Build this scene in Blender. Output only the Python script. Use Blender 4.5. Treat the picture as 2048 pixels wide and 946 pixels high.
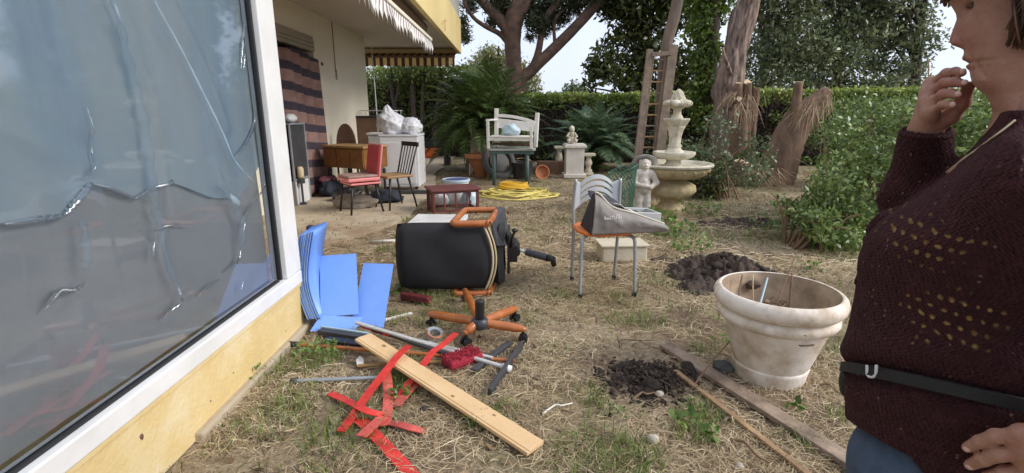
import bpy, bmesh, math, random
import numpy as np
from mathutils import Vector, Matrix, Euler
PI = math.pi
R_ = math.radians
random.seed(7)
rng = np.random.default_rng(11)
scene = bpy.context.scene
for o in list(bpy.data.objects):
    bpy.data.objects.remove(o)
COL = scene.collection

# ------------------------------------------------------------------ camera
CAM_H = 1.28
PITCH = math.atan(248 / 1000)
cd = bpy.data.cameras.new("camera")
cd.sensor_width = 36.0
cd.lens = 36.0 * 1000 / 2048
cd.clip_start = 0.05
cd.clip_end = 1000
cam = bpy.data.objects.new("camera", cd)
cam.location = (0, 0, CAM_H)
cam.rotation_euler = (PI / 2 - PITCH, 0, 0)
COL.objects.link(cam)
scene.camera = cam

# ------------------------------------------------------------------ sky, sun, exposure
SUN_EL, SUN_AZ = R_(35), R_(102)          # azimuth clockwise from +Y: the sun stands behind and to one side of the camera
w = bpy.data.worlds.new("World")
scene.world = w
w.use_nodes = True
nt = w.node_tree
nt.nodes.clear()
out = nt.nodes.new("ShaderNodeOutputWorld")
bg = nt.nodes.new("ShaderNodeBackground")
sky = nt.nodes.new("ShaderNodeTexSky")
sky.sky_type = 'NISHITA'
sky.sun_disc = False
sky.sun_elevation = SUN_EL
sky.sun_rotation = SUN_AZ
sky.air_density = 1.0
sky.dust_density = 3.0
tc = nt.nodes.new("ShaderNodeTexCoord")
nz = nt.nodes.new("ShaderNodeTexNoise")
nz.inputs["Scale"].default_value = 2.2
nz.inputs["Detail"].default_value = 5
nz.inputs["Roughness"].default_value = 0.55
cr = nt.nodes.new("ShaderNodeValToRGB")
cr.color_ramp.elements[0].position = 0.3
cr.color_ramp.elements[0].color = (6.0, 6.65, 8.1, 1)
cr.color_ramp.elements[1].position = 0.75
cr.color_ramp.elements[1].color = (7.7, 8.15, 9.1, 1)
mx = nt.nodes.new("ShaderNodeMix")
mx.data_type = 'RGBA'
mx.inputs[0].default_value = 0.86         # an overcast sheet of cloud over the clear sky
nt.links.new(tc.outputs["Generated"], nz.inputs["Vector"])
nt.links.new(nz.outputs["Fac"], cr.inputs["Fac"])
nt.links.new(sky.outputs["Color"], mx.inputs[6])
nt.links.new(cr.outputs["Color"], mx.inputs[7])
nt.links.new(mx.outputs[2], bg.inputs["Color"])
bg.inputs["Strength"].default_value = 0.078
nt.links.new(bg.outputs["Background"], out.inputs["Surface"])
sd = bpy.data.lights.new("sun", 'SUN')
sd.energy = 1.5
sd.angle = R_(24)
sd.color = (1.0, 0.95, 0.87)
sun = bpy.data.objects.new("sun", sd)
dsun = Vector((math.sin(SUN_AZ) * math.cos(SUN_EL), math.cos(SUN_AZ) * math.cos(SUN_EL), math.sin(SUN_EL)))
sun.rotation_euler = (-dsun).to_track_quat('-Z', 'Y').to_euler()
sun.location = (3, -3, 8)
COL.objects.link(sun)
vs = scene.view_settings
vs.view_transform = 'Standard'
vs.look = 'None'
vs.gamma = 1.0
vs.exposure = 0.93
vs.use_curve_mapping = False
scene.cycles.max_bounces = 8
scene.cycles.transparent_max_bounces = 24
scene.cycles.use_denoising = True

# ------------------------------------------------------------------ photograph -> place
CP, SP = math.cos(PITCH), math.sin(PITCH)
def ray(px, py):
    x = (px - 1024) / 1000; u = (473 - py) / 1000
    return x, CP + u * SP, -SP + u * CP
def G(px, py, z=0.0):                      # the point at height z seen at a pixel
    x, y, d = ray(px, py); t = (z - CAM_H) / d
    return Vector((x * t, y * t, z))
def P(px, py, Y):                          # the point at depth Y
    x, y, d = ray(px, py); t = Y / y
    return Vector((x * t, Y, CAM_H + d * t))
def W(px, py, X):                          # the point on the plane x = X
    x, y, d = ray(px, py); t = X / x
    return Vector((X, y * t, CAM_H + d * t))

# ------------------------------------------------------------------ noise
def _h(i, j, k, s):
    n = (i * 374761393 + j * 668265263 + k * 2147483647 + s * 974634777) & 0xffffffff
    n = ((n ^ (n >> 13)) * 1274126177) & 0xffffffff
    return ((n ^ (n >> 16)) & 0xffff) / 65535.0
def vnoise(p, s=0):
    p = np.asarray(p, float); f = np.floor(p).astype(np.int64); t = p - f; t = t * t * (3 - 2 * t)
    r = 0
    for a in (0, 1):
        for b in (0, 1):
            for c in (0, 1):
                wgt = (t[..., 0] if a else 1 - t[..., 0]) * (t[..., 1] if b else 1 - t[..., 1]) * (t[..., 2] if c else 1 - t[..., 2])
                r = r + wgt * _h(f[..., 0] + a, f[..., 1] + b, f[..., 2] + c, s)
    return r
def fbm(p, s=0, o=4):
    p = np.asarray(p, float); r = 0; a = .5
    for i in range(o):
        r = r + a * (vnoise(p * 2 ** i, s + i) - .5); a *= .5
    return r                                 # about -0.5 .. 0.5

# ------------------------------------------------------------------ mesh helpers
class MB:
    def __init__(s): s.v = []; s.f = []
    def add(s, vs, fs):
        b = len(s.v); s.v += [tuple(x) for x in vs]; s.f += [tuple(i + b for i in f) for f in fs]; return s
    def box(s, c, d, rz=0.0, rot=None):
        m = rot if rot is not None else Matrix.Rotation(rz, 3, 'Z')
        c = Vector(c); h = Vector(d) / 2
        vs = [c + m @ Vector((h.x * a, h.y * b, h.z * k)) for k in (-1, 1) for b in (-1, 1) for a in (-1, 1)]
        return s.add(vs, [(0, 2, 3, 1), (4, 5, 7, 6), (0, 1, 5, 4), (1, 3, 7, 5), (3, 2, 6, 7), (2, 0, 4, 6)])
    def bar(s, a, b, wd, th, up=(0, 0, 1)):     # a straight bar between two points
        a, b = Vector(a), Vector(b); d = (b - a); L = d.length; d.normalize(); up = Vector(up)
        sd_ = d.cross(up)
        if sd_.length < 1e-4: sd_ = d.cross(Vector((1, 0, 0)))
        sd_.normalize(); u = sd_.cross(d).normalized()
        m = Matrix((sd_, d, u)).transposed()
        return s.box((a + b) / 2, (wd, L, th), rot=m)
    def tube(s, pts, r, n=8, caps=True, closed=False):
        pts = [Vector(p) for p in pts]; N = len(pts)
        rr = [r] * N if isinstance(r, (int, float)) else list(r)
        if len(rr) != N:
            rr = list(np.interp(np.linspace(0, 1, N), np.linspace(0, 1, len(rr)), rr))
        b = len(s.v); nrm = None
        for i, p in enumerate(pts):
            if closed: t = pts[(i + 1) % N] - pts[i - 1]
            else: t = pts[min(i + 1, N - 1)] - pts[max(i - 1, 0)]
            t.normalize()
            if nrm is None:
                nrm = t.orthogonal().normalized()
                if abs(t.z) < .9: nrm = t.cross(Vector((0, 0, 1))).normalized()
            else:
                nrm = (nrm - t * nrm.dot(t)); nrm = nrm.normalized() if nrm.length > 1e-6 else t.orthogonal().normalized()
            bn = t.cross(nrm)
            for k in range(n):
                a = 2 * PI * k / n
                s.v.append(tuple(p + (nrm * math.cos(a) + bn * math.sin(a)) * rr[i]))
        M = N if closed else N - 1
        for i in range(M):
            for k in range(n):
                i2 = (i + 1) % N
                s.f.append((b + i * n + k, b + i * n + (k + 1) % n, b + i2 * n + (k + 1) % n, b + i2 * n + k))
        if caps and not closed:
            s.f.append(tuple(b + k for k in range(n))[::-1]); s.f.append(tuple(b + (N - 1) * n + k for k in range(n)))
        return s
    def lathe(s, prof, c=(0, 0, 0), n=32, ripple=None, sx=1.0, sy=1.0, top=True, bot=True):
        b = len(s.v); c = Vector(c)
        for i, (r, z) in enumerate(prof):
            for k in range(n):
                a = 2 * PI * k / n
                q = r * (1 + ripple(a, z, i) if ripple else 1)
                s.v.append((c.x + q * math.cos(a) * sx, c.y + q * math.sin(a) * sy, c.z + z))
        for i in range(len(prof) - 1):
            for k in range(n):
                s.f.append((b + i * n + k, b + i * n + (k + 1) % n, b + (i + 1) * n + (k + 1) % n, b + (i + 1) * n + k))
        if bot and prof[0][0] > 1e-4: s.f.append(tuple(b + k for k in range(n))[::-1])
        if top and prof[-1][0] > 1e-4: s.f.append(tuple(b + (len(prof) - 1) * n + k for k in range(n)))
        return s
    def ell(s, c, r, seg=14, ring=8, rot=None, amp=0.0, fr=3.0, seed=0):
        c = Vector(c); m = rot or Matrix.Identity(3); vs = []; fs = []
        P_ = []
        for i in range(ring + 1):
            th = PI * i / ring
            for k in range(seg):
                a = 2 * PI * k / seg
                P_.append((math.sin(th) * math.cos(a), math.sin(th) * math.sin(a), math.cos(th)))
        P_ = np.array(P_)
        q = 1 + amp * fbm(P_ * fr + seed * 7.3 + 20, seed, 4) * 2 if amp else np.ones(len(P_))
        for p, k in zip(P_, q):
            vs.append(c + m @ Vector((p[0] * r[0] * k, p[1] * r[1] * k, p[2] * r[2] * k)))
        for i in range(ring):
            for k in range(seg):
                fs.append((i * seg + k, (i + 1) * seg + k, (i + 1) * seg + (k + 1) % seg, i * seg + (k + 1) % seg))
        return s.add(vs, fs)
    def prism(s, poly, ext):                    # polygon (3-D points) pushed along a vector
        e = Vector(ext); n = len(poly); pv = [Vector(p) for p in poly]
        return s.add(pv + [p + e for p in pv], [tuple(range(n))[::-1], tuple(range(n, 2 * n))] +
                     [(i, (i + 1) % n, n + (i + 1) % n, n + i) for i in range(n)])
    def ribbon(s, pts, wd, th=.002, side=None):  # a flat strip along a path, lying flat
        pts = [Vector(p) for p in pts]; N = len(pts); b = len(s.v)
        for i, p in enumerate(pts):
            t = (pts[min(i + 1, N - 1)] - pts[max(i - 1, 0)]).normalized()
            sdv = t.cross(Vector((0, 0, 1))) if side is None else Vector(side)
            sdv.normalize(); wv = wd[i] if isinstance(wd, (list, tuple)) else wd
            u = sdv.cross(t).normalized()
            for k in (-1, 1):
                s.v.append(tuple(p + sdv * wv / 2 * k)); 
            for k in (1, -1):
                s.v.append(tuple(p + sdv * wv / 2 * k + u * th))
        for i in range(N - 1):
            for k in range(4):
                s.f.append((b + i * 4 + k, b + i * 4 + (k + 1) % 4, b + i * 4 + 4 + (k + 1) % 4, b + i * 4 + 4 + k))
        s.f.append((b, b + 3, b + 2, b + 1)); e = b + (N - 1) * 4; s.f.append((e, e + 1, e + 2, e + 3))
        return s
    def grid(s, fn, nu, nv):
        vs = [fn(i / nu, j / nv) for j in range(nv + 1) for i in range(nu + 1)]
        return s.add(vs, [(j * (nu + 1) + i, j * (nu + 1) + i + 1, (j + 1) * (nu + 1) + i + 1, (j + 1) * (nu + 1) + i) for j in range(nv) for i in range(nu)])
def smooth_path(pts, n=6):                       # Catmull-Rom through points
    pts = [Vector(p) for p in pts]; o_ = []
    for i in range(len(pts) - 1):
        p0 = pts[max(i - 1, 0)]; p1 = pts[i]; p2 = pts[i + 1]; p3 = pts[min(i + 2, len(pts) - 1)]
        for k in range(n):
            t = k / n
            o_.append(.5 * ((2 * p1) + (p2 - p0) * t + (2 * p0 - 5 * p1 + 4 * p2 - p3) * t * t + (3 * p1 - p0 - 3 * p2 + p3) * t ** 3))
    o_.append(pts[-1]); return o_

def tagp(o, label=None, cat=None, group=None, kind=None):
    if label: o['label'] = label
    if cat: o['category'] = cat
    if group: o['group'] = group
    if kind: o['kind'] = kind
    return o
def obj(name, mb, m, parent=None, smooth=False, bevel=0.0, label=None, cat=None, group=None, kind=None, loc=None, rz=0.0, auto=None, solid=0.0, sub=0):
    me = bpy.data.meshes.new(name)
    me.from_pydata(mb.v, [], mb.f); me.update()
    for mm in (m if isinstance(m, (list, tuple)) else [m]): me.materials.append(mm)
    o = bpy.data.objects.new(name, me); COL.objects.link(o)
    if smooth:
        me.polygons.foreach_set('use_smooth', [True] * len(me.polygons))
        if auto: 
            try: me.set_sharp_from_angle(angle=R_(auto))
            except Exception: pass
    if solid:
        md = o.modifiers.new('solid', 'SOLIDIFY'); md.thickness = solid; md.offset = 0
    if sub:
        md = o.modifiers.new('sub', 'SUBSURF'); md.levels = sub; md.render_levels = sub
    if bevel:
        md = o.modifiers.new('bevel', 'BEVEL'); md.width = bevel; md.segments = 2; md.limit_method = 'ANGLE'; md.angle_limit = R_(40)
    if parent is not None: o.parent = parent
    if loc is not None: o.location = loc
    if rz: o.rotation_euler = (0, 0, rz)
    return tagp(o, label, cat, group, kind)
def mesh_np(name, V, F, m, parent=None, smooth=False, mi=None, **kw):
    V = np.asarray(V, np.float32); F = np.asarray(F, np.int32); k = F.shape[1]
    me = bpy.data.meshes.new(name)
    me.vertices.add(len(V)); me.vertices.foreach_set('co', V.ravel())
    me.loops.add(F.size); me.loops.foreach_set('vertex_index', F.ravel())
    me.polygons.add(len(F)); me.polygons.foreach_set('loop_start', np.arange(0, F.size, k, dtype=np.int32))
    try: me.polygons.foreach_set('loop_total', np.full(len(F), k, np.int32))
    except Exception: pass
    if smooth: me.polygons.foreach_set('use_smooth', np.ones(len(F), bool))
    for mm in (m if isinstance(m, (list, tuple)) else [m]): me.materials.append(mm)
    if mi is not None: me.polygons.foreach_set('material_index', np.asarray(mi, np.int32))
    me.update(calc_edges=True); me.validate()
    o = bpy.data.objects.new(name, me); COL.objects.link(o)
    if parent is not None: o.parent = parent
    return tagp(o, **kw)
def empty(name, loc, label, cat, group=None, rz=0.0):
    o = bpy.data.objects.new(name, None); o.empty_display_size = .1
    COL.objects.link(o); o.location = loc; o.rotation_euler = (0, 0, rz)
    return tagp(o, label, cat, group)
def copy_tree(o, parent=None):
    c = o.copy(); COL.objects.link(c)
    if parent is not None: c.parent = parent
    for ch in list(o.children): copy_tree(ch, c)
    return c

# ------------------------------------------------------------------ materials
def newmat(name):
    m = bpy.data.materials.new(name); m.use_nodes = True
    n = m.node_tree; b = n.nodes["Principled BSDF"]; return m, n, b
def mat(name, c1, c2=None, scale=8.0, rough=.6, bump=0.0, bscale=None, metal=0.0, c3=None, detail=6, stretch=None, spec=.5, coat=0.0, pos=(.35, .65), island=0.0):
    m, n, b = newmat(name)
    b.inputs['Roughness'].default_value = rough; b.inputs['Metallic'].default_value = metal
    b.inputs['Specular IOR Level'].default_value = spec
    if coat: b.inputs['Coat Weight'].default_value = coat; b.inputs['Coat Roughness'].default_value = .15
    t = n.nodes.new('ShaderNodeTexCoord'); vec = t.outputs['Object']
    if stretch:
        mp = n.nodes.new('ShaderNodeMapping'); mp.inputs['Scale'].default_value = stretch
        n.links.new(vec, mp.inputs['Vector']); vec = mp.outputs['Vector']
    nz = n.nodes.new('ShaderNodeTexNoise'); nz.inputs['Scale'].default_value = scale; nz.inputs['Detail'].default_value = detail
    nz.inputs['Roughness'].default_value = .62
    n.links.new(vec, nz.inputs['Vector'])
    if c2 is None: c2 = tuple(x * .86 for x in c1)
    r = n.nodes.new('ShaderNodeValToRGB')
    r.color_ramp.elements[0].position = pos[0]; r.color_ramp.elements[0].color = (*c2, 1)
    r.color_ramp.elements[1].position = pos[1]; r.color_ramp.elements[1].color = (*c1, 1)
    if c3:
        e = r.color_ramp.elements.new(min(.98, pos[1] + .12)); e.color = (*c3, 1)
    n.links.new(nz.outputs['Fac'], r.inputs['Fac'])
    colo = r.outputs['Color']
    if island:
        g = n.nodes.new('ShaderNodeNewGeometry'); hs = n.nodes.new('ShaderNodeHueSaturation')
        mr = n.nodes.new('ShaderNodeMapRange'); mr.inputs['To Min'].default_value = 1 - island; mr.inputs['To Max'].default_value = 1 + island
        n.links.new(g.outputs['Random Per Island'], mr.inputs['Value']); n.links.new(mr.outputs['Result'], hs.inputs['Value'])
        n.links.new(colo, hs.inputs['Color']); colo = hs.outputs['Color']
    n.links.new(colo, b.inputs['Base Color'])
    mr = n.nodes.new('ShaderNodeMapRange'); mr.inputs['To Min'].default_value = max(.02, rough - .12); mr.inputs['To Max'].default_value = min(1, rough + .12)
    n.links.new(nz.outputs['Fac'], mr.inputs['Value']); n.links.new(mr.outputs['Result'], b.inputs['Roughness'])
    if bump:
        n2 = n.nodes.new('ShaderNodeTexNoise'); n2.inputs['Scale'].default_value = bscale or scale * 6; n2.inputs['Detail'].default_value = 6
        n.links.new(vec, n2.inputs['Vector'])
        bp = n.nodes.new('ShaderNodeBump'); bp.inputs['Strength'].default_value = bump; bp.inputs['Distance'].default_value = .01
        n.links.new(n2.outputs['Fac'], bp.inputs['Height']); n.links.new(bp.outputs['Normal'], b.inputs['Normal'])
    return m
def leafmat(name, c1, c2, c3=None, trans=.3, rough=.45, nscale=1.2, back=None):
    m = bpy.data.materials.new(name); m.use_nodes = True; n = m.node_tree; n.nodes.clear()
    o_ = n.nodes.new('ShaderNodeOutputMaterial'); b = n.nodes.new('ShaderNodeBsdfPrincipled'); tr = n.nodes.new('ShaderNodeBsdfTranslucent')
    mxs = n.nodes.new('ShaderNodeMixShader'); mxs.inputs[0].default_value = trans
    g = n.nodes.new('ShaderNodeNewGeometry'); r = n.nodes.new('ShaderNodeValToRGB')
    r.color_ramp.elements[0].color = (*c1, 1); r.color_ramp.elements[1].color = (*c2, 1); r.color_ramp.elements[0].position = .05; r.color_ramp.elements[1].position = .75
    if c3: e = r.color_ramp.elements.new(.97); e.color = (*c3, 1)
    t = n.nodes.new('ShaderNodeTexCoord'); nz = n.nodes.new('ShaderNodeTexNoise'); nz.inputs['Scale'].default_value = nscale; nz.inputs['Detail'].default_value = 3
    n.links.new(t.outputs['Object'], nz.inputs['Vector'])
    ad = n.nodes.new('ShaderNodeMath'); ad.operation = 'MULTIPLY_ADD'; ad.inputs[1].default_value = .85
    su = n.nodes.new('ShaderNodeMath'); su.operation = 'MULTIPLY_ADD'; su.inputs[1].default_value = 1.1; su.inputs[2].default_value = -.46
    n.links.new(nz.outputs['Fac'], su.inputs[0]); n.links.new(g.outputs['Random Per Island'], ad.inputs[0]); n.links.new(su.outputs[0], ad.inputs[2])
    n.links.new(ad.outputs[0], r.inputs['Fac'])
    n.links.new(r.outputs['Color'], b.inputs['Base Color']); n.links.new(r.outputs['Color'], tr.inputs['Color'])
    b.inputs['Roughness'].default_value = rough
    n.links.new(b.outputs[0], mxs.inputs[1]); n.links.new(tr.outputs[0], mxs.inputs[2]); n.links.new(mxs.outputs[0], o_.inputs['Surface'])
    return m

M = {}
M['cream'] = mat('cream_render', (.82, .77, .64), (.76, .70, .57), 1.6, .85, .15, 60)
M['yellow'] = mat('yellow_render', (.68, .52, .25), (.60, .44, .19), 2.6, .85, .45, 50, c3=(.72, .60, .36), pos=(.28, .52))
M['yellow2'] = mat('yellow_fascia', (.76, .62, .30), (.70, .55, .25), 1.5, .8, .1, 60)
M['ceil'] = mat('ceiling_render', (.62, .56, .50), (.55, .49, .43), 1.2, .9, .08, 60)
M['whitealu'] = mat('white_lacquered_metal', (.80, .80, .80), (.70, .70, .69), 4, .35)
M['gasket'] = mat('black_rubber', (.02, .02, .022), None, 4, .6)
M['greypanel'] = mat('grey_panel', (.50, .49, .45), (.42, .41, .37), 3, .6)
M['concrete'] = mat('pale_concrete', (.48, .41, .31), (.36, .29, .20), 2.2, .9, .35, 40, c3=(.55, .49, .39))
M['darkroom'] = mat('dim_room_paint', (.50, .50, .50), None, 2, .9)
M['blackvoid'] = mat('unlit_doorway', (.05, .045, .04), None, 3, .7)
M['shutter'] = mat('beige_shutter', (.40, .35, .28), (.33, .29, .23), 3, .6)
M['orangewood'] = mat('orange_varnished_wood', (.50, .17, .045), (.36, .10, .025), 9, .35, .05, 60, stretch=(1, 1, 1), coat=.3)
M['blackfab'] = mat('black_upholstery', (.018, .018, .022), (.011, .011, .014), 30, .75, .35, 900)
M['blackplast'] = mat('black_plastic', (.016, .016, .018), (.012, .012, .013), 10, .4)
M['greyplast'] = mat('charcoal_plastic', (.055, .058, .065), (.04, .042, .048), 10, .45)
M['piping'] = mat('cream_piping', (.62, .50, .32), None, 20, .7)
M['steel'] = mat('brushed_steel', (.72, .72, .72), (.6, .6, .6), 20, .35, metal=.35)
M['greysteel'] = mat('grey_painted_steel', (.40, .43, .45), (.33, .35, .37), 9, .35, metal=.35)
M['silverback'] = mat('silver_painted_back', (.68, .72, .75), (.60, .64, .67), 6, .35, metal=.1)
M['orangeseat'] = mat('orange_seat_plastic', (.85, .22, .03), (.72, .17, .02), 8, .4)
M['bagfab'] = mat('grey_canvas', (.31, .28, .26), (.24, .215, .20), 14, .85, .3, 300)
M['bagdark'] = mat('dark_lining', (.05, .045, .06), (.035, .03, .04), 14, .8)
M['bagedge'] = mat('pale_canvas_edge', (.60, .56, .46), None, 14, .8)
M['printwhite'] = mat('white_print', (.8, .8, .78), None, 14, .7)
M['blueplast'] = mat('blue_corrugated_plastic', (.11, .26, .78), (.095, .235, .71), 3, .38, .12, 40)
M['bluepale'] = mat('pale_blue_plastic', (.19, .37, .86), (.165, .33, .80), 3, .38, .12, 40, c3=(.24, .42, .88))
M['plankwood'] = mat('pale_planed_pine', (.74, .52, .29), (.64, .42, .21), 5, .6, .12, 60, stretch=(1, 1, 1))
M['oldwood'] = mat('weathered_board', (.36, .27, .20), (.15, .105, .075), 8, .85, .5, 50, c3=(.40, .32, .24))
M['rawwood'] = mat('split_batten', (.42, .27, .145), (.22, .13, .07), 7, .8, .4, 60)
M['greywood'] = mat('grey_weathered_timber', (.26, .195, .145), (.15, .11, .085), 9, .85, .5, 60, c3=(.36, .29, .23))
M['red'] = mat('red_strap', (.74, .045, .035), (.46, .025, .02), 11, .5, .3, 60, c3=(.74, .16, .12))
M['redfade'] = mat('faded_red_strap', (.68, .13, .10), (.42, .06, .05), 11, .6, .3, 60, c3=(.72, .30, .24))
M['crimson'] = mat('crimson_bristle', (.42, .02, .045), (.27, .012, .03), 40, .8, .7, 200)
M['darkred'] = mat('dark_red_paint', (.16, .025, .03), (.10, .018, .02), 8, .5, .1, 60)
M['mahog'] = mat('mahogany_stain', (.17, .045, .04), (.11, .028, .026), 8, .5, .1, 60)
M['bone'] = mat('pale_cast_stone', (.70, .58, .45), (.58, .46, .33), 5, .8, .25, 60, c3=(.75, .66, .56))
M['potin'] = mat('stained_pot_interior', (.52, .40, .28), (.24, .165, .11), 6, .8, .3, 40, c3=(.70, .60, .50), detail=9)
M['potmat'] = mat('weathered_cream_pot', (.76, .68, .60), (.50, .40, .29), 6.5, .7, .3, 30, c3=(.84, .79, .73), pos=(.36, .53), detail=9)
M['stone'] = mat('mossy_cast_stone', (.60, .49, .30), (.36, .28, .15), 6, .9, .5, 60, c3=(.70, .62, .46))
M['stonew'] = mat('whitened_cast_stone', (.68, .64, .54), (.44, .39, .28), 7, .9, .4, 60, c3=(.74, .72, .66))
M['statue'] = mat('chalky_plaster', (.76, .69, .62), (.52, .45, .40), 10, .9, .3, 60, c3=(.70, .66, .62))
M['statuehat'] = mat('grey_plaster', (.58, .59, .57), (.42, .42, .41), 10, .9, .3, 60)
M['marble'] = mat('white_marble', (.72, .69, .64), (.62, .58, .52), 5, .6, .1)
M['terra'] = mat('terracotta', (.50, .21, .10), (.40, .15, .07), 6, .85, .2, 60, c3=(.56, .28, .17))
M['terraor'] = mat('orange_plastic_tray', (.66, .13, .025), (.55, .10, .02), 6, .6)
M['white'] = mat('white_enamel', (.80, .80, .80), (.74, .74, .74), 3, .3)
M['whiteold'] = mat('worn_white_paint', (.82, .80, .76), (.70, .66, .60), 8, .6, .2, 50)
M['whiteplast'] = mat('white_plastic', (.76, .76, .76), (.69, .69, .69), 5, .5)
M['bagwhite'] = mat('white_polythene', (.78, .79, .82), (.70, .71, .75), 7, .35, .2, 40)
M['greentab'] = mat('green_plastic', (.10, .16, .15), (.07, .12, .11), 6, .5)
M['tabtop'] = mat('grey_green_plastic', (.36, .37, .34), (.27, .28, .25), 6, .55)
M['lightblue'] = mat('light_blue_plastic', (.56, .70, .78), (.48, .63, .72), 5, .3)
M['purple'] = mat('violet_blue_plastic', (.09, .09, .26), (.07, .07, .2), 5, .4)
M['hose'] = mat('yellow_hose', (.78, .66, .20), (.68, .55, .14), 12, .5)
M['hoseor'] = mat('amber_strap', (.80, .48, .03), (.68, .38, .02), 12, .5)
M['redchair'] = mat('red_laminate', (.48, .055, .06), (.40, .04, .045), 8, .4)
M['pinkedge'] = mat('pink_laminate_edge', (.74, .26, .25), (.66, .2, .2), 8, .45)
M['chairseat'] = mat('taupe_seat_pad', (.40, .27, .24), (.30, .19, .17), 12, .8, .2, 100)
M['darkwood'] = mat('black_painted_wood', (.025, .022, .024), (.018, .016, .017), 9, .45)
M['tanwood'] = mat('tan_wood', (.36, .22, .10), (.27, .15, .06), 8, .6, .15, 50)
M['chestnut'] = mat('chestnut_veneer', (.27, .115, .025), (.19, .075, .016), 7, .45, .05, 50)
M['desktop'] = mat('worn_oak_top', (.40, .24, .10), (.30, .165, .06), 7, .5, .1, 50)
M['brownwood'] = mat('brown_wood', (.17, .09, .055), (.11, .06, .035), 7, .6)
M['mesh'] = mat('green_coated_wire', (.05, .17, .11), (.04, .13, .085), 9, .5)
M['tyre'] = mat('grey_rubber', (.10, .10, .105), (.07, .07, .072), 9, .8)
M['foam'] = mat('pale_foam_block', (.62, .56, .43), (.52, .46, .34), 7, .8, .2, 60)
M['soil'] = mat('dark_moist_soil', (.085, .057, .043), (.028, .019, .015), 12, .95, 1.0, 45, c3=(.15, .105, .078), detail=9)
M['rock'] = mat('pale_stone', (.55, .50, .42), (.38, .33, .26), 8, .85, .5, 40)
M['darkrock'] = mat('dark_stone', (.09, .085, .085), (.05, .05, .05), 8, .8, .5, 40)
M['blueblk'] = mat('navy_cloth', (.025, .03, .05), None, 9, .8)
M['pinkcloth'] = mat('pink_cloth', (.30, .12, .13), (.2, .07, .08), 9, .85)
M['greycloth'] = mat('grey_sacking', (.30, .26, .22), (.2, .17, .14), 9, .9, .4, 50)
M['teal'] = mat('teal_plastic', (.03, .30, .23), None, 9, .5)
M['bluerod'] = mat('pale_blue_rod', (.38, .52, .62), None, 9, .4)
M['twig'] = mat('dry_twig', (.25, .16, .10), (.17, .10, .06), 20, .85, .3, 80)
M['bark'] = mat('pine_bark', (.17, .10, .075), (.075, .05, .04), 5, .95, 1.0, 22, c3=(.24, .155, .12))
M['barkr'] = mat('reddish_pine_bark', (.40, .29, .24), (.07, .048, .04), 11, .95, 1.0, 26, c3=(.50, .40, .34), stretch=(1.5, 1.5, .28))
M['barkg'] = mat('grey_bark', (.20, .155, .12), (.12, .09, .07), 8, .9, .6, 30, stretch=(1, 1, .3))
M['barkdark'] = mat('dark_bark', (.07, .05, .04), (.04, .03, .025), 8, .9, .6, 30)
M['cutwood'] = mat('fresh_cut_wood', (.68, .55, .36), (.55, .40, .24), 12, .8, .2, 60)
M['palmtrunk'] = mat('fibrous_palm_trunk', (.23, .145, .095), (.12, .075, .05), 9, .95, 1.0, 40, stretch=(1, 1, .4))
M['straw'] = leafmat('dry_straw', (.20, .135, .075), (.61, .48, .295), (.82, .71, .50), .1, .7, 1.1)
M['drypalm'] = leafmat('dry_palm_strip', (.26, .17, .10), (.45, .32, .20), (.60, .48, .33), .15, .7, 3)
M['leafhedge'] = leafmat('hedge_leaf', (.065, .10, .03), (.20, .27, .075), (.33, .40, .12), .3, .4, 1.5)
M['leafhtop'] = leafmat('hedge_lit_top_leaf', (.20, .28, .05), (.36, .44, .10), (.46, .52, .16), .35, .4, 1.5)  # paler green puts the light on the hedge top into the colour
M['leafdead'] = leafmat('dead_hedge_twig', (.05, .033, .025), (.11, .075, .055), (.17, .12, .085), .1, .8, 2)
M['leafbush'] = leafmat('bush_leaf', (.055, .095, .028), (.21, .30, .085), (.46, .54, .23), .3, .3, 2.2)
M['leafolive'] = leafmat('grey_green_leaf', (.075, .115, .055), (.17, .225, .11), (.31, .36, .22), .25, .45, 2.0)
M['leafmag'] = leafmat('dark_glossy_leaf', (.028, .042, .016), (.10, .125, .04), (.17, .18, .045), .25, .28, 1.0)
M['leaftree'] = leafmat('evergreen_leaf', (.065, .090, .045), (.20, .24, .115), (.40, .42, .24), .28, .35, .9)
M['leafivy'] = leafmat('ivy_leaf', (.05, .09, .02), (.17, .25, .05), (.30, .38, .09), .3, .35, 1.5)
M['needle'] = leafmat('pine_needle', (.018, .026, .012), (.055, .07, .028), (.09, .10, .045), .2, .6, 1.2)
M['leafpale'] = leafmat('pale_olive_leaf', (.16, .18, .075), (.30, .31, .14), (.38, .38, .19), .3, .6, .8)
M['frond'] = leafmat('palm_frond', (.028, .055, .017), (.105, .16, .04), (.28, .34, .13), .25, .35, 2)
M['frondblue'] = leafmat('blue_green_frond', (.05, .09, .06), (.13, .20, .12), (.26, .34, .16), .25, .4, 2)
M['grass'] = leafmat('green_grass', (.08, .13, .025), (.20, .27, .06), (.36, .38, .13), .35, .5, 3)
M['weed'] = leafmat('weed_leaf', (.06, .12, .025), (.17, .28, .06), (.28, .38, .11), .35, .4, 3)
M['litter'] = leafmat('brown_leaf_litter', (.09, .055, .03), (.24, .15, .08), (.42, .30, .18), .1, .8, 3)

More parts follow.
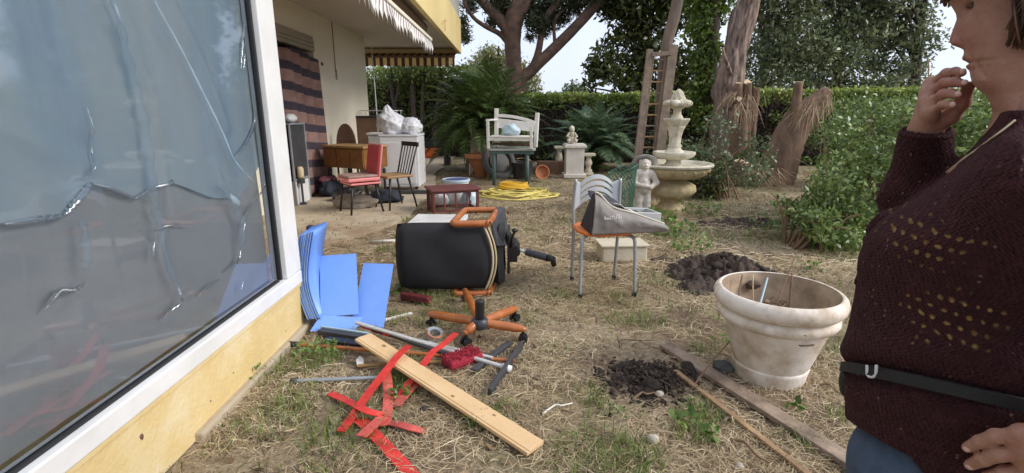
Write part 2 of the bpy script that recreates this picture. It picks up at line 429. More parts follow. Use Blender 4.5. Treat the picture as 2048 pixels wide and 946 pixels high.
# ------------------------------------------------------------------ ground
def ground_z(x, y):
    x = np.asarray(x, float); y = np.asarray(y, float)
    p = np.stack([x, y, np.zeros_like(x)], -1)
    return fbm(p * 1.3 + 50, 3, 3) * .030 + fbm(p * 7 + 9, 5, 3) * .016 - .006
def axis(parts):
    a = []
    for lo, hi, n in parts: a += list(np.linspace(lo, hi, n, endpoint=False))
    return np.array(a + [parts[-1][1]])
gx = axis([(-160, -12, 12), (-12, -3.5, 24), (-3.5, 5, 300), (5, 14, 60), (14, 160, 14)])
gy = axis([(-60, -2, 14), (-2, .6, 20), (.6, 7, 260), (7, 17, 110), (17, 320, 30)])
GX, GY = np.meshgrid(gx, gy)
GZ = ground_z(GX, GY)
nx_, ny_ = len(gx), len(gy)
ii = (np.arange(ny_ - 1)[:, None] * nx_ + np.arange(nx_ - 1)[None, :]).ravel()
gm, n, b = newmat('dry_garden_ground')
t = n.nodes.new('ShaderNodeTexCoord')
def tex(scale, det=6, rough=.6, vec=None, dist=0):
    z = n.nodes.new('ShaderNodeTexNoise'); z.inputs['Scale'].default_value = scale; z.inputs['Detail'].default_value = det; z.inputs['Roughness'].default_value = rough
    z.inputs['Distortion'].default_value = dist
    n.links.new(vec or t.outputs['Object'], z.inputs['Vector']); return z.outputs['Fac']
def ramp(fac, els):
    r = n.nodes.new('ShaderNodeValToRGB')
    while len(r.color_ramp.elements) < len(els): r.color_ramp.elements.new(.5)
    for e, (p, c) in zip(r.color_ramp.elements, els): e.position = p; e.color = (*c, 1)
    n.links.new(fac, r.inputs['Fac']); return r.outputs['Color']
def mixc(fac, a, bb):
    q = n.nodes.new('ShaderNodeMix'); q.data_type = 'RGBA'; n.links.new(fac, q.inputs[0]); n.links.new(a, q.inputs[6]); n.links.new(bb, q.inputs[7]); return q.outputs[2]
base = ramp(tex(34, 8, .7), [(.25, (.17, .12, .078)), (.45, (.36, .275, .18)), (.6, (.51, .41, .28)), (.78, (.65, .55, .39))])
soilc = ramp(tex(60, 6, .7), [(.3, (.13, .088, .06)), (.7, (.29, .205, .14))])
green = ramp(tex(50, 6, .7), [(.3, (.075, .085, .025)), (.7, (.22, .23, .08))])
m1 = ramp(tex(1.15, 7, .72, dist=.5), [(.47, (0, 0, 0)), (.60, (1, 1, 1))])
m2 = ramp(tex(.85, 6, .7, dist=.3), [(.49, (0, 0, 0)), (.66, (.8, .8, .8))])
c = mixc(m1, base, soilc); c = mixc(m2, c, green)
n.links.new(c, b.inputs['Base Color']); b.inputs['Roughness'].default_value = .95; b.inputs['Specular IOR Level'].default_value = .2
bp = n.nodes.new('ShaderNodeBump'); bp.inputs['Strength'].default_value = .9; bp.inputs['Distance'].default_value = .03
n.links.new(tex(45, 8, .7), bp.inputs['Height']); n.links.new(bp.outputs['Normal'], b.inputs['Normal'])
mesh_np('ground', np.stack([GX, GY, GZ], -1).reshape(-1, 3), np.stack([ii, ii + 1, ii + nx_ + 1, ii + nx_], -1), gm, smooth=True, kind='structure')

# terrace: a thin worn concrete slab with a ragged edge
TER = [(-3.15, 4.35), (-2.5, 4.15), (-1.95, 4.6), (-1.5, 5.3), (-1.28, 6.2), (-1.30, 7.4), (-1.45, 9), (-1.62, 11), (-1.7, 14), (-1.6, 17), (-5.5, 17), (-5.5, 11.34), (-3.15, 11.34)]
def in_poly(x, y, poly):
    r = np.zeros(np.shape(x), bool); j = len(poly) - 1
    for i in range(len(poly)):
        xi, yi = poly[i]; xj, yj = poly[j]
        r ^= ((yi > y) != (yj > y)) & (x < (xj - xi) * (y - yi) / (yj - yi + 1e-12) + xi); j = i
    return r
tp = []
for i in range(len(TER)):
    a, b2 = Vector(TER[i]), Vector(TER[(i + 1) % len(TER)]); k = max(1, int((b2 - a).length / .12)) if i < 8 else 1
    for q in range(k):
        p = a.lerp(b2, q / k)
        if i < 9 and not (i == 0 and q == 0):
            nn = fbm(np.array([[p.x * 1.7, p.y * 1.7, 3.3]]), 9, 4)[0]; p = p + Vector((nn * .35, nn * .25))
        tp.append(p)
m = MB(); m.prism([(p.x, p.y, -.03) for p in tp], (0, 0, .048))
tm, n, b = newmat('dusty_terrace_concrete')
t = n.nodes.new('ShaderNodeTexCoord')
conc = ramp(tex(9, 8, .7), [(.3, (.42, .34, .24)), (.6, (.53, .45, .33)), (.8, (.60, .52, .40))])
dirt = ramp(tex(26, 8, .7), [(.3, (.22, .145, .09)), (.7, (.42, .31, .20))])
sx = n.nodes.new('ShaderNodeSeparateXYZ'); n.links.new(t.outputs['Object'], sx.inputs[0])
mr = n.nodes.new('ShaderNodeMapRange'); mr.inputs['From Min'].default_value = 6.6; mr.inputs['From Max'].default_value = 4.4; mr.inputs['To Min'].default_value = -.12; mr.inputs['To Max'].default_value = .32
n.links.new(sx.outputs['Y'], mr.inputs['Value'])
ad = n.nodes.new('ShaderNodeMath'); ad.operation = 'ADD'; n.links.new(tex(1.8, 6, .7, dist=.5), ad.inputs[0]); n.links.new(mr.outputs['Result'], ad.inputs[1])
n.links.new(mixc(ramp(ad.outputs[0], [(.46, (0, 0, 0)), (.66, (1, 1, 1))]), conc, dirt), b.inputs['Base Color']); b.inputs['Roughness'].default_value = .9
bp = n.nodes.new('ShaderNodeBump'); bp.inputs['Strength'].default_value = .5; bp.inputs['Distance'].default_value = .02
n.links.new(tex(40, 8, .7), bp.inputs['Height']); n.links.new(bp.outputs['Normal'], b.inputs['Normal'])
obj('terrace', m, tm, kind='structure')

# ------------------------------------------------------------------ house
WX, CEIL = -3.15, 2.82
house = empty('house', (-2.2, 2.0, 0), 'cream and yellow house with a deep covered terrace and large window', 'house')
HO = Vector((-2.2, 2.0, 0))
def hb(c, d): return MB().box(Vector(c) - HO, d)
def span(x0, x1, y0, y1, z0, z1): return hb(((x0 + x1) / 2, (y0 + y1) / 2, (z0 + z1) / 2), (x1 - x0, y1 - y0, z1 - z0))
m = MB()
m.grid(lambda u, v: tuple(Vector((-1.272 + .004 * math.sin(u * 9), -2 + 4.84 * u, .295 * v)) - HO), 40, 2)
m.add([Vector(p) - HO for p in ((-1.272, 2.84, 0), (-1.6, 2.84, 0), (-1.6, 2.84, .295), (-1.272, 2.84, .295))], [(0, 1, 2, 3)])
m.add([Vector(p) - HO for p in ((-1.272, -2, .295), (-1.272, 2.84, .295), (-1.6, 2.84, .295), (-1.6, -2, .295))], [(0, 1, 2, 3)])
obj('low_wall', m, M['yellow'], house)
led = MB().box(Vector((-1.266, .42, .283)) - HO, (.012, 4.84, .018)); obj('ledge', led, M['yellow'], house, bevel=.003)
rc = random.Random(31)
for py_, pz in ((2.0, .16), (2.06, .13), (1.88, .10), (2.35, .25), (1.5, .2), (2.6, .09)):
    mm = MB().ell(Vector((-1.272, py_, pz)) - HO, (.004, rc.uniform(.008, .018), rc.uniform(.006, .013)), 9, 6, amp=.6, seed=int(py_ * 50)); obj('chip', mm, M['brownwood'], house)
# concrete footing that the low wall stands on
obj('footing', span(-1.30, -1.235, 1.75, 2.95, -.05, .035), M['concrete'], house, bevel=.01)
fr = obj('window_frame', span(-1.34, -1.252, -2, 2.84, .297, .372), M['whitealu'], house, bevel=.006)
m2 = span(-1.345, -1.254, 2.66, 2.842, .374, CEIL); obj('stile', m2, M['whitealu'], fr, bevel=.006)
m2 = span(-1.305, -1.282, 2.640, 2.657, .376, CEIL); m2.box(Vector((-1.294, .3, .377)) - HO, (.022, 4.64, .008)); obj('gasket', m2, M['gasket'], fr)
# glass: clear but strongly reflecting
g, n, _ = newmat('window_glass'); n.nodes.clear()
o_ = n.nodes.new('ShaderNodeOutputMaterial'); tr = n.nodes.new('ShaderNodeBsdfTransparent'); gl = n.nodes.new('ShaderNodeBsdfGlossy'); fre = n.nodes.new('ShaderNodeFresnel'); ms = n.nodes.new('ShaderNodeMixShader')
tr.inputs['Color'].default_value = (.96, .98, .985, 1); gl.inputs['Roughness'].default_value = .035; fre.inputs['IOR'].default_value = 1.93; gl.inputs['Color'].default_value = (.85, .92, 1, 1)
n.links.new(fre.outputs[0], ms.inputs[0]); n.links.new(tr.outputs[0], ms.inputs[1]); n.links.new(gl.outputs[0], ms.inputs[2]); n.links.new(ms.outputs[0], o_.inputs['Surface'])
m2 = MB().add([Vector(p) - HO for p in ((-1.295, -2, .376), (-1.295, 2.645, .376), (-1.295, 2.645, CEIL), (-1.295, -2, CEIL))], [(0, 1, 2, 3)])
obj('pane', m2, g, fr)
# the room behind the window
m = span(-5.2, -5.1, -3, 2.7, 0, .5); m.box(Vector((-5.15, -.15, 2.66)) - HO, (.1, 5.7, .32)); m.box(Vector((-5.15, -.2, 1.5)) - HO, (.1, .3, 1.99)); m.box(Vector((-3.3, 2.77, 1.41)) - HO, (3.7, .13, 2.82)); m.box(Vector((-3.3, -2.6, 1.41)) - HO, (3.7, .1, 2.82))  # unseen rear wall left open so sky light backs the plastic sheet
obj('room_wall', m, M['darkroom'], house)
obj('room_floor', span(-5.1, -1.61, -2.5, 2.7, .02, .1), M['tanwood'], house)
obj('roof_slab', span(-5.3, -1.30, -3, 2.84, CEIL + .003, 3.1), M['cream'], house)
# recessed wall with a French door opening
m = span(WX - .3, WX, 2.84, 6.85, 0, CEIL); m.box(Vector((WX - .15, 9.87, 1.41)) - HO, (.3, 2.94, 2.82)); m.box(Vector((WX - .15, 7.625, 2.63)) - HO, (.3, 1.548, .379))
obj('wall', m, M['cream'], house)
obj('door_opening', span(WX - .34, WX - .28, 6.8, 8.45, 0, 2.6), M['blackvoid'], house)  # near-black sheet stands for the shade behind the opening
sh = obj('shutter_box', span(WX - .14, WX + .02, 6.87, 8.39, 2.21, 2.437), M['shutter'], house, bevel=.008)
m = MB()
for k in range(3): m.box(Vector((WX + .025, 7.63, 2.24 + k * .055)) - HO, (.02, 1.5, .04))
obj('slat', m, M['shutter'], sh, bevel=.004)
m = MB().tube([Vector((WX + .012, 9.35, z)) - HO for z in (2.80, 2.3, 1.98)], [.009, .009, .009], 6); m.tube([Vector((WX + .02, 9.36, z)) - HO for z in (2.02, 1.85)], .014, 6)
obj('conduit', m, M['shutter'], house, smooth=True)
obj('wall_hole', hb((WX + .006, 8.72, 2.06), (.016, .07, .05)), M['brownwood'], house, bevel=.003)  # raised brown box stands for a small dark hole
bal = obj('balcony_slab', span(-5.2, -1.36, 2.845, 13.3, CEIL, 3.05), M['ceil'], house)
m = MB().prism([Vector(p) - HO for p in ((-1.36, 2.2, 2.72), (-1.28, 2.2, 2.72), (-1.28, 13.4, 2.72), (-5.2, 13.4, 2.72), (-5.2, 13.3, 2.72), (-1.36, 13.3, 2.72))], (0, 0, .80))
obj('fascia', m, M['yellow2'], house, bevel=.01)
obj('parapet_panel', span(-1.33, -1.30, 2.2, 13.3, 3.525, 4.4), M['greypanel'], house)
m = MB(); q = W(885, 40, -1.27) - HO
m.tube([q + Vector((0, .1, 0)), q + Vector((.05, .1, 0)), q + Vector((.05, -.05, -.0)), q + Vector((.05, -.05, -.2))], .012, 6); obj('bracket', m, M['yellow'], house)
m = MB().box(Vector((WX + .05, 4.4, CEIL - .02)) - HO, (.1, 3.1, .04)); obj('cornice', m, M['cream'], house)

# plastic sheet hanging behind the glass
FX = -1.335
flm, n, b = newmat('clear_dusty_polythene')
b.inputs['Roughness'].default_value = .28; t = n.nodes.new('ShaderNodeTexCoord'); mpp = n.nodes.new('ShaderNodeMapping'); mpp.inputs['Rotation'].default_value = (R_(-14), 0, 0); mpp.inputs['Scale'].default_value = (1, 3.4, .35); n.links.new(t.outputs['Object'], mpp.inputs['Vector'])
n.links.new(ramp(tex(1.5, 6, .62, mpp.outputs['Vector'], .6), [(.30, (.58, .74, .90)), (.46, (.74, .88, .98)), (.60, (.82, .90, .94)), (.72, (.90, .96, .99))]), b.inputs['Base Color'])
tr = n.nodes.new('ShaderNodeBsdfTransparent'); tr.inputs['Color'].default_value = (.88, .93, .97, 1); ms = n.nodes.new('ShaderNodeMixShader')
t = n.nodes.new('ShaderNodeTexCoord'); nzz = tex(2.4, 5, .6); mr = n.nodes.new('ShaderNodeMapRange'); mr.inputs['To Min'].default_value = .80; mr.inputs['To Max'].default_value = 1.0
n.links.new(nzz, mr.inputs['Value']); n.links.new(mr.outputs['Result'], ms.inputs[0]); n.links.new(tr.outputs[0], ms.inputs[1]); tl = n.nodes.new('ShaderNodeBsdfTranslucent'); m9 = n.nodes.new('ShaderNodeMixShader'); m9.inputs[0].default_value = .18; tl.inputs['Color'].default_value = (.78, .90, 1, 1); n.links.new(b.outputs[0], m9.inputs[1]); n.links.new(tl.outputs[0], m9.inputs[2]); n.links.new(m9.outputs[0], ms.inputs[2]); n.links.new(ms.outputs[0], n.nodes['Material Output'].inputs['Surface'])
flm2, n, b = newmat('thin_polythene')
b.inputs['Base Color'].default_value = (.72, .74, .78, 1); b.inputs['Roughness'].default_value = .3
tr = n.nodes.new('ShaderNodeBsdfTransparent'); tr.inputs['Color'].default_value = (.8, .84, .88, 1); ms = n.nodes.new('ShaderNodeMixShader'); t = n.nodes.new('ShaderNodeTexCoord')
mr = n.nodes.new('ShaderNodeMapRange'); mr.inputs['To Min'].default_value = .62; mr.inputs['To Max'].default_value = 1.0; n.links.new(tex(2.0, 5, .6), mr.inputs['Value']); n.links.new(mr.outputs['Result'], ms.inputs[0])
n.links.new(tr.outputs[0], ms.inputs[1]); n.links.new(b.outputs[0], ms.inputs[2]); n.links.new(ms.outputs[0], n.nodes['Material Output'].inputs['Surface'])
crm, n, b = newmat('polythene_crease_glint')
b.inputs['Base Color'].default_value = (.96, .97, .99, 1); b.inputs['Roughness'].default_value = .16; b.inputs['Metallic'].default_value = .9  # near-white metallic tubes stand for sky glints along the creases
foldA, n, b = newmat('doubled_polythene_fold')
b.inputs['Base Color'].default_value = (.60, .78, .95, 1); b.inputs['Roughness'].default_value = .3
tr = n.nodes.new('ShaderNodeBsdfTransparent'); ms = n.nodes.new('ShaderNodeMixShader'); ms.inputs[0].default_value = .22
n.links.new(tr.outputs[0], ms.inputs[1]); n.links.new(b.outputs[0], ms.inputs[2]); n.links.new(ms.outputs[0], n.nodes['Material Output'].inputs['Surface'])
def seg_d(y, z, pts):
    best = np.full(np.shape(y), 9.0)
    for a, b in zip(pts[:-1], pts[1:]):
        ay, az, by, bz = a.y, a.z, b.y, b.z; L = (by - ay) ** 2 + (bz - az) ** 2
        k = np.clip(((y - ay) * (by - ay) + (z - az) * (bz - az)) / L, 0, 1)
        best = np.minimum(best, np.hypot(y - ay - k * (by - ay), z - az - k * (bz - az)))
    return best
folds = [[(195, 0), (250, 90), (300, 200), (330, 330), (335, 470), (345, 600)], [(240, 0), (285, 130), (310, 260), (322, 400)], [(285, 0), (340, 100), (400, 220), (450, 320), (490, 365)],
         [(110, -40), (140, 90), (160, 200), (175, 330)], [(330, -20), (400, 120), (455, 260)], [(30, 60), (120, 170), (165, 260)], [(0, 250), (90, 300), (170, 340)], [(430, 330), (450, 400), (480, 410)], [(150, 460), (150, 540), (140, 600)]]
FW = [[W(*p, FX) for p in f] for f in folds]
def film_x(y, z):
    q = np.stack([y, z, np.zeros_like(y)], -1)
    d = fbm(q * 1.3 + 5, 21, 3) * .030 + fbm(np.stack([y * 4 + z * 1.5, z * .6, np.zeros_like(y)], -1), 22, 2) * .014
    for i, f in enumerate(FW):
        s = seg_d(y, z, f); d = d + (.016 if i < 3 else .009) * np.exp(-(s / .030) ** 2) - .008 * np.exp(-((s - .05) / .03) ** 2)
    return d
edge = [(-260, 470), (0, 447), (65, 438), (128, 430), (183, 366), (262, 396), (340, 362), (420, 395), (478, 398), (520, 330)]
EW = [W(*p, FX) for p in edge]
LW = [Vector((FX, -1.2, .372)), Vector((FX, 2.7, .372))]
film = empty('plastic_sheet', (FX, 1.2, 2.7), 'creased translucent plastic sheet hanging behind the large window glass', 'plastic sheet')
FO = Vector((FX, 1.2, 2.7))
def film_mesh(edgep, xo, ysp=120, zsp=110):
    ys = np.linspace(-1.0, 2.655, ysp); e = np.interp(ys, [p.y for p in edgep], [p.z for p in edgep])
    V = []
    for j in range(zsp + 1):
        z = 2.80 + (e - 2.80) * j / zsp
        V.append(np.stack([FX + xo + film_x(ys, z), ys, z], -1))
    V = np.concatenate(V) - np.array(FO); a = (np.arange(zsp)[:, None] * ysp + np.arange(ysp - 1)[None, :]).ravel()
    return V, np.stack([a, a + 1, a + ysp + 1, a + ysp], -1)
V, F = film_mesh(EW, 0); mesh_np('upper_layer', V, F, flm, film, True)
V, F = film_mesh(LW, -.022); mesh_np('lower_layer', V, F, flm2, film, True)
def crease(pxs, r, xo=.02):
    pts = [W(*p, FX) for p in pxs]; sp = smooth_path(pts, 8)
    for p in sp: p.x = FX + xo - .008 + float(film_x(np.array([p.y]), np.array([p.z]))[0])
    L = len(sp); return MB().tube([p - FO for p in sp], [1.35 * r * (.35 + 1.3 * abs(math.sin(i * 1.7 + r * 900))) * math.sin(PI * (i + .6) / (L + .2)) ** .5 for i in range(L)], 6)
for pxs, r in [([(0, 448), (65, 439), (127, 431)], .0055), ([(127, 431), (150, 400), (184, 366)], .0065), ([(184, 366), (225, 380), (263, 397)], .003), ([(263, 397), (300, 378), (342, 360)], .0048),
               ([(476, 142), (480, 80), (492, 20)], .0028), ([(481, 140), (483, 120), (484, 105)], .003), ([(466, 314), (485, 288), (502, 255), (506, 218)], .004), ([(512, 392), (524, 370), (529, 330), (531, 295)], .003),
               ([(478, 470), (484, 440), (508, 398)], .0045), ([(82, 618), (105, 595), (118, 580), (135, 580), (163, 563)], .0052), ([(300, 525), (298, 500), (301, 480)], .003), ([(322, 636), (345, 612), (357, 596)], .0045),
               ([(392, 590), (415, 570), (432, 558)], .0032), ([(450, 540), (470, 520), (474, 500)], .0045), ([(476, 580), (478, 570), (480, 560)], .003), ([(312, 458), (340, 448), (380, 450)], .0022), ([(165, 362), (180, 300), (165, 210)], .0016)]:
    obj('crease', crease(pxs, r), crm, film, smooth=True)
for pxs, wd in [([(200, 0), (235, 90), (265, 180), (285, 280), (300, 400), (310, 470), (340, 590)], .055), ([(285, 0), (345, 110), (405, 225), (450, 320), (488, 362)], .012), ([(425, 365), (440, 385), (470, 440), (470, 500)], .07), ([(145, 440), (150, 500), (150, 540)], .035)]:
    pts = smooth_path([W(*p, FX) for p in pxs], 8)
    for p in pts: p.x = FX + .028 + float(film_x(np.array([p.y]), np.array([p.z]))[0])
    obj('fold', MB().ribbon([p - FO for p in pts], [wd * (.15 + .85 * math.sin(PI * (i_ + .3) / len(pts)) ** .6) * (.8 + .3 * math.sin(i_ * 1.3)) for i_ in range(len(pts))], .003, side=(.15, 1, -.2)), foldA, film, smooth=True)

# striped curtain in the French door
cm, n, b = newmat('striped_curtain_cloth'); t = n.nodes.new('ShaderNodeTexCoord')
sx = n.nodes.new('ShaderNodeSeparateXYZ'); n.links.new(t.outputs['Object'], sx.inputs[0])
ma = n.nodes.new('ShaderNodeMath'); ma.operation = 'MULTIPLY_ADD'; ma.inputs[1].default_value = .08; n.links.new(sx.outputs['Y'], ma.inputs[0]); n.links.new(sx.outputs['Z'], ma.inputs[2])
mu = n.nodes.new('ShaderNodeMath'); mu.operation = 'MULTIPLY'; mu.inputs[1].default_value = 1 / .27; n.links.new(ma.outputs[0], mu.inputs[0])
frc = n.nodes.new('ShaderNodeMath'); frc.operation = 'FRACT'; n.links.new(mu.outputs[0], frc.inputs[0])
dk = ramp(tex(30, 5), [(.3, (.035, .03, .045)), (.7, (.07, .055, .075))]); lt = ramp(tex(5, 5), [(.35, (.22, .125, .11)), (.65, (.33, .21, .185))])
n.links.new(mixc(ramp(frc.outputs[0], [(.0, (1, 1, 1)), (.40, (1, 1, 1)), (.46, (0, 0, 0)), (.95, (0, 0, 0))]), lt, dk), b.inputs['Base Color']); b.inputs['Roughness'].default_value = .9
def cur(u, v):
    y = 6.55 + 1.85 * u; z = .06 + v * (1.98 + .12 * math.sin(u * 3.0) - .10 * (u > .93) * (u - .93) / .07)
    return (WX + .07 + .030 * math.sin(u * 34 + v * 1.5) * (1 - .3 * v) + .02 * math.sin(u * 13 + 2), y + .05 * (1 - v) * u, z)
m = MB().grid(cur, 90, 30)
obj('curtain', m, cm, smooth=True, solid=.004, label='long curtain with dark and dusty pink stripes hanging in the door opening', cat='curtain')

# awnings
def awning_cloth(name, ca, cb, freq, axis_i, rough=.8):
    am, n, b = newmat(name); t = n.nodes.new('ShaderNodeTexCoord'); s = n.nodes.new('ShaderNodeSeparateXYZ'); n.links.new(t.outputs['Object'], s.inputs[0])
    k = n.nodes.new('ShaderNodeMath'); k.operation = 'MULTIPLY'; k.inputs[1].default_value = freq; n.links.new(s.outputs[axis_i], k.inputs[0])
    f2 = n.nodes.new('ShaderNodeMath'); f2.operation = 'FRACT'; n.links.new(k.outputs[0], f2.inputs[0])
    r = n.nodes.new('ShaderNodeValToRGB'); r.color_ramp.elements[0].position = .46; r.color_ramp.elements[0].color = (*ca, 1); r.color_ramp.elements[1].position = .5; r.color_ramp.elements[1].color = (*cb, 1)
    n.links.new(f2.outputs[0], r.inputs['Fac']); n.links.new(r.outputs['Color'], b.inputs['Base Color']); b.inputs['Roughness'].default_value = rough; return am
a1 = empty('awning', (-1.42, 6, 2.5), 'rolled up awning with white scalloped fringe under the balcony ceiling', 'awning', 'awnings under the balcony')
AO = Vector((-1.42, 6, 2.5))
obj('rail', MB().box((0, 0, .02), (.045, 6.7, .05)), M['cream'], a1, bevel=.008)
m = MB().tube([(-.12, -3.3, .20), (-.12, 3.25, .20)], .085, 14); obj('roller', m, M['brownwood'], a1, smooth=True, auto=50)  # dark brown tube also stands for the shade between rail and fascia
m = MB()
for y in (-3.0, 0, 3.0): m.bar((-.03, y, .03), (-.12, y, .3), .04, .02)
obj('arm', m, M['greysteel'], a1)
vm = awning_cloth('white_grey_valance', (.84, .83, .82), (.33, .28, .27), 7.5, 1)
def val1(u, v):
    y = -3.35 + 6.7 * u; drop = .12 + .12 * abs(math.sin(PI * y / .134 * 1.0)) ** .7
    return (.018 * math.sin(y * 47) * (1 - v) + .03 * (1 - v) * math.sin(y * 6), y, -.004 - (1 - v) * drop)
obj('valance', MB().grid(val1, 400, 4), vm, a1, smooth=True, solid=.002)
a2 = empty('awning', (-2.7, 12.9, 2.6), 'brown and cream striped awning at the far end of the terrace', 'awning', 'awnings under the balcony')
obj('rail', MB().box((0, 0, .0), (2.62, .05, .05)), M['brownwood'], a2, bevel=.008)
vm2 = awning_cloth('brown_cream_valance', (.10, .045, .022), (.82, .60, .28), 5.6, 0)
obj('valance', MB().grid(lambda u, v: (-1.3 + 2.6 * u, -.02 + .012 * math.sin(u * 60) * (1 - v), -.01 - (1 - v) * (.19 + .03 * abs(math.sin(u * 2.6 * PI * 5.6)))), 220, 3), vm2, a2, smooth=True, solid=.002)
vm3 = awning_cloth('brown_tan_awning', (.08, .035, .02), (.42, .27, .11), 5.6, 0)
obj('canopy', MB().grid(lambda u, v: (-1.3 + 2.6 * u, .02 + .5 * v, .02 + .14 * v), 20, 3), vm3, a2, solid=.003)
obj('cord', MB().tube([(1.28, -.03, -.02), (1.285, -.03, -.25)], .006, 5), M['brownwood'], a2)
# ================================================================== things on the terrace
def crumple(c, r, seed, seg=56, ring=34, a1=.30, a2=.13, peak=None):
    m = MB(); m.ell((0, 0, 0), (1, 1, 1), seg, ring); v = np.array(m.v)
    lo_ = fbm(v * 1.5 + seed * 3.1, seed, 3); ri = 1 - np.abs(fbm(v * 3.2 + seed, seed + 2, 3)) * 4; ri2 = 1 - np.abs(fbm(v * 7 + seed, seed + 5, 2)) * 4
    k = 1 + a1 * lo_ * 2 + a2 * ri + a2 * .35 * ri2; v = v * k[:, None]
    if peak is not None: w_ = np.clip(v[:, 2], 0, 2) ** 2; v[:, 0] += peak[0] * w_; v[:, 2] += peak[1] * w_ * np.exp(-((v[:, 0] - peak[0]) ** 2 + v[:, 1] ** 2) / .15)
    v = v * np.array(r); v[:, 2] = np.maximum(v[:, 2] + r[2] * .85, 0); m.v = [tuple(x) for x in v]; return m
# glass fronted cabinet beside the curtain
t_ = empty('display_cabinet', (-3.04, 7.15, .018), 'narrow grey metal framed cabinet with dark glass beside the striped curtain', 'cabinet')
m = MB()
for x in (-.09, .04): m.box((x, -.27, .56), (.025, .025, 1.12)); m.box((x, .22, .56), (.025, .025, 1.12))
m.box((-.025, -.02, 1.11), (.16, .52, .025)); m.box((.04, -.02, .35), (.025, .46, .03))
obj('frame', m, M['greysteel'], t_, bevel=.004)
obj('glass_panel', MB().box((.038, -.025, .73), (.008, .46, .72)), M['greyplast'], t_)
obj('base', MB().box((-.025, -.025, .165), (.13, .47, .33)), M['whiteplast'], t_, bevel=.01)
bgm = MB().ell((0, 0, .05), (.07, .15, .06), 16, 10, amp=.35, fr=2.2, seed=3)
obj('crumpled_bag', bgm, M['bagwhite'], smooth=True, loc=(-3.06, 7.1, 1.155), label='crumpled whitish bag lying on top of the grey framed cabinet', cat='bag')
t_ = empty('lantern', (-2.95, 6.98, .018), 'small lantern with grey base and pale glass by the cabinet', 'lantern')
obj('base', MB().lathe([(.05, .30), (.05, .36), (.03, .37)], n=16), M['greyplast'], t_, smooth=True, auto=40)
obj('stand', MB().lathe([(.05, .0), (.05, .02), (.015, .04), (.015, .30)], n=12), M['greyplast'], t_, smooth=True, auto=40)
obj('glass_jar', MB().lathe([(.035, .37), (.045, .40), (.045, .50), (.03, .53)], n=16), M['piping'], t_, smooth=True)
bgm = crumple(None, (.10, .20, .06), 8, 36, 20, .45, .14)
obj('pink_bundle', bgm, M['pinkcloth'], smooth=True, loc=(-2.90, 7.9, .20), label='bundle of pink cloth on a dark bag at the foot of the curtain', cat='bundle')
bgm = crumple(None, (.15, .26, .13), 9, 36, 20, .45, .14)
obj('dark_bag', bgm, M['blueblk'], smooth=True, loc=(-2.86, 7.82, .015), label='dark blue bag slumped on the terrace under the pink bundle', cat='bag')

# desk
t_ = empty('desk', (-2.47, 7.95, .018), 'old chestnut brown writing desk with a dark gap below its drawers', 'desk', rz=R_(-28))
obj('desktop', MB().box((0, 0, .755), (.90, .56, .03)), M['desktop'], t_, bevel=.004)
obj('cabinet_body', MB().box((0, .01, .585), (.84, .51, .308)), M['chestnut'], t_, bevel=.004)
for x in (-.28, 0, .28):
    d_ = obj('drawer', MB().box((x, -.252, .585), (.262, .02, .262)), M['chestnut'], t_, bevel=.004)
    obj('handle', MB().ell((x, -.272, .585), (.015, .015, .015), 8, 6), M['brownwood'], d_, smooth=True)
for x in (-.38, .38):
    for y in (-.2, .22): obj('leg', MB().tube([(x, y, .40), (x, y, 0)], [.025, .018], 8), M['darkwood'], t_)
t_ = empty('round_backed_chair', (-2.86, 8.75, .018), 'dark chair with a rounded back standing behind the desk', 'chair')
m = MB().prism([(.17 * math.sin(a), 0, .72 + .36 * math.cos(a)) for a in np.linspace(-1.57, 1.57, 15)], (0, .04, 0)); obj('backrest', m, M['brownwood'], t_, bevel=.01)
obj('seat', MB().box((0, -.2, .45), (.42, .42, .05)), M['brownwood'], t_, bevel=.01)
for x in (-.17, .17):
    for y in (-.36, .0): obj('leg', MB().tube([(x, y, .43), (x, y, 0)], .018, 8), M['darkwood'], t_)
    obj('post', MB().tube([(x, .02, .43), (x, .02, .74)], .016, 8), M['darkwood'], t_)
t_ = empty('storage_crate', (-2.35, 9.35, .018), 'white plastic crate standing behind the brown desk', 'crate')
obj('body', MB().box((0, 0, .43), (.50, .34, .86)), M['whiteplast'], t_, bevel=.02); obj('lid', MB().box((0, 0, .885), (.54, .38, .04)), M['whiteplast'], t_, bevel=.012)
t_ = empty('cupboard', (-2.75, 10.6, .018), 'brown wooden cupboard standing at the corner of the cream wall', 'cupboard')
obj('carcass', MB().box((0, 0, .58), (.78, .45, 1.16)), M['brownwood'], t_, bevel=.006)
obj('side_panel', MB().box((.28, -.235, .6), (.22, .012, 1.05)), M['tanwood'], t_, bevel=.003)
obj('top', MB().box((0, 0, 1.18), (.84, .5, .035)), M['darkwood'], t_, bevel=.005)
t_ = empty('wire_rack', (-2.7, 10.6, 1.216), 'thin wire rack lying on top of the brown cupboard', 'rack')
m = MB()
for k in range(7): m.tube([(-.36 + .12 * k, -.2, .10), (-.36 + .12 * k, .2, .10)], .006, 5)
for y in (-.2, .2): m.tube([(-.38, y, .10), (.40, y, .10)], .008, 5)
obj('grid', m, M['steel'], t_, smooth=True)
for x in (-.37, .37):
    for y in (-.2, .2): obj('foot', MB().tube([(x, y, .0), (x, y, .1)], .007, 5), M['steel'], t_)
q = P(757, 280, 9.75)
m = MB().tube([(0, 0, 0), (.0, 0, 1.3), (-.02, 0, 2.45)], .011, 7); obj('metal_pole', m, M['steel'], smooth=True, loc=(q.x, 9.75, .018), label='thin upright metal pole behind the white plastic sacks', cat='pole')

